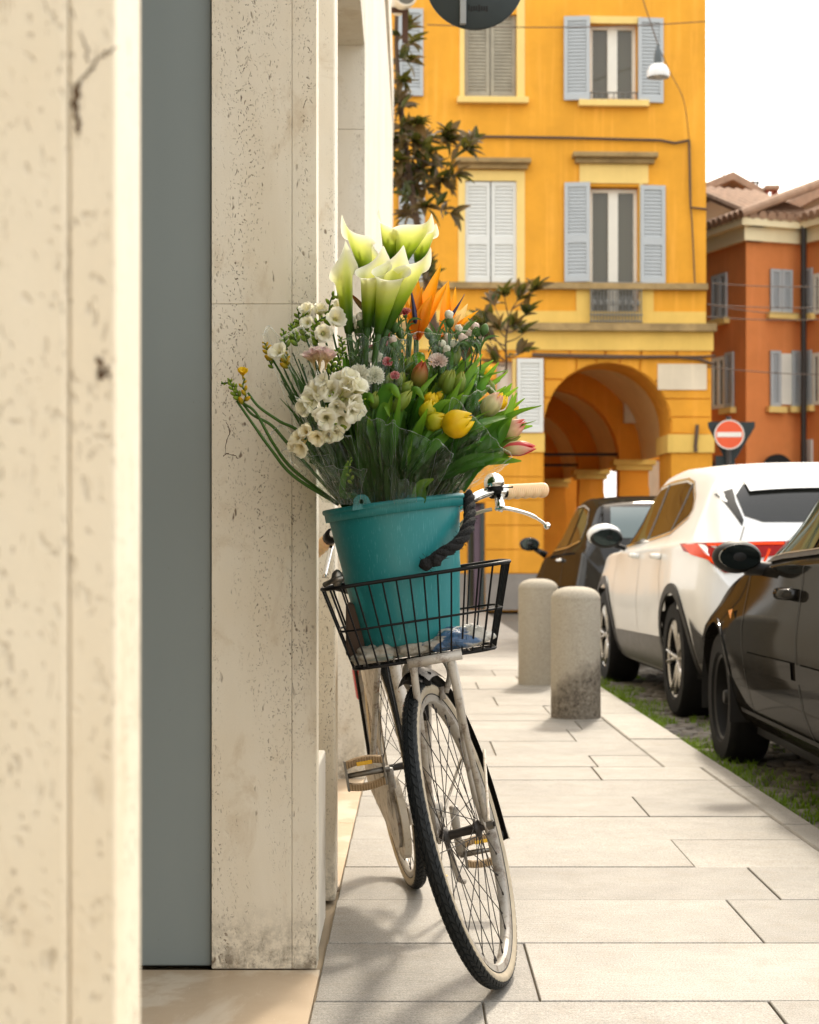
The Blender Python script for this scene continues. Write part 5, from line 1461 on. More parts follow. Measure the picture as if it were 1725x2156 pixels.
# fork (turns with the front wheel)
m = MB()
cr = ax_at(.715)
for s in (-1, 1):
    btube(m, [cr + V3((0, s * .015, .012)), cr + V3((0, s * .044, .0)), cr + V3((.012, s * .050, -.05)), axp + V3((.018, s * .052, .12)), V3((WB, s * .054, RW + .0))], (.0135, .0085), 10, FT, 6)
    btube(m, [V3((WB, s * .054, RW + .02)), V3((WB, s * .056, RW - .012))], .011, 8, FT, flat=.4)
part('fork', m, M_bwhite, BK, True)
m = MB(); btube(m, [ax_at(.93), ax_at(1.0)], .011, 12, FT); part('stem_post', m, M_chrome, BK)
# front mudguard
def mudguard(M, hub, a0, a1, r, name, mt, w=.026):
    m = MB()
    def fn(u, v):
        a = R(lerp(a0, a1, u)); ph = (v - .5) * 2
        rr = r - .016 * ph * ph
        return M @ (hub + V3((rr * math.cos(a), w * ph, rr * math.sin(a))))
    m.grid(fn, 40, 8)
    def fn2(u, v):
        a = R(lerp(a0, a1, u)); ph = (.5 - v) * 2
        rr = r - .0015 - .016 * ph * ph
        return M @ (hub + V3((rr * math.cos(a), w * .98 * ph, rr * math.sin(a))))
    m.grid(fn2, 40, 8)
    return part(name, m, mt, BK, True)
hubF = V3((WB, 0, RW)); hubR = V3((0, 0, RW))
fg = mudguard(FT, hubF, 80, 198, .372, 'front_mudguard', M_blackmetal)
mudguard(BT, hubR, 62, 205, .374, 'rear_mudguard', M_bcream, .029)
m = MB()
a = R(163)
for s in (1, -1):
    btube(m, [hubF + V3((0, s * .064, 0)), hubF + V3((.372 * math.cos(a), s * .028, .372 * math.sin(a)))], .0036, 7, FT)
part('mudguard_stay', m, M_bcream, BK)
m = MB(); e = hubF + V3((.372 * math.cos(R(196)), 0, .372 * math.sin(R(196)))); m.blob(FT @ Matrix.Translation(e) @ Matrix.Diagonal((.010, .024, .016, 1)), 2); part('mudguard_flap', m, M_saddle, BK, True)
# crown mudguard flare and brake
m = MB()
def flare(u, v):
    a = R(lerp(84, 118, u)); ph = (v - .5) * 2
    return FT @ (hubF + V3(((.379 - .03 * ph * ph) * math.cos(a), .037 * ph, (.379 - .03 * ph * ph) * math.sin(a))))
m.grid(flare, 8, 10); part('mudguard_crown', m, M_greasy, BK, True)
m = MB()
for s in (-1, 1):
    btube(m, [cr + V3((.05, s * .004, .02)), cr + V3((.06, s * .042, .005)), cr + V3((.062, s * .052, -.035)), cr + V3((.066, s * .030, -.075))], .0075, 8, FT, 6)
    btube(m, [cr + V3((.068, s * .024, -.060)), cr + V3((.068, s * .020, -.088))], .008, 6, FT)
part('caliper_brake', m, M_rustchrome, BK, True)
# dynamo lamp wiring block under the basket
b0 = P(893, 1432, 3.80)
m = MB(); m.box(b0.x - .013, b0.x + .016, b0.y - .012, b0.y + .012, b0.z - .012, b0.z + .020, .003); m.tube([b0 + V3((0, .005, -.01)), b0 + V3((.004, .02, -.09))], .008, 8); part('lamp_bracket', m, M_blackmetal, BK)
# basket stay tubes and cross bar
cb0, cb1 = P(858, 1398, 3.655), P(973, 1378, 3.655)
m = MB(); m.tube([cb0, cb1], .0105, 12); part('basket_bar', m, M_bwhite, BK, True)
for s, f_ in ((-1, .12), (1, .80)):
    tp_ = cb0.lerp(cb1, f_) + V3((0, .004, -.008)); lo = FT @ (hubF + V3((.004, s * .060, .012)))
    m = MB(); m.tube([tp_ + V3((0, 0, .012)), tp_ + V3((0, .002, -.01)), lo], [.0085, .0085, .0065], 10); part('basket_strut', m, M_bwhite, BK, True)
# chain case, skirt guards
def plate(poly, l, th, mt, name, parent=BK):
    m = MB(); m.prism(poly, l, l + th, M=BT); return part(name, m, mt, parent, 30)
def stadium(c0, r0, c1, r1, n=12):
    d = math.atan2(c1[1] - c0[1], c1[0] - c0[0])
    return [(c0[0] + r0 * math.cos(d + math.pi / 2 + math.pi * i / n), c0[1] + r0 * math.sin(d + math.pi / 2 + math.pi * i / n)) for i in range(n + 1)] + [(c1[0] + r1 * math.cos(d - math.pi / 2 + math.pi * i / n), c1[1] + r1 * math.sin(d - math.pi / 2 + math.pi * i / n)) for i in range(n + 1)]
plate(stadium((0, RW), .048, (.46, .285), .105), -.078, .018, M_bcream, 'chain_case')
plate([(.46 + .075 * math.cos(i * math.pi / 12), .285 + .075 * math.sin(i * math.pi / 12)) for i in range(24)], -.086, .007, M_rustchrome, 'chain_disc')
for s in (-1, 1):
    pl = [(.02, .36)] + [(.365 * math.cos(R(a)), RW + .365 * math.sin(R(a))) for a in range(58, 122, 8)]
    plate(pl, s * .036 - .001, .002, M_bcream, 'skirt_guard')
# cranks, pedals
def crank(s, ang):
    e = BB + V3((.165 * math.cos(ang), s * .085, .165 * math.sin(ang)))
    m = MB(); btube(m, [BB + V3((0, s * .075, 0)), e], (.0125, .0095), 10, flat=.65); o = part('crank', m, M_rustchrome, BK, True)
    pc = e + V3((0, s * .062, 0))
    m = MB(); btube(m, [e, e + V3((0, s * .108, 0))], (.0085, .0065), 10); pd = part('pedal', m, M_steel, BK, True)
    for q in (-1, 1):
        m = MB()
        pts = [pc + V3((0, s * lerp(-.046, .046, t), q * (.027 + .007 * math.sin(math.pi * t)))) for t in [i / 8 for i in range(9)]]
        btube(m, pts, .0105, 8); o = part('pedal_rubber', m, M_pedal, pd, True)
        r_ = MB()
        for i in range(14):
            p_ = pc + V3((0, s * lerp(-.044, .044, i / 13), q * (.027 + .007 * math.sin(math.pi * i / 13))))
            for e in (-1, 1): r_.tube([BT @ (p_ + V3((e * .0105, 0, -.008))), BT @ (p_ + V3((e * .0105, 0, .008)))], .0022, 5)
        part('pedal_ribs', r_, M_pedal, pd)
        m = MB(); m.box(-.0015, .0015, -.02, .02, -.005, .005, .001, BT @ Matrix.Translation(pc + V3((q * .0125, 0, .027)))); part('reflector', m, M_reflect, pd)
    for q in (-.048, .048):
        m = MB(); m.box(-.010, .010, -.0025, .0025, -.038, .038, .001, BT @ Matrix.Translation(pc + V3((0, s * q, 0))))
        part('pedal_end', m, M_steel, pd)
crank(-1, R(60)); crank(1, R(240))
# saddle, post, rack, lamp, stand
m = MB(); btube(m, [V3((.30, 0, .78)), V3((.275, 0, .87))], .0125, 10); part('seat_post', m, M_chrome, BK, True)
m = MB()
def sad(u, v):
    w = lerp(.105, .028, min(1, u * 1.25) ** .8); a = (v - .5) * math.pi * 1.1
    return BT @ V3((lerp(.13, .40, u), w * math.sin(a), .885 + .055 * math.cos(a) - .02 * math.sin(math.pi * u)))
m.grid(sad, 10, 12); part('saddle', m, M_saddle, BK, True)
m = MB()
for l in (-.055, 0, .055): btube(m, [V3((.24, l, .755)), V3((-.12, l, .745)), V3((-.17, l * .8, .74))], .0055, 7)
for s in (-1, 1): btube(m, [V3((-.08, s * .055, .745)), V3((.0, s * .066, RW))], .005, 7)
for x in (.2, .05, -.1): btube(m, [V3((x, -.055, .75)), V3((x, .055, .75))], .005, 7)
part('rack', m, M_blackmetal, BK, True)
m = MB(); m.box(-.02, .02, -.03, .03, -.05, .05, .008, BT @ Matrix.Translation((-.385 * math.cos(R(8)) + .0, 0, .56))); part('rear_lamp', m, plain('rear_lamp_red', (.35, .02, .015), .3), BK)
m = MB(); btube(m, [V3((.40, .04, .27)), V3((.30, .085, .06)), V3((.29, .10, .05))], .008, 8); part('kick_stand', m, M_rustchrome, BK)
m = MB(); btube(m, [ax_at(.80) + V3((.02, -.03, 0)), V3((.72, -.035, .62)), V3((.50, -.03, .44)), V3((.33, -.02, .60)), V3((.26, -.012, .70))], .0028, 6, BT, 6); part('brake_cable', m, M_blackmetal, BK, True)

# handlebar
barR = [P(870, 1092, 3.99), P(925, 1088, 3.94), P(975, 1064, 3.89), P(1002, 1046, 3.90), P(1030, 1036, 3.94), P(1064, 1034, 3.98), P(1146, 1030, 4.05)]
barL = [P(870, 1092, 3.99), P(815, 1100, 4.0), P(760, 1106, 4.04), P(725, 1108, 4.12), P(700, 1126, 4.20), P(688, 1140, 4.26), P(654, 1170, 4.31)]
m = MB(); m.tube(crom(barR, 6), .0112, 14); m.tube(crom(barL, 6), .0112, 14)
hb = part('handlebar', m, M_chrome, BK, True)
m = MB(); m.tube([FT @ ax_at(.99), P(870, 1092, 3.99)], .014, 12); part('stem', m, M_chrome, hb, True)
def grip(a, b, name='grip'):
    d = (b - a); L = d.length; fr = frame(d, V3((0, 0, 1))); fr2 = Matrix((fr.col[0], fr.col[1], fr.col[2])).transposed()
    up = V3((0, 0, 1)); up = (up - d.normalized() * up.dot(d.normalized())).normalized(); sx = d.normalized().cross(up)
    m = MB(); vs, fs = [], []; n, K = 20, 90
    for i in range(K + 1):
        t = i / K; c = a + d * t
        rib = .0009 * (1 if (i // 2) % 2 else -1) if .06 < t < .92 else 0
        end = 1.0 if t < .95 else math.sqrt(max(.02, 1 - ((t - .95) / .05) ** 2 * .9))
        for k in range(n):
            an = 2 * math.pi * k / n; co_, si = math.cos(an), math.sin(an)
            r_ = .0160
            if si > -.2: r_ += rib
            else: r_ += .0035 * abs(math.sin(t * math.pi * 5.0)) * (-si)
            vs.append(c + (sx * co_ + up * si) * r_ * end)
    for i in range(K):
        for k in range(n):
            l = (k + 1) % n; fs.append((i * n + k, i * n + l, (i + 1) * n + l, (i + 1) * n + k))
    fs.append(tuple(K * n + k for k in range(n))); fs.append(tuple(range(n - 1, -1, -1)))
    m.add(vs, fs); return part(name, m, M_grip, hb, True)
grip(P(1062, 1035, 3.975), P(1150, 1030.5, 4.055)); grip(P(694, 1134, 4.24), P(652, 1172, 4.315))
m = MB(); m.tube([P(700, 1126, 4.2), P(693, 1135, 4.245)], .0175, 12); part('lever_clamp', m, M_blackmetal, hb, True)
m = MB(); m.tube([P(1036, 1035, 3.95), P(1050, 1035, 3.962)], .0170, 14); part('lever_clamp', m, M_blackmetal, hb, True)
m = MB(); m.tube([P(1046, 1035, 3.958), P(1060, 1035.5, 3.972)], .0185, 16)
m.tube([P(1050, 1044, 3.945), P(1054, 1066, 3.93), P(1050, 1076, 3.93)], [.011, .012, .009], 10, flat=.75)
m.tube(crom([P(1046, 1071, 3.93), P(1062, 1070, 3.92), P(1085, 1074, 3.925), P(1115, 1083, 3.95), P(1138, 1096, 3.975), P(1152, 1107, 3.985)], 5), [.0095] * 4 + [.0082] * 14 + [.0058] * 8, 10, flat=.6)
m.blob(Matrix.Translation(P(1152, 1107, 3.985)) @ Matrix.Scale(.0088, 4), 2); part('brake_lever', m, M_chrome, hb, True)
m = MB(); m.tube(crom([P(698, 1150, 4.2), P(690, 1185, 4.16), P(683, 1215, 4.13)], 5), .006, 8, flat=.6); part('brake_lever', m, M_chrome, hb, True)
m = MB(); m.tube(crom([P(1036, 1072, 3.93), P(1015, 1077, 3.93), P(985, 1090, 3.94), P(960, 1115, 3.96)], 5), .0042, 8); part('brake_cable', m, plain('cable_housing', (.42, .36, .26), .5), hb, True)
bc = P(1041, 1022, 3.945)
m = MB(); m.lathe([(.018, -.008), (.0235, -.006), (.0235, .004), (.0215, .013), (.014, .021), (.006, .0245), (.0005, .0248)], 28, Matrix.Translation(bc) @ Matrix.Rotation(R(-6), 4, 'Y') @ Matrix.Translation((0, 0, .004)))
bell = part('bell', m, M_chrome, hb, True)
m = MB(); m.lathe([(0, -.012), (.021, -.012), (.0215, -.004), (0, -.003)], 24, Matrix.Translation(bc)); m.tube([bc + V3((.015, -.01, -.006)), bc + V3((.036, -.014, -.005)), bc + V3((.042, -.014, -.004))], [.002, .003, .0045], 8, flat=.5); part('bell_base', m, M_blackmetal, bell, 40)

# ------------------------------------------------------------------ wire basket
tiltB = R(8.6)
bx_, by_, bz_ = V3((math.cos(tiltB), .03, math.sin(tiltB))).normalized(), V3((-.03, 1, .0)).normalized(), None
bz_ = bx_.cross(by_).normalized()
top_c, bot_c = P(873, 1210, 3.77), P(892, 1381, 3.765)
def rrect(c, hw, hd, rad, n=6):
    pts = []
    for (sx_, sy_, a0) in ((1, 1, 0), (-1, 1, 90), (-1, -1, 180), (1, -1, 270)):
        for i in range(n + 1):
            a_ = R(a0 + 90 * i / n)
            pts.append(c + bx_ * (sx_ * (hw - rad) + rad * math.cos(a_)) + by_ * (sy_ * (hd - rad) + rad * math.sin(a_)))
    return pts
def ring_pt(c, hw, hd, ux, uy):
    return c + bx_ * (ux * hw) + by_ * (uy * hd)
TW, TD, BW, BD = .204, .148, .155, .108
m = MB(); m.tube(rrect(top_c, TW, TD, .06), .0044, 8, closed=True)
bk = part('basket', m, M_blackmetal, BK, True)
mid_f = .53
mc = top_c.lerp(bot_c, mid_f)
for (c_, hw, hd, rr, rad) in ((mc, lerp(TW, BW, mid_f), lerp(TD, BD, mid_f), .055, .0026), (bot_c, BW, BD, .045, .0036)):
    m = MB(); m.tube(rrect(c_, hw, hd, rr), rad, 7, closed=True); part('ring', m, M_blackmetal, bk, True)
rt, rb = rrect(top_c, TW, TD, .06, 1), rrect(bot_c, BW, BD, .045, 1)
def wirepair(ux, uy):
    # walk the rounded rectangle: straight sides sampled evenly
    return ring_pt(top_c, TW, TD, ux, uy), ring_pt(bot_c, BW, BD, ux, uy)
wl = []
for i in range(12): wl += [(lerp(-.80, .80, i / 11), -1), (lerp(-.80, .80, i / 11), 1)]
for i in range(6): wl += [(-1, lerp(-.62, .62, i / 5)), (1, lerp(-.62, .62, i / 5))]
for (ux, uy) in wl:
    a_, b_ = wirepair(ux, uy)
    m = MB(); m.tube([a_, b_], .0022, 6); part('wire', m, M_blackmetal, bk)
for (sx_, sy_) in ((-1, -1), (1, -1), (-1, 1), (1, 1)):
    k = .293
    a_ = top_c + bx_ * sx_ * (TW - .06 * k) + by_ * sy_ * (TD - .06 * k); b_ = bot_c + bx_ * sx_ * (BW - .045 * k) + by_ * sy_ * (BD - .045 * k)
    m = MB(); m.tube([a_, b_], .0026, 6); part('wire', m, M_blackmetal, bk)
for i in range(9):
    ux = lerp(-.85, .85, i / 8)
    m = MB(); m.tube([ring_pt(bot_c, BW, BD, ux, -1), ring_pt(bot_c, BW, BD, ux, 1)], .0022, 6); part('floor_wire', m, M_blackmetal, bk)
for uy in (-.5, 0, .5):
    m = MB(); m.tube([ring_pt(bot_c, BW, BD, -1, uy) - bz_ * .004, ring_pt(bot_c, BW, BD, 1, uy) - bz_ * .004], .0022, 6); part('floor_wire', m, M_blackmetal, bk)
m = MB()
for (sx_) in (-.55, .30):
    hp = ring_pt(top_c, TW, TD, sx_, 1); m.tube([hp + V3((0, 0, .004)), hp + V3((.01, .06, .05)), hp + V3((.02, .12, .05))], .006, 8)
part('hook', m, M_blackmetal, bk, True)
m = MB(); hp = P(712, 1222, 3.66); m.tube([hp + V3((-.03, .03, -.01)), hp + V3((-.01, .0, .0)), hp + V3((.012, -.005, .006))], .006, 8); m.blob(Matrix.Translation(P(710, 1218, 3.67)) @ Matrix.Diagonal((.013, .012, .02, 1)), 2); part('basket_clamp', m, M_steel, bk, True)

# ------------------------------------------------------------------ teal bucket
def teal():
    n = NT('teal_plastic'); co = n.coord()
    c = n.mix(n.noise(co, 4, 4), (.010, .165, .175), (.018, .215, .222))
    c = n.mix(n.math('MULTIPLY', n.ramp(n.noise(n.coord((60, 60, 6)), 5, 3), [(.58, 0), (.70, 1)]), .35), c, (.12, .38, .37))
    b = n.bsdf(c, n.math('ADD', .30, n.math('MULTIPLY', n.noise(co, 30, 4), .2)), 0, n.bump(n.noise(co, 9, 3), .08, .004), Subsurface_Weight=.25, Subsurface_Radius=(.02, .05, .05), Subsurface_Scale=.5)
    return n.done(b)
M_teal = teal()
b_lo, b_hi = P(866, 1352, 3.775), P(829, 1066, 3.775)
BUM = m4(frame(b_hi - b_lo, V3((0, 1, 0))), b_lo)
BH = (b_hi - b_lo).length
BU = root('bucket', b_lo, 'teal plastic bucket full of flowers standing in the bicycle basket', 'bucket')
m = MB()
prof = [(0, 0), (.104, 0), (.108, .004)]
for i in range(1, 13):
    z = BH * i / 12; prof.append((lerp(.1085, .1475, i / 12) , z))
prof[8] = (prof[8][0] + .0012, prof[8][1])
prof += [(.1560, BH - .001), (.1580, BH + .002), (.1580, BH + .007), (.1555, BH + .0095), (.1475, BH + .009), (.1440, BH + .004)]
for i in range(11, -1, -1): prof.append((lerp(.1055, .1440, i / 12), BH * i / 12 + .004))
prof.append((0, .004))
m.lathe(prof, 72, BUM)
part('body', m, M_teal, BU, 50)
m = MB(); m.lathe([(.1487, BH - .018), (.1530, BH - .018), (.1545, BH - .001)], 72, BUM); part('rim_fold', m, M_teal, BU, True)
tb = P(762, 1060, 3.634)
m = MB()
ringo = [(.021 * math.cos(R(a)), max(-.012, .018 * math.sin(R(a)))) for a in range(-30, 211, 15)]
for i in range(24):
    pass
outer = [(.020 * math.cos(R(a)), .018 * math.sin(R(a))) for a in range(0, 181, 15)]
inner = [(.0052 * math.cos(R(a)), .004 + .0052 * math.sin(R(a))) for a in range(0, 361, 30)]
TM = m4(Matrix((bx_, by_, bz_)).transposed(), tb)
n_ = len(outer)
for i in range(n_ - 1):
    a0, a1 = i * 15, (i + 1) * 15
    def io(a, r0): return (r0 * math.cos(R(a * 2 - 90)), .004 + r0 * math.sin(R(a * 2 - 90)))
    q0, q1 = io(a0, .0052), io(a1, .0052)
    def oo(a):
        an = R(a * 2 - 90); x_, y_ = math.cos(an), math.sin(an)
        return (.0175 * x_, .004 + .0155 * y_) if y_ > -.3 else (.022 * (1 if x_ > 0 else -1) * min(1, abs(x_) / .5), -.012)
    m.prism([q0, q1, oo(a1), oo(a0)], -.003, .003, M=TM)
part('tab', m, M_teal, BU)
# black woollen scarf tied between handlebar and basket
m = MB()
M_wool = plain('black_wool', (.006, .0055, .005), .95, var=.3, vs=60, bs=1.0, bscale=260, bdist=.006)
path = crom([P(986, 1040, 3.80), P(989, 1072, 3.76), P(987, 1105, 3.70), P(966, 1142, 3.655), P(930, 1166, 3.632), P(896, 1190, 3.618)], 8)
for s in range(3):
    pts = []
    for i, p_ in enumerate(path):
        a_ = i * .55 + s * 2.094; d_ = (path[min(i + 1, len(path) - 1)] - path[max(i - 1, 0)]).normalized(); fr = frame(d_, V3((0, 1, 0)))
        pts.append(p_ + fr @ V3((math.cos(a_) * .0065, math.sin(a_) * .0065, 0)))
    m.tube(pts, [.0078 + .0018 * mnoise.noise(p_ * 90) for p_ in pts], 9)
m.blob(Matrix.Translation(P(897, 1188, 3.616)) @ Matrix.Diagonal((.014, .012, .013, 1)), 3, 3, .3, 2.4)
m.blob(Matrix.Translation(P(918, 1180, 3.618)) @ Matrix.Diagonal((.013, .012, .014, 1)), 3, 5, .3, 2.4)
rq = random.Random(3)
for i in range(500):
    p_ = rq.choice(path) + V3((rq.uniform(-.012, .012), rq.uniform(-.012, .008), rq.uniform(-.012, .012)))
    q_ = p_ + V3((rq.uniform(-1, 1), rq.uniform(-1, 1), rq.uniform(-1, 1))).normalized() * .009
    m.tube([p_, q_], .0005, 3, cap=False)
tag(part('scarf', m, M_wool, None, True), 'fuzzy black woollen cord tying the bucket to the basket rim', 'scarf')
# crumpled plastic bags in the basket
def bag_mat(name, c0, c1, thr):
    n = NT(name); co = n.coord()
    c = n.mix(n.ramp(n.noise(n.coord((1, 1, 2.5)), 9, 3, .5, .6), [(thr, 0), (thr + .04, 1)]), c0, c1)
    b = n.bsdf(c, .25, 0, n.bump(n.noise(co, 55, 5, .6, 1.5), .9, .008), Specular_IOR_Level=.7)
    tr = n.n('ShaderNodeBsdfTransparent'); ms = n.n('ShaderNodeMixShader'); ms.inputs[0].default_value = .18
    n.l(b.outputs[0], ms.inputs[1]); n.l(tr.outputs[0], ms.inputs[2])
    return n.done(ms)
M_bag1 = bag_mat('bag_milky', (.42, .38, .30), (.30, .36, .32), .55); M_bag2 = bag_mat('bag_blue_print', (.50, .47, .40), (.03, .10, .22), .50)
def bag(cx_, cy_, Y, sx_, sy_, sz_, mt, label, seed):
    m = MB(); c = P(cx_, cy_, Y)
    bm = MB(); bm.blob(Matrix.Identity(4), 4)
    vs = []
    for v in bm.v:
        q = V3(v); f = 1 + .42 * mnoise.noise(q * 1.7 + V3((seed, 0, 0))) + .22 * abs(mnoise.noise(q * 4.5 + V3((seed * 2, 3, 0)))) + .12 * abs(mnoise.noise(q * 10 + V3((0, seed, 1))))
        w_ = V3((q.x * sx_, q.y * sy_, q.z * sz_)) * f
        vs.append(c + bx_ * w_.x + by_ * w_.y + bz_ * max(w_.z, -sz_ * .8))
    m.add(vs, bm.f); tag(part('plastic_bag', m, mt, None, True), label, 'plastic bag')
bag(795, 1378, 3.70, .050, .035, .020, M_bag1, 'milky crumpled plastic bag at the left floor of the basket', 2)
bag(868, 1366, 3.685, .036, .022, .017, M_bag1, 'small beige crumpled plastic bag under the middle of the bucket', 9)
bag(965, 1345, 3.69, .066, .035, .026, M_bag2, 'crumpled white plastic bag with blue print at the right of the basket', 5)
m = MB(); bx0 = P(742, 1330, 3.80); m.box(bx0.x - .012, bx0.x + .03, bx0.y - .07, bx0.y + .05, bx0.z - .05, bx0.z + .065, .006); tag(part('cardboard_box', m, plain('brown_card', (.06, .035, .02), .85)), 'small dark brown cardboard box in the left end of the basket', 'box')
fp = P(939, 1846, 3.492 / .696 * 1.0); fp.z = .003
m = MB(); m.blob(Matrix.Translation(fp) @ Matrix.Diagonal((.006, .009, .0022, 1)), 2, 1, .3); tag(part('fallen_petal', m, plain('petal_on_ground', (.80, .42, .02), .6), None, True), 'small fallen yellow petal on the pavement behind the front wheel', 'petal')
# ------------------------------------------------------------------ flowers
rf_ = random.Random(11)
G0, G1 = (.018, .060, .006), (.060, .150, .012)
M_stem = petal_mat('stem_green', [(0, (.025, .075, .010)), (1, (.055, .13, .015))], .15, .5)
M_leafd = petal_mat('leaf_dark', [(0, (.020, .064, .010)), (1, (.085, .215, .020))], .42, .6, .5, .12)
M_tleaf = petal_mat('tulip_leaf', [(0, (.035, .105, .022)), (.6, (.075, .225, .020)), (1, (.23, .42, .020))], .5, .42, .5)
M_calla = petal_mat('calla_spathe', [(0, (.030, .09, .005)), (.24, (.09, .20, .006)), (.46, (.38, .50, .03)), (.72, (.78, .80, .22)), (.92, (.90, .89, .60)), (1, (.94, .92, .76))], .48, .42)
M_spadix = plain('spadix', (.75, .45, .03), .7, bs=.5, bscale=500)
M_orangep = petal_mat('strelitzia_orange', [(0, (.62, .09, .008)), (.4, (.88, .28, .008)), (1, (.92, .42, .012))], .35, .45)
M_palep = petal_mat('strelitzia_pale', [(0, (.80, .40, .04)), (1, (.86, .66, .28))], .35, .5)
M_bluep = petal_mat('strelitzia_blue', [(0, (.045, .035, .08)), (1, (.030, .026, .075))], .1, .4)
M_beak = petal_mat('strelitzia_beak', [(0, (.05, .09, .03)), (.6, (.16, .09, .03)), (1, (.26, .07, .015))], .15, .5)
M_whitep = petal_mat('freesia_white', [(0, (.56, .60, .16)), (.35, (.88, .83, .56)), (1, (.97, .94, .80))], .45, .5)
M_whitep2 = petal_mat('freesia_creamy', [(0, (.66, .50, .10)), (.4, (.90, .81, .50)), (1, (.97, .92, .74))], .45, .5)
M_pinkf = petal_mat('freesia_blush', [(0, (.70, .50, .16)), (.45, (.82, .66, .46)), (.75, (.76, .52, .50)), (1, (.86, .76, .58))], .45, .5)
M_fbud = petal_mat('freesia_bud_green', [(0, (.06, .13, .010)), (.6, (.20, .31, .02)), (1, (.34, .42, .04))], .3, .45)
M_fbudy = petal_mat('freesia_bud_yellow', [(0, (.12, .17, .010)), (.5, (.42, .32, .01)), (1, (.72, .40, .008))], .3, .45)
M_ytul = petal_mat('tulip_yellow', [(0, (.42, .38, .01)), (.3, (.80, .52, .008)), (1, (.90, .62, .012))], .40, .38)
M_ytulg = petal_mat('tulip_yellow_green', [(0, (.20, .28, .015)), (.55, (.50, .46, .012)), (1, (.84, .58, .010))], .38, .4)
M_bud = petal_mat('tulip_bud_green', [(0, (.09, .16, .018)), (.6, (.19, .26, .03)), (1, (.30, .32, .04))], .3, .42)
M_budr = petal_mat('tulip_bud_red', [(0, (.16, .20, .03)), (.5, (.30, .16, .035)), (1, (.46, .05, .02))], .3, .42)
M_tulp = petal_mat('tulip_cream_pink', [(0, (.34, .38, .08)), (.35, (.72, .58, .30)), (.7, (.78, .42, .30)), (1, (.72, .10, .09))], .35, .4)
M_tulr = petal_mat('tulip_cream_red_heart', [(0, (.55, .10, .08)), (1, (.62, .02, .035))], .3, .4)
M_tulpale = petal_mat('tulip_pale_green', [(0, (.30, .36, .10)), (.6, (.60, .54, .28)), (1, (.72, .34, .24))], .35, .4)
M_carnw = petal_mat('carnation_white', [(0, (.66, .68, .42)), (1, (.86, .82, .68))], .35, .6)
M_carnp = petal_mat('carnation_blush', [(0, (.66, .45, .36)), (1, (.82, .66, .56))], .35, .6)
M_carnr = petal_mat('carnation_red', [(0, (.34, .012, .02)), (.85, (.60, .03, .05)), (1, (.85, .50, .45))], .3, .55)
M_calyx = petal_mat('calyx_green', [(0, (.045, .11, .030)), (1, (.11, .20, .045))], .2, .5)

def blade(mb, pts, w, nh, fold=.25, t0=0.0, t1=1.0, prof=None, th=0.0):
    pts = [V3(p) for p in pts]; N = len(pts); vs, fs, ts = [], [], []
    prof = prof or (lambda s: math.sin(math.pi * min(.985, .10 + .90 * s)) ** .75)
    for i, p in enumerate(pts):
        d = (pts[min(i + 1, N - 1)] - pts[max(i - 1, 0)]).normalized()
        x = d.cross(V3(nh)); x = x.normalized() if x.length > 1e-5 else V3((1, 0, 0))
        nn = x.cross(d)
        s = i / (N - 1); hw = w * max(.02, prof(s))
        for k, e in enumerate((-1, -.5, 0, .5, 1)):
            vs.append(p + x * hw * e * math.cos(fold * abs(e)) + nn * hw * (abs(e) ** 1.3) * fold); ts.append(max(.002, lerp(t0, t1, s)))
    for i in range(N - 1):
        for k in range(4): fs.append((i * 5 + k, i * 5 + k + 1, i * 5 + k + 6, i * 5 + k + 5))
    mb.add(vs, fs, ts)
bc_in = b_lo.lerp(b_hi, .55)
def bucket_pt(e):
    """where a stem crosses the bucket mouth for a flower ending at e"""
    r_ = V3((e.x - b_hi.x, e.y - b_hi.y, 0)); L = r_.length
    return b_hi + (r_ / max(L, 1e-4)) * min(.095, L * .36) + V3((rf_.uniform(-.012, .012), rf_.uniform(-.012, .012), 0)) + V3((0, 0, .0))
def stem_path(e, d=None, n=10):
    q = bucket_pt(e); b = bc_in + (q - b_hi) * .5
    c = q.lerp(e, .5) + V3((0, 0, .02))
    if d is not None: c = e - V3(d).normalized() * (e - q).length * .38
    pts = [b.lerp(q, t) for t in (0, .5)] + bez(q, c, e, n)
    return pts
def stem(parent, e, d, r=.0030, mt=None):
    m = MB(); m.cur = .5; m.tube(stem_path(e, d), r, 7); return part('stem', m, mt or M_stem, parent, True)

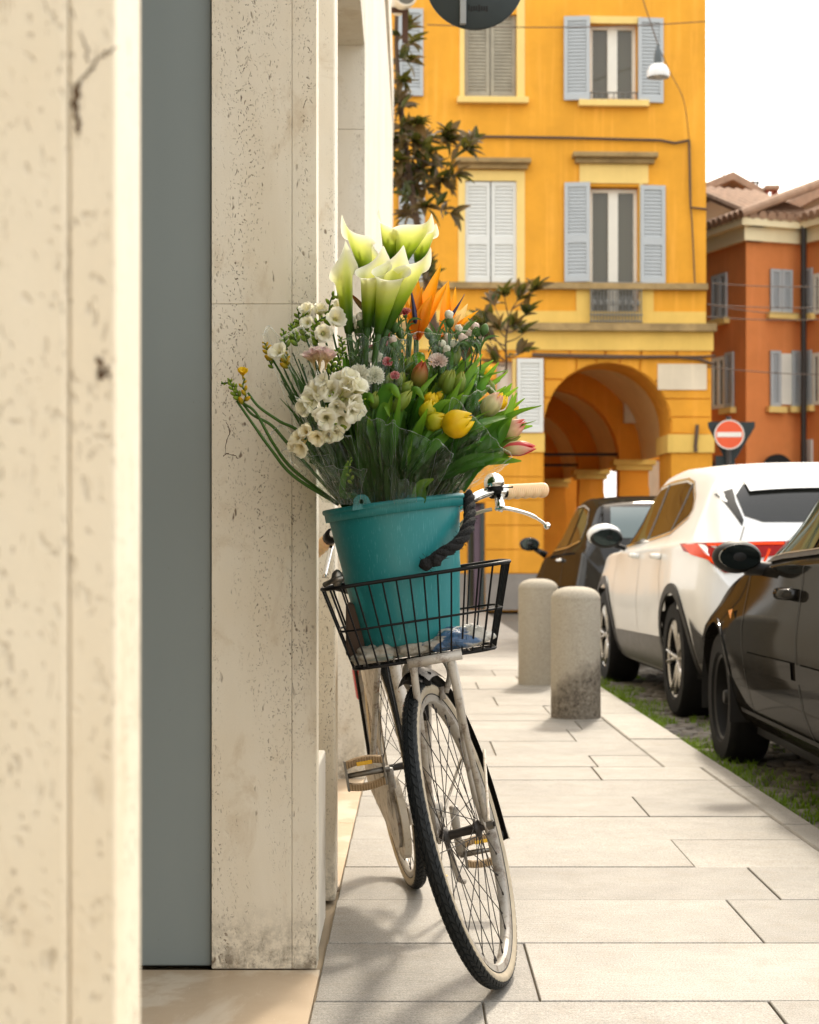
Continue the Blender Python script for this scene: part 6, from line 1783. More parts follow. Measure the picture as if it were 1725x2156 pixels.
def calla(bpx, tpx, Y, az, label, R_=.031, name='calla_lily', tipl=.34):
    b, e = R1(bpx[0], bpx[1], Y), R1(tpx[0], tpx[1], Y - .01)
    b = b - (e - b) * .16
    d = e - b; L = d.length; fr = frame(d, V3((0, 1, 0)))
    M_ = m4(fr, b)
    rt_ = root(name, b, label, 'flower', 'calla lilies at the top of the bouquet')
    a0 = R(az)
    def fn(u, v):
        th = lerp(-math.pi * 1.06, math.pi * 1.06, v)
        c_ = math.cos(th)
        tip = max(0, c_) ** 5
        topz = .98 + .16 * c_ + tipl * tip * .55
        rr = .0085 + (R_ * .84 - .0085) * (u ** .92) + .010 * (max(0, u - .80) / .20) ** 1.6 * (.6 + .5 * abs(math.sin(th)) + .4 * tip)
        rr *= 1 + .07 * th / math.pi
        rr *= (1 - .70 * tip * max(0, u - .72) / .28)
        z = L * u * topz - .010 * (max(0, u - .8) / .2) ** 2 * (1 - tip)
        out = .014 * tip * max(0, u - .75) / .25
        wob = 1 + .05 * math.sin(3 * th + az) * u
        return M_ @ V3(((rr * wob) * math.cos(th + a0) + out * math.cos(a0), (rr * wob) * math.sin(th + a0) + out * math.sin(a0), z))
    m = MB(); m.grid(fn, 16, 36, lambda u, v: max(.003, u)); part('spathe', m, M_calla, rt_, True)
    m = MB(); m.tube([M_ @ V3((0, 0, L * .25)), M_ @ V3((.002, 0, L * .75))], [.0045, .003], 8); part('spadix', m, M_spadix, rt_, True)
    m = MB(); m.cur = .3
    pth = stem_path(b + d.normalized() * .012, d); m.tube(pth, [lerp(.006, .0068, i / (len(pth) - 1)) for i in range(len(pth))], 9); part('stem', m, M_stem, rt_, True)
calla((668, 610), (640, 318), 3.70, -60, 'narrow calla lily leaning left, lowest and leftmost of the callas', .026)
calla((762, 380), (712, 165), 3.76, 205, 'pale calla lily with tip curling to the upper left', .031, tipl=.5)
calla((868, 285), (872, 110), 3.86, 180, 'topmost calla lily with a thin curled tip', .030, tipl=.4)
calla((930, 305), (1000, 118), 3.84, -20, 'widest calla lily opening to the right at the top of the bouquet', .046)
calla((1020, 300), (1045, 160), 3.92, -30, 'white calla lily half hidden behind the widest one at right', .032)
calla((775, 410), (800, 262), 3.80, 120, 'small cream calla lily in the middle between the upper and lower pair', .032)
calla((768, 585), (800, 318), 3.66, 60, 'tall green-based calla lily standing left of the central pair', .034)
calla((828, 612), (895, 322), 3.64, 70, 'tallest front calla lily in the centre of the bouquet', .036)
calla((878, 590), (985, 318), 3.68, -25, 'calla lily leaning right with a rolled lip above the orange bird-of-paradise', .036)

def strel(base, petals, blues, beak, Y, label):
    b = R1(base[0], base[1], Y)
    rt_ = root('bird_of_paradise_flower', b, label, 'flower', 'bird-of-paradise flowers')
    for (tx, ty, w, pale, dy) in petals:
        e = R1(tx, ty, Y + dy); c = b.lerp(e, .5) + V3((rf_.uniform(-.006, .006), -.012, 0))
        m = MB(); blade(m, bez(b, c, e, 12), w, V3((rf_.uniform(-.5, .5), -1, .1)), .55, .002, 1, lambda s: max(.03, math.sin(math.pi * min(.99, .06 + .93 * s)) ** .8 * (1 - .45 * s) * 1.25))
        part('sepal', m, M_palep if pale else M_orangep, rt_, True)
    for (x0, y0, tx, ty, w) in blues:
        a_, e = R1(x0, y0, Y - .02), R1(tx, ty, Y - .012)
        m = MB(); pts = bez(a_, a_.lerp(e, .5) + V3((.004, -.01, 0)), e, 12); m.cur = .5
        m.tube(pts, [w * max(.12, math.sin(math.pi * min(.97, .18 + .75 * (i / 12) ** .6)) * (1 - .55 * i / 12)) for i in range(13)], 8, flat=.6); part('tongue', m, M_bluep, rt_, True)
    for (x0, y0, x1, y1) in beak:
        a_, e = R1(x0, y0, Y), R1(x1, y1, Y); m = MB(); blade(m, bez(a_, a_.lerp(e, .5) + V3((0, -.01, -.006)), e, 10), .011, V3((0, -1, .3)), 1.0, .002, 1); part('beak', m, M_beak, rt_, True)
    stem(rt_, b, V3((0, 0, 1)), .006)
strel((1005, 690), [(1000, 345, .017, 0, .0), (1035, 425, .012, 0, -.01), (1128, 318, .020, 0, .01), (1160, 405, .015, 0, .03), (1082, 470, .020, 0, -.015), (940, 455, .008, 0, .01), (930, 520, .007, 0, 0)], [(1000, 610, 972, 415, .0105)], [(760, 560, 685, 465)], 3.80, 'large orange bird-of-paradise flower with an upright dark blue tongue')
strel((1140, 690), [(1165, 400, .014, 0, .02), (1198, 428, .011, 0, .01), (1258, 512, .013, 1, 0), (1225, 560, .012, 1, -.01), (1312, 545, .009, 0, -.01)], [(1150, 610, 1243, 465, .008)], [(1190, 670, 1120, 690)], 3.83, 'smaller bird-of-paradise flower at right with pale yellow sepals')

def tulip(bpx, tpx, Y, r, mt, label, closed=.5, group='tulips', dY=0.0, leaves=(), name='tulip', mt_in=None):
    b, e = R1(bpx[0], bpx[1], Y), R1(tpx[0], tpx[1], Y + dY)
    d = e - b; L = d.length; fr = frame(d, V3((0, 1, .1))); M_ = m4(fr, b)
    rt_ = root(name, b, label, 'flower', group)
    ph0 = rf_.uniform(0, 2)
    def prof(u):
        k = [(0, .22), (.08, .58), (.22, .88), (.42, 1.0), (.62, .95), (.8, lerp(.62, .86, 1 - closed)), (.92, lerp(.36, .78, 1 - closed)), (1, lerp(.10, .70, 1 - closed))]
        for (a, fa), (c, fc) in zip(k, k[1:]):
            if u <= c: return lerp(fa, fc, (u - a) / (c - a))
        return k[-1][1]
    for i in range(6):
        ph = ph0 + i * math.pi / 3; lay = 1.0 if i % 2 == 0 else .92
        m = MB()
        def fn(u, v):
            q = (v - .5) * 2; w_ = .74 * (1 - .50 * u ** 3.2) * (1 if i % 2 == 0 else .95)
            rr = r * prof(u) * lay * (1 + .05 * (1 - q * q)) ; a = ph + q * w_
            z = L * (u * (1.0 if i % 2 == 0 else .95) - .17 * q * q * u ** 3)
            return M_ @ V3((rr * math.cos(a), rr * math.sin(a), z))
        m.grid(fn, 9, 6, lambda u, v: max(.003, u)); part('petal', m, (mt_in if (mt_in and i % 2) else mt), rt_, True)
    stem(rt_, b + d.normalized() * .003, d, .0036)
    leaves = list(leaves)
    for sg_ in (-1, 1):
        ox = (bpx[0] - 830) * .16 + sg_ * rf_.uniform(15, 45); 
        tip_ = (bpx[0] + ox + rf_.uniform(-20, 30), bpx[1] + rf_.uniform(-110, 40) + abs(ox) * .25, Y + rf_.uniform(-.03, .04))
        leaves.append(([(lerp(bpx[0], 850, .55), lerp(bpx[1], 1470, .62), Y + .03), (lerp(bpx[0], 850, .22) + sg_ * 12, lerp(bpx[1], 1470, .25), Y + .0), tip_], rf_.uniform(.011, .019), (sg_ * .6, -.8, .15), rf_.uniform(.3, .55)))
    for lf in leaves:
        pts = [R1(x, y, yy) for (x, y, yy) in lf[0]]
        m = MB(); blade(m, crom(pts, 5), lf[1], V3(lf[2]), lf[3], .002, 1); part('leaf', m, M_tleaf, rt_, True)
UPC = (0, -1, .25)
# open yellow tulips
tulip((1135, 1130), (1285, 1070), 3.58, .030, M_ytul, 'large open yellow tulip, the biggest yellow bloom', .62, 'tulips', .0,
      [([(1180, 1450, 3.66), (1210, 1200, 3.60), (1300, 1120, 3.58), (1400, 1085, 3.60), (1500, 1060, 3.62)], .016, (0, -.6, 1), .3)])
tulip((1052, 1120), (1155, 1070), 3.60, .0225, M_ytulg, 'greenish yellow tulip touching the biggest yellow tulip on its left', .6)
tulip((1050, 1090), (1085, 985), 3.62, .0215, M_ytulg, 'yellow tulip standing upright above the greenish one', .55)
tulip((1065, 1020), (1095, 950), 3.66, .019, M_ytul, 'small yellow tulip directly behind the upright yellow tulip', .5)
tulip((1100, 995), (1150, 945), 3.67, .013, M_ytul, 'yellow tulip tip peeking out at the upper right of the yellow group', .5)
tulip((1395, 1030), (1440, 955), 3.72, .017, M_ytul, 'yellow tulip at the right edge beside the pale pink tulip', .4)
tulip((1460, 1060), (1498, 1005), 3.74, .014, M_ytul, 'lowest small yellow tulip at the far right behind the long leaves', .4)
tulip((1330, 880), (1372, 815), 3.78, .014, M_ytul, 'yellow tulip bud among the raised leaves at the upper right', .6)
# pointed tulips on the right
tulip((1425, 1165), (1545, 1088), 3.64, .0185, M_tulp, 'cream tulip bud with a pink tip pointing up right', .85, 'tulips', .0,
      [([(1230, 1430, 3.66), (1330, 1250, 3.62), (1420, 1150, 3.62), (1500, 950, 3.64)], .017, (.3, -.8, .5), .35)])
tulip((1432, 1228), (1598, 1222), 3.60, .0165, M_tulp, 'long cream tulip with a split red heart pointing right', .8, 'tulips', .0,
      [([(1240, 1440, 3.62), (1310, 1340, 3.60), (1390, 1290, 3.58), (1460, 1275, 3.58)], .0105, (0, -.7, 1), .3)], mt_in=M_tulr)
tulip((1335, 1060), (1420, 950), 3.66, .021, M_tulpale, 'pale pink and green tulip wrapped in film at right', .6)
# green buds: (base, tip, Y, r)
bl = [((872, 935), (876, 850), 3.70, .0125), ((912, 930), (940, 845), 3.69, .0125), ((962, 860), (978, 765), 3.74, .0115), ((985, 925), (1010, 800), 3.72, .0120), ((1178, 825), (1212, 700), 3.72, .0150), ((1125, 930), (1165, 835), 3.68, .0125), ((1150, 960), (1188, 832), 3.66, .0140), ((1205, 960), (1232, 840), 3.66, .0140), ((795, 1030), (812, 940), 3.62, .0130), ((890, 1045), (982, 935), 3.60, .0150), ((930, 960), (985, 890), 3.66, .0130), ((1400, 1195), (1522, 1160), 3.66, .0130), ((900, 800), (905, 720), 3.78, .0105), ((1040, 880), (1050, 790), 3.76, .011), ((1380, 960), (1360, 880), 3.76, .010), ((1255, 880), (1290, 800), 3.74, .012)]
bn = ['slim green tulip bud left of the reddish bud, lower of two', 'green tulip bud leaning right below the carnations', 'slim upright green tulip bud high in the centre', 'green tulip bud just left of the reddish bud', 'tall green tulip bud below the white carnation buds at right', 'brown-tinged green tulip bud left of the long pair', 'long green tulip bud, left one of the upright pair', 'long green tulip bud, right one of the upright pair', 'green tulip bud with curled leaf above the front cellophane', 'plump green tulip bud leaning right above the yellow tulips', 'short green tulip bud behind the plump leaning one', 'dark slim green tulip bud between the two cream tulips', 'small green tulip bud among the pink carnations', 'green tulip bud behind the reddish bud', 'thin tulip bud at the right beside the film', 'green tulip bud among the upper right leaves']
for (q, lb) in zip(bl, bn):
    lv = []
    for sgn in (-1, 1):
        (bx0_, by0_), Yq = q[0], q[2]
        ex = bx0_ + sgn * rf_.uniform(25, 60) + (bx0_ - 830) * .10; ey = q[1][1] + rf_.uniform(10, 90)
        lv.append(([(lerp(bx0_, 850, .45) , lerp(by0_, 1450, .55), Yq + .03), (bx0_ + sgn * 14, by0_ + 40, Yq + .01), (ex, ey, Yq + rf_.uniform(-.02, .03))], rf_.uniform(.009, .014), (sgn * .5, -.8, .2), .4))
    tulip(q[0], q[1], q[2], q[3], M_bud, lb, .92, 'tulips', 0.0, lv)
tulip((1005, 925), (1045, 792), 3.68, .0185, M_budr, 'reddish tulip bud, darkest and largest of the closed buds', .85)
tulip((1245, 790), (1268, 705), 3.74, .0125, M_budr, 'small red-tinged tulip bud behind the tall green one', .85)
# loose leaves: each a blade of its own
leafs = [([(1330, 1300, 3.66), (1400, 1130, 3.62), (1500, 1055, 3.60), (1622, 1015, 3.58)], .017, (.2, -.7, .8), .3, 'long bright leaf reaching furthest right'),
 ([(1380, 1180, 3.66), (1480, 1130, 3.64), (1595, 1088, 3.62)], .011, (0, -.6, 1), .25, 'short pointed leaf below the furthest right leaf'),
 ([(1200, 1100, 3.66), (1280, 1080, 3.62), (1370, 1040, 3.60)], .009, (0, -.5, 1), .3, 'narrow leaf rising above the biggest yellow tulip'),
 ([(1190, 1000, 3.68), (1250, 880, 3.68), (1330, 760, 3.70)], .014, (.5, -.8, .2), .35, 'leaf leaning right between the upright buds'),
 ([(1210, 930, 3.72), (1300, 850, 3.72), (1385, 790, 3.74)], .013, (.4, -.7, .5), .35, 'broad leaf pointing to the magnolia'),
 ([(1270, 900, 3.74), (1350, 870, 3.72), (1462, 838, 3.72)], .010, (0, -.6, 1), .3, 'flat bright leaf tip crossing in front of the magnolia'),
 ([(1300, 960, 3.72), (1350, 880, 3.72), (1412, 800, 3.73)], .011, (.5, -.7, .4), .35, 'upright leaf at the right shoulder of the bouquet'),
 ([(1170, 900, 3.74), (1220, 820, 3.74), (1290, 740, 3.76)], .013, (.5, -.8, .2), .35, 'leaf behind the tall green bud'),
 ([(1160, 880, 3.70), (1180, 760, 3.70), (1188, 660, 3.72)], .008, (.8, -.6, 0), .3, 'thin upright leaf beside the white carnation bud'),
 ([(1080, 1080, 3.62), (1130, 1010, 3.60), (1175, 985, 3.60)], .013, (.2, -.8, .4), .4, 'short leaf right of the upright yellow tulips'),
 ([(1110, 1150, 3.64), (1170, 1000, 3.62), (1230, 880, 3.62)], .014, (.6, -.8, .1), .4, 'upright leaf in front of the pair of long buds'),
 ([(1020, 1000, 3.64), (1030, 940, 3.62), (1110, 855, 3.64)], .010, (.6, -.8, .1), .35, 'curved leaf arching over the yellow tulips'),
 ([(830, 1080, 3.62), (850, 950, 3.60), (890, 925, 3.59), (930, 990, 3.585)], .020, (0, -1, .4), -.5, 'broad curled leaf in the centre front'),
 ([(740, 1080, 3.63), (745, 990, 3.61), (770, 965, 3.60), (795, 1000, 3.59)], .017, (0, -1, .4), -.4, 'curled leaf right of the white freesia cluster'),
 ([(960, 1010, 3.66), (975, 950, 3.62), (1010, 935, 3.61), (1045, 985, 3.61)], .016, (0, -1, .4), -.5, 'dark curled leaf above the plump green bud'),
 ([(985, 900, 3.76), (1000, 790, 3.74), (1030, 765, 3.73), (1050, 800, 3.73)], .016, (.1, -1, .4), -.5, 'pale curled leaf behind the reddish bud'),
 ([(830, 1100, 3.60), (850, 1010, 3.585), (875, 1070, 3.58)], .010, (0, -1, .2), .3, 'small folded leaf beside the front green bud'),
 ([(965, 1330, 3.62), (968, 1250, 3.60), (985, 1180, 3.60)], .0065, (.6, -1, 0), .4, 'single bright upright leaf in the dark lower middle'),
 ([(1290, 1320, 3.68), (1360, 1210, 3.66), (1440, 1090, 3.66), (1480, 960, 3.68)], .016, (.5, -.8, .3), .35, 'long leaf rising at the right in front of the pale tulip'),
 ([(1330, 1280, 3.68), (1400, 1200, 3.64), (1500, 1165, 3.62)], .010, (0, -.6, 1), .3, 'dark leaf under the pink-tipped tulip'),
 ([(1010, 1480, 3.64), (1030, 1410, 3.62), (1090, 1375, 3.61)], .018, (.2, -1, .2), .3, 'broad leaf lying on the bucket rim at right'),
 ([(640, 1450, 3.66), (660, 1320, 3.64), (690, 1280, 3.64)], .008, (.3, -1, .2), .3, 'small leaf above the bucket tab')]
for (pp, w, nh, fo, lb) in leafs:
    pts = [R1(*q) for q in pp]; b0_ = bucket_pt(pts[0])
    rt_ = root('tulip_leaf', pts[0], lb + ' of the bouquet' if 'bouquet' not in lb else lb, 'leaf', 'loose tulip leaves')
    ar = [b0_ - V3((0, 0, .03)), b0_.lerp(pts[0], .45) + V3((0, 0, .008))] + pts
    m = MB(); blade(m, crom(ar, 5), w, V3(nh), fo, .002, 1, lambda s: max(.03, math.sin(math.pi * min(.985, .10 + .90 * s)) ** .75 * min(1, .30 + s * 1.6))); part('blade', m, M_tleaf, rt_, True)

# freesias
def bloom(parent, p, d, s, mt, n=6, open_=.7, name='blossom'):
    fr = frame(d, V3((rf_.uniform(-1, 1), rf_.uniform(-1, 1), .3))); M_ = m4(fr, p)
    m = MB(); L = .9 * s
    ph0 = rf_.uniform(0, 6)
    for i in range(n):
        ph = ph0 + i * 2 * math.pi / n; lay = i % 2
        def fn(u, v):
            q = (v - .5) * 2
            rr = .10 * s + .16 * s * u ** 1.2 + open_ * s * max(0, u - .42) ** 1.35 * (1.25 if lay else 1.05)
            z = L * (u - .34 * open_ * max(0, u - .55) ** 1.5 * 2) 
            w_ = s * .50 * min(1, .15 + 1.5 * u) * math.sqrt(max(.0, 1 - max(0, (u - .62) / .38) ** 2.6)) * (1 - .12 * lay)
            cup = (.10 if lay else -.02) * s * q * q * u + .06 * s * mnoise.noise(V3((q * 1.6 + i * 3.1, u * 2.2, p.x * 90 + p.z * 70))) * u * 1.6
            x_, y_ = math.cos(ph), math.sin(ph)
            return M_ @ V3((x_ * (rr + cup) - y_ * w_ * q, y_ * (rr + cup) + x_ * w_ * q, z - .06 * s * q * q * u))
        m.grid(fn, 9, 6, lambda u, v: max(.003, u))
    m.cur = .05
    m.lathe([(.02 * s, -.55 * s), (.06 * s, -.3 * s), (.12 * s, .05 * s), (.16 * s, .3 * s)], 8, M_, [.01, .05, .2, .4])
    return part(name, m, mt, parent, True)
def budo(m, p, d, L, r):
    fr = frame(d); M_ = m4(fr, p)
    pr = [(.05, 0), (.55, .12), (.95, .35), (1.0, .55), (.75, .8), (.35, .95), (.02, 1)]
    m.lathe([(a * r, z * L) for a, z in pr], 9, M_, [max(.003, z) for a, z in pr])
def raceme(parent, pts, n, L0, mt, name='bud'):
    c = crom([V3(p) for p in pts], 8)
    m = MB(); m.cur = .6; m.tube(c, .0018, 6); part('spike', m, M_stem, parent, True)
    for i in range(n):
        t = i / max(1, n - 1); k = int(t * (len(c) - 2)); p = c[k]; d = (c[k + 1] - c[k]).normalized()
        side = frame(d, V3((0, 1, 0))).col[0] * (1 if i % 2 else -1)
        L = L0 * lerp(1.0, .42, t); m = MB(); budo(m, p, (d * .6 + side * .7 + V3((0, -.3, .35))).normalized(), L, L * .27); part(name, m, mt, parent, True)
def freesia(at, label, blooms, buds, mt, name='freesia'):
    p = R1(*at)
    rt_ = root(name, p, label, 'flower', 'freesias')
    for (x, y, yy, s, dx, dz) in blooms: bloom(rt_, R1(x, y, yy), V3((dx, -1.0, dz)), s, mt, 6, rf_.choice((.18, .32, .45, .55, .68)))
    for (pp, n, L0, bm_) in buds: raceme(rt_, [R1(*q) for q in pp], n, L0, bm_)
    stem(rt_, p, None, .0024)
    return rt_
rb_ = random.Random(4)
big = [(560, 905, -.5, .8), (620, 890, -.1, 1.0), (675, 905, .4, .9), (712, 945, .8, .6), (492, 985, -.9, .1), (528, 955, -.5, .5), (640, 985, .1, .1), (692, 990, .6, 0), (704, 1035, .7, -.4), (606, 1025, -.1, -.2), (548, 1045, -.5, -.4), (652, 1078, .1, -.7), (560, 1088, -.4, -.8), (650, 930, .2, .6), (600, 940, -.2, .5), (470, 1010, -1, -.2)]
freesia((620, 960, 3.64), 'large cluster of creamy white freesias, biggest of all blooms', [(605 + (x - 605) * .80 + rb_.uniform(-8, 8), 975 + (y - 975) * .82 + rb_.uniform(-8, 8), 3.585 + rb_.uniform(-.018, .02), rb_.uniform(.028, .043), dx + rb_.uniform(-.5, .5), dz + rb_.uniform(-.5, .5)) for (x, y, dx, dz) in big], [([(600, 960, 3.585), (590, 975, 3.57), (600, 955, 3.56)], 3, .018, M_fbud), ([(505, 1040, 3.60), (490, 1080, 3.585), (480, 1110, 3.58)], 2, .034, M_whitep), ([(720, 1000, 3.58), (735, 1000, 3.57), (745, 985, 3.57)], 2, .018, M_fbud), ([(560, 1060, 3.58), (585, 1090, 3.57), (600, 1110, 3.57)], 3, .02, M_fbud)], M_whitep)
freesia((600, 1120, 3.64), 'arching spray of cream freesias below the large white cluster', [(600, 1140, 3.59, .030, .4, -.3), (575, 1150, 3.585, .030, .0, -.4), (525, 1155, 3.58, .029, -.3, -.6), (475, 1150, 3.58, .029, -.5, .2), (450, 1200, 3.58, .031, -.6, -.8), (415, 1210, 3.58, .022, -1.0, -.1), (440, 1180, 3.585, .026, -.8, .3)], [([(620, 1120, 3.60), (622, 1150, 3.59), (615, 1185, 3.59)], 2, .026, M_fbud)], M_whitep2)
freesia((560, 700, 3.74), 'white freesias at the upper left behind the film', [(600, 600, 3.70, .036, .3, .3), (545, 660, 3.69, .036, .1, -.1), (470, 565, 3.75, .030, -.2, .8), (530, 565, 3.76, .030, .1, .8), (615, 545, 3.76, .026, .3, .8), (475, 615, 3.72, .024, -.3, .3)], [([(440, 640, 3.74), (430, 600, 3.74), (425, 555, 3.75), (440, 545, 3.75)], 9, .021, M_fbud), ([(500, 640, 3.72), (520, 600, 3.72), (560, 575, 3.73)], 6, .018, M_fbud)], M_whitep)
freesia((590, 640, 3.78), 'upright green freesia bud spike left of the lowest calla', [], [([(580, 620, 3.76), (575, 545, 3.76), (590, 480, 3.77), (620, 475, 3.77)], 9, .023, M_fbud)], M_whitep)
freesia((520, 860, 3.68), 'faded blush pink freesias in the left film', [(498, 800, 3.64, .034, -.6, 2.6), (528, 795, 3.63, .038, 0, 3.2), (562, 800, 3.64, .034, .5, 2.8)], [([(580, 860, 3.66), (600, 820, 3.66), (640, 830, 3.67)], 5, .014, M_fbud)], M_pinkf)
freesia((380, 830, 3.70), 'white freesia bud pointing left beside yellow buds', [(345, 770, 3.66, .034, -.6, .6)], [([(290, 760, 3.70), (270, 730, 3.70), (258, 705, 3.71)], 5, .019, M_fbudy), ([(370, 740, 3.70), (355, 690, 3.70), (350, 640, 3.71)], 7, .021, M_fbud), ([(420, 720, 3.70), (400, 660, 3.70), (385, 620, 3.71)], 7, .02, M_fbud), ([(300, 830, 3.70), (285, 800, 3.70), (270, 770, 3.71)], 4, .014, M_fbud)], M_whitep)
yf = freesia((480, 1290, 3.66), 'yellow freesia sprig leaning out alone at the far left', [(150, 865, 3.60, .020, .1, 1.4)], [([(150, 1010, 3.60), (165, 960, 3.59), (150, 920, 3.59), (160, 880, 3.60)], 7, .020, M_fbudy), ([(140, 985, 3.60), (110, 950, 3.60), (95, 915, 3.60), (85, 885, 3.60)], 9, .018, M_fbud), ([(130, 950, 3.60), (90, 905, 3.60), (45, 905, 3.61)], 6, .014, M_fbud)], M_ytul)
for pp in ([(150, 1000, 3.60), (215, 1050, 3.60), (300, 1200, 3.61), (400, 1330, 3.65), (610, 1490, 3.72)], [(175, 950, 3.60), (230, 1020, 3.60), (330, 1090, 3.62), (450, 1170, 3.66), (620, 1480, 3.74)], [(155, 1010, 3.605), (200, 1060, 3.605), (290, 1110, 3.62), (380, 1210, 3.64), (630, 1490, 3.72)], [(120, 990, 3.60), (190, 1090, 3.60), (290, 1230, 3.60), (400, 1360, 3.64), (620, 1500, 3.72)]):
    m = MB(); m.cur = .8; m.tube(crom([R1(*q) for q in pp], 6), [.0026 + .0012 * min(1, i / 20) for i in range(25)], 7); part('stem', m, M_stem, yf, True)
freesia((680, 1330, 3.64), 'small yellow-green freesia buds in the dark lower middle', [], [([(690, 1400, 3.62), (670, 1330, 3.61), (680, 1270, 3.61)], 8, .014, M_fbud)], M_whitep)

# carnations
def carnation(p, d, s, mt, label, grp='carnations'):
    rt_ = root('carnation', p, label, 'flower', grp)
    fr = frame(d); M_ = m4(fr, p); m = MB()
    for i in range(34):
        ph = i * 2.39996; lay = (i / 34); el = lerp(1.45, .1, lay)
        tl = s * lerp(.55, 1.0, lay)
        def fn(u, v):
            q = (v - .5) * 2; a = ph + q * .55 * u
            zz = tl * u * math.sin(el) + .13 * s * u * math.sin(7 * q + i * 1.7) 
            rr = tl * u * math.cos(el) * (1 + .10 * math.sin(13 * q + i * 2) * (u > .8))
            return M_ @ V3((rr * math.cos(a), rr * math.sin(a), zz * .9 + .05 * s))
        m.grid(fn, 4, 8, lambda u, v: max(.003, u))
    part('petals', m, mt, rt_, True)
    m = MB(); budo(m, p - d.normalized() * s * .75, d, s * 1.0, s * .30); part('calyx', m, M_calyx, rt_, True)
    stem(rt_, p - d.normalized() * s * .7, d, .0017)
carnation(R1(718, 875, 3.63), V3((-.2, -1, .5)), .030, M_carnw, 'frilly white carnation just above the white freesia cluster, left of two')
carnation(R1(800, 868, 3.64), V3((.4, -1, .4)), .023, M_carnw, 'frilly white carnation above the freesia cluster, right of two')
carnation(R1(738, 910, 3.63), V3((.1, -1, -.3)), .020, M_carnw, 'small white carnation tucked under the pair of frilly ones')
carnation(R1(800, 780, 3.68), V3((0, -1, .8)), .020, M_carnw, 'white carnation behind the film above the frilly pair')
carnation(R1(1112, 800, 3.68), V3((.1, -.8, .8)), .024, M_carnp, 'blush carnation opening right of the reddish tulip bud')
carnation(R1(948, 560, 3.70), V3((-.2, -.6, 1)), .017, M_carnr, 'red carnation with white edge in front of the dark blue tongue')
carnation(R1(855, 668, 3.70), V3((-.2, -.8, .8)), .015, M_carnr, 'red carnation bud opening below the centre calla')
carnation(R1(790, 738, 3.70), V3((-.3, -.8, .8)), .014, M_carnr, 'dark pink carnation bud at the left of the pink group')
carnation(R1(862, 800, 3.69), V3((.2, -.8, .5)), .013, M_carnr, 'pink carnation just above the slim green tulip buds')
carnation(R1(900, 868, 3.67), V3((.1, -.9, .6)), .012, M_carnr, 'small red carnation bud between two green tulip buds')
cb = [(695, 620, 'w'), (735, 605, 'w'), (720, 645, 'w'), (787, 570, 'g'), (800, 605, 'g'), (872, 600, 'g'), (902, 630, 'g'), (925, 655, 'g'), (830, 690, 'g'), (895, 715, 'p'), (1065, 660, 'g'), (1170, 600, 'w'), (1207, 660, 'w'), (1300, 650, 'p'), (1340, 640, 'g'), (1085, 700, 'g'), (1130, 740, 'w'), (1150, 710, 'p'), (1105, 745, 'g'), (1240, 710, 'p'), (1270, 690, 'p'), (1190, 740, 'w'), (1160, 760, 'w'), (1310, 700, 'p'), (705, 805, 'g'), (755, 770, 'g'), (830, 850, 'g'), (770, 640, 'g'), (750, 690, 'g'), (845, 730, 'r'), (840, 825, 'r'), (1215, 740, 'w')]
ordn = ['first', 'second', 'third', 'fourth', 'fifth', 'sixth', 'seventh', 'eighth', 'ninth', 'tenth', 'eleventh', 'twelfth']
for i, (x, y, k) in enumerate(cb):
    mates = sorted([q for q in cb if q[2] == k and (q[0] < 960) == (x < 960)]); od = ordn[mates.index((x, y, k))]
    Y = 3.70 + rf_.uniform(-.03, .05); p = R1(x, y, Y); d = V3((rf_.uniform(-.35, .35), rf_.uniform(-.3, .1), 1))
    side = 'left of the bird-of-paradise flowers' if x < 960 else 'right of the reddish tulip bud'
    where = ''
    nm_ = {'w': 'white-tipped', 'g': 'closed green', 'p': 'blush-tipped', 'r': 'pink-tipped'}[k]
    rt_ = root('carnation_bud', p, '%s carnation bud, %s from left among its kind %s' % (nm_, od, side), 'flower bud', 'carnation buds')
    L = rf_.uniform(.024, .030)
    m = MB(); budo(m, p - d.normalized() * L * .5, d, L, L * .34); part('calyx', m, M_calyx, rt_, True)
    if k != 'g':
        m = MB(); m.cur = .9
        for j in range(5):
            o_ = V3((rf_.uniform(-1, 1), rf_.uniform(-1, .3), rf_.uniform(0, 1))) * L * .14
            m.blob(Matrix.Translation(p + d.normalized() * L * .38 + o_) @ Matrix.Diagonal((L * .25, L * .25, L * .32, 1)), 2, i * 7 + j, .35, 2.2)
        part('tip', m, {'w': M_carnw, 'p': M_carnp, 'r': M_carnr}[k], rt_, True)
    stem(rt_, p - d.normalized() * L * .45, d, .0016)

# dense greenery between the stems: leaves and stalks nobody could count
m = MB()
for i in range(900):
    x = rf_.uniform(330, 1360); y = rf_.uniform(670, 1330)
    if ((x - 820) / 560) ** 2 + ((y - 1080) / 420) ** 2 > 1: continue
    if x < 520 and y > 1000: continue
    if x < 540 or (y < 830 and x < 640): continue
    if y < 740: continue
    e = R1(x, y, rf_.uniform(3.70, 3.90))
    q = bucket_pt(e); c = q.lerp(e, .5) + V3((rf_.uniform(-.02, .02), rf_.uniform(-.02, .02), .02))
    pts = [bc_in + (q - b_hi) * .5] + bez(q, c, e, 9)
    if rf_.random() < (.45 if y > 880 else .12):
        m.cur = rf_.uniform(.1, .7); m.tube(pts, rf_.uniform(.0012, .0028), 5, cap=False)
    else: blade(m, pts, rf_.uniform(.009, .021), V3((rf_.uniform(-1, 1), -1, rf_.uniform(-.3, .6))), rf_.uniform(.2, .6), .002, rf_.uniform(.3, 1))
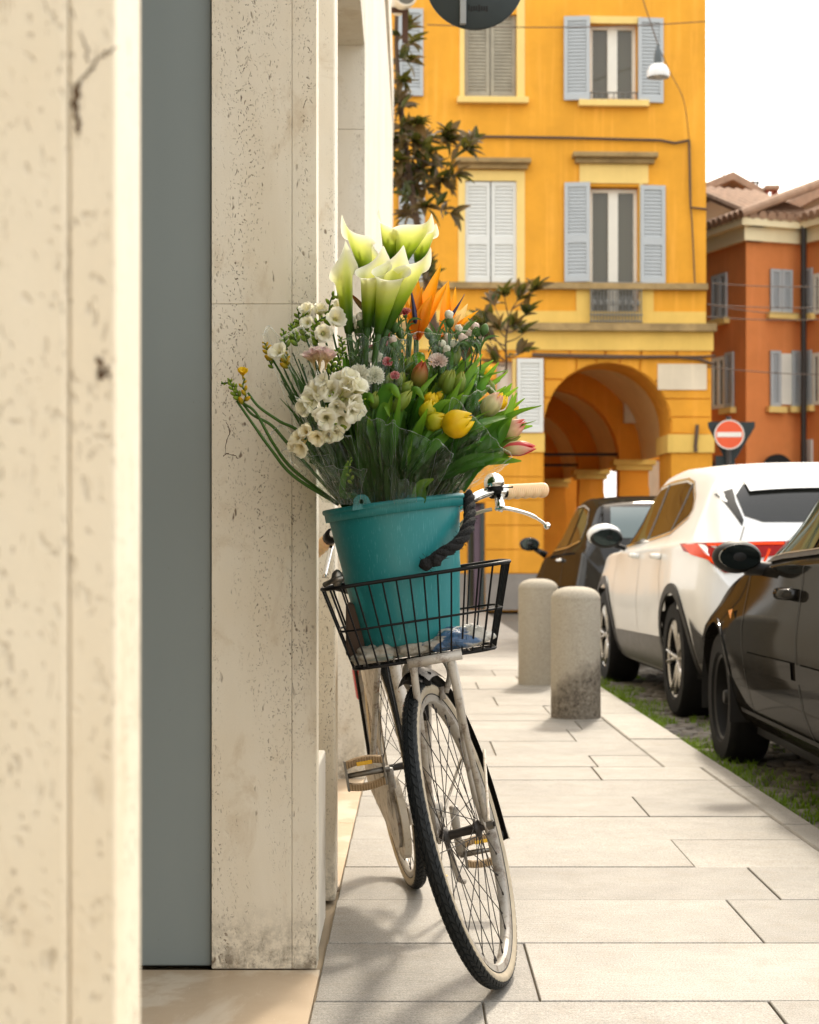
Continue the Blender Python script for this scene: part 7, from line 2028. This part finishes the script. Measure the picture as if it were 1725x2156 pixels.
for i in range(190):                                   # short broad leaves just above the rim
    a = rf_.uniform(0, 6.28); rr = rf_.uniform(.03, .112)
    q = b_hi + V3((math.cos(a) * rr, math.sin(a) * rr, 0)); e = q + V3((math.cos(a) * rr * .9 + rf_.uniform(-.03, .03), math.sin(a) * rr * .3, rf_.uniform(.08, .22)))
    blade(m, bez(q - V3((0, 0, .015)), q.lerp(e, .5) + V3((0, 0, .03)), e, 8), rf_.uniform(.010, .02), V3((rf_.uniform(-1, 1), -1, .2)), .4, .002, rf_.uniform(.2, .9))
tag(part('bouquet_greenery', m, M_leafd, None, True, kind='stuff'), 'mass of dark green stalks and leaves filling the bouquet', 'greenery')
# thin freesia grass on the left, seen through the film
m = MB()
for i in range(46):
    e = R1(rf_.uniform(330, 600), rf_.uniform(740, 1020), rf_.uniform(3.68, 3.78)); q = R1(rf_.uniform(620, 690), 1480, rf_.uniform(3.70, 3.80))
    pts = bez(q, q.lerp(e, .45) + V3((rf_.uniform(-.01, .05), 0, -.01)), e, 9)
    if i % 3: m.cur = rf_.uniform(.3, .9); m.tube(pts, .0014, 5, cap=False)
    else: blade(m, pts, rf_.uniform(.003, .006), V3((rf_.uniform(-1, 1), -1, 0)), .3, .002, .9)
tag(part('freesia_greenery', m, M_stem, None, True, kind='stuff'), 'thin freesia stalks and blades fanning out at the left', 'greenery')

# cellophane wraps
def cello():
    n = NT('cellophane')
    lw = n.n('ShaderNodeLayerWeight'); lw.inputs[0].default_value = .5
    co = n.coord()
    nm = n.bump(n.noise(n.coord((1, 1, .4)), 34, 3, .5, .8), .8, .010)
    n.l(nm, lw.inputs['Normal'])
    tr = n.n('ShaderNodeBsdfTransparent'); tr.inputs[0].default_value = (.95, .97, .95, 1)
    gl = n.n('ShaderNodeBsdfGlossy'); gl.inputs['Roughness'].default_value = .07; gl.inputs[0].default_value = (1, 1, .97, 1); n.l(nm, gl.inputs['Normal'])
    df = n.n('ShaderNodeBsdfTranslucent'); df.inputs[0].default_value = (.8, .82, .76, 1)
    m1 = n.n('ShaderNodeMixShader'); n.l(n.math('ADD', n.math('MULTIPLY', n.math('POWER', lw.outputs['Facing'], 3.0), .85), .013, True), m1.inputs[0]); n.l(tr.outputs[0], m1.inputs[1]); n.l(gl.outputs[0], m1.inputs[2])
    m2 = n.n('ShaderNodeMixShader')
    cr_ = n.ramp(n.voro(n.coord((1, 1, .22), (0, .35, 0)), 20, 'DISTANCE_TO_EDGE'), [(.0, 1), (.026, 0)])  # pale crease lines put fold highlights into the film shader
    hz = n.math('ADD', n.math('MULTIPLY', cr_, .20), n.math('MULTIPLY', n.ramp(n.noise(n.coord((1, 1, .35)), 26, 4), [(.56, 0), (.82, 1)]), .03))
    hz = n.math('ADD', hz, n.math('MULTIPLY', n.attr(), .42), True)  # whitened borders paint in the light that film edges catch
    n.l(hz, m2.inputs[0]); n.l(m1.outputs[0], m2.inputs[1]); n.l(df.outputs[0], m2.inputs[2])
    return n.done(m2)
M_cello = cello()
def film(bl_, br_, tl_, tr_, label, seed, folds=7, amp=.012, nu=44, nv=52, lip=.0, bulge=.02):
    a, b, c, d = R1(*bl_), R1(*br_), R1(*tl_), R1(*tr_)
    m = MB()
    def fn(u, v):                      # u up, v across
        p = a.lerp(b, v).lerp(c.lerp(d, v), u)
        f = mnoise.noise(V3((v * folds, u * 1.3, seed * 5.1)))
        g = abs(mnoise.noise(V3((v * folds * 2.3 + u * 1.5, u * 2.5, seed)))) 
        k = mnoise.noise(V3((v * 16, u * 11, seed * 2.0)))
        top = (.030 * mnoise.noise(V3((v * 3.3, seed, 0))) + .003 * mnoise.noise(V3((v * 9, seed, 3)))) * max(0, u - .6) / .4
        return p + V3((f * amp * .5 + k * .002, f * amp * (.4 + u) + (g - .25) * amp * 1.5 * (1.3 - u) + k * .003 - bulge * math.sin(math.pi * v) * math.sin(math.pi * min(1, u * .9 + .1)), top - lip * math.sin(math.pi * v)))
    m.grid(fn, nu, nv, lambda u, v: 1.0 if (u > .985 or v < .012 or v > .988) else .0); tag(part('cellophane_sheet', m, M_cello, None, True), label, 'film', 'cellophane wraps')
film((545, 1490, 3.74), (650, 1500, 3.66), (240, 660, 3.72), (480, 640, 3.62), 'clear film round the upper left freesias', 1)
film((560, 1495, 3.76), (640, 1490, 3.66), (225, 1150, 3.66), (470, 1120, 3.56), 'loose clear film under the yellow freesia sprig', 2, 5, .016)
film((640, 1500, 3.64), (760, 1500, 3.62), (400, 960, 3.56), (690, 1180, 3.55), 'clear film behind the cream freesia spray', 3, 6, .014)
film((700, 1250, 3.64), (900, 1240, 3.64), (668, 660, 3.63), (960, 690, 3.64), 'upright clear film round the carnations', 4, 7, .008)
film((740, 1500, 3.615), (900, 1480, 3.605), (715, 1060, 3.555), (905, 1090, 3.55), 'clear film at the front centre above the bucket tab', 5, 8, .014)
film((880, 1485, 3.61), (1080, 1460, 3.61), (880, 1090, 3.56), (1190, 1240, 3.54), 'clear film in front of the yellow tulip stems', 6, 7, .016)
film((1060, 1465, 3.63), (1240, 1440, 3.66), (1180, 970, 3.60), (1480, 1260, 3.56), 'clear film fanning out at the right under the cream tulips', 7, 7, .018)
film((960, 1000, 3.70), (1300, 960, 3.70), (925, 640, 3.68), (1330, 670, 3.69), 'clear film below the bird-of-paradise flowers', 8, 9, .012)
film((1150, 1400, 3.66), (1240, 1400, 3.68), (1230, 960, 3.62), (1400, 930, 3.64), 'clear film round the pale pink tulip', 9, 5, .010)
film((600, 1500, 3.66), (720, 1505, 3.63), (500, 1300, 3.57), (760, 1330, 3.555), 'crumpled film spilling over the left bucket rim', 10, 9, .02)
film((900, 1500, 3.61), (1010, 1490, 3.61), (860, 1330, 3.56), (1000, 1400, 3.55), 'folded film corner over the bucket rim in the middle', 12, 6, .018)

film((600, 1500, 3.70), (700, 1500, 3.64), (330, 1240, 3.68), (560, 1260, 3.57), 'crinkled film flaring low at the left above the rim', 13, 6, .02)
film((1120, 1455, 3.66), (1245, 1440, 3.72), (1300, 1180, 3.64), (1490, 1290, 3.66), 'crinkled film flaring low at the right above the bell', 14, 6, .02)

for (lb, bud_list) in (('dense green freesia bud spikes at the upper left edge', [([(470, 700, 3.72), (455, 650, 3.72), (450, 600, 3.73), (460, 560, 3.73)], 10, .022), ([(520, 720, 3.71), (505, 670, 3.71), (500, 620, 3.72)], 8, .020), ([(410, 700, 3.71), (395, 650, 3.72), (400, 600, 3.72)], 8, .020)]),
                       ('green freesia buds between the blush blooms and the calla stems', [([(610, 860, 3.68), (620, 800, 3.68), (650, 750, 3.69)], 8, .018), ([(580, 840, 3.67), (600, 780, 3.67), (620, 730, 3.68)], 8, .018), ([(640, 760, 3.70), (640, 710, 3.70), (625, 670, 3.71)], 7, .016)]),
                       ('brownish yellow freesia buds at the left edge of the film', [([(300, 790, 3.69), (275, 750, 3.69), (262, 720, 3.70)], 6, .022), ([(375, 830, 3.68), (360, 800, 3.68), (372, 760, 3.69)], 5, .022)])):
    at_ = bud_list[0][0][0]
    freesia(at_, lb, [], [(pp, n_, L0, M_fbudy if 'yellow' in lb else M_fbud) for (pp, n_, L0) in bud_list], M_whitep)

m = MB()
for i in range(150):
    x, y = (rf_.uniform(690, 960), rf_.uniform(620, 880)) if i % 3 else (rf_.uniform(1060, 1330), rf_.uniform(660, 800))
    a_ = R1(x, y, rf_.uniform(3.68, 3.76)); dx = rf_.uniform(-.03, .03)
    blade(m, bez(a_, a_ + V3((dx * .4, -.006, .028)), a_ + V3((dx * 1.4, -.012, rf_.uniform(.012, .045))), 7), rf_.uniform(.0016, .0036), V3((rf_.uniform(-1, 1), -1, .3)), .4, .2, rf_.uniform(.5, 1))
tag(part('carnation_leaves', m, M_calyx, None, True, kind='stuff'), 'thin grey-green carnation leaves between the small buds', 'greenery')
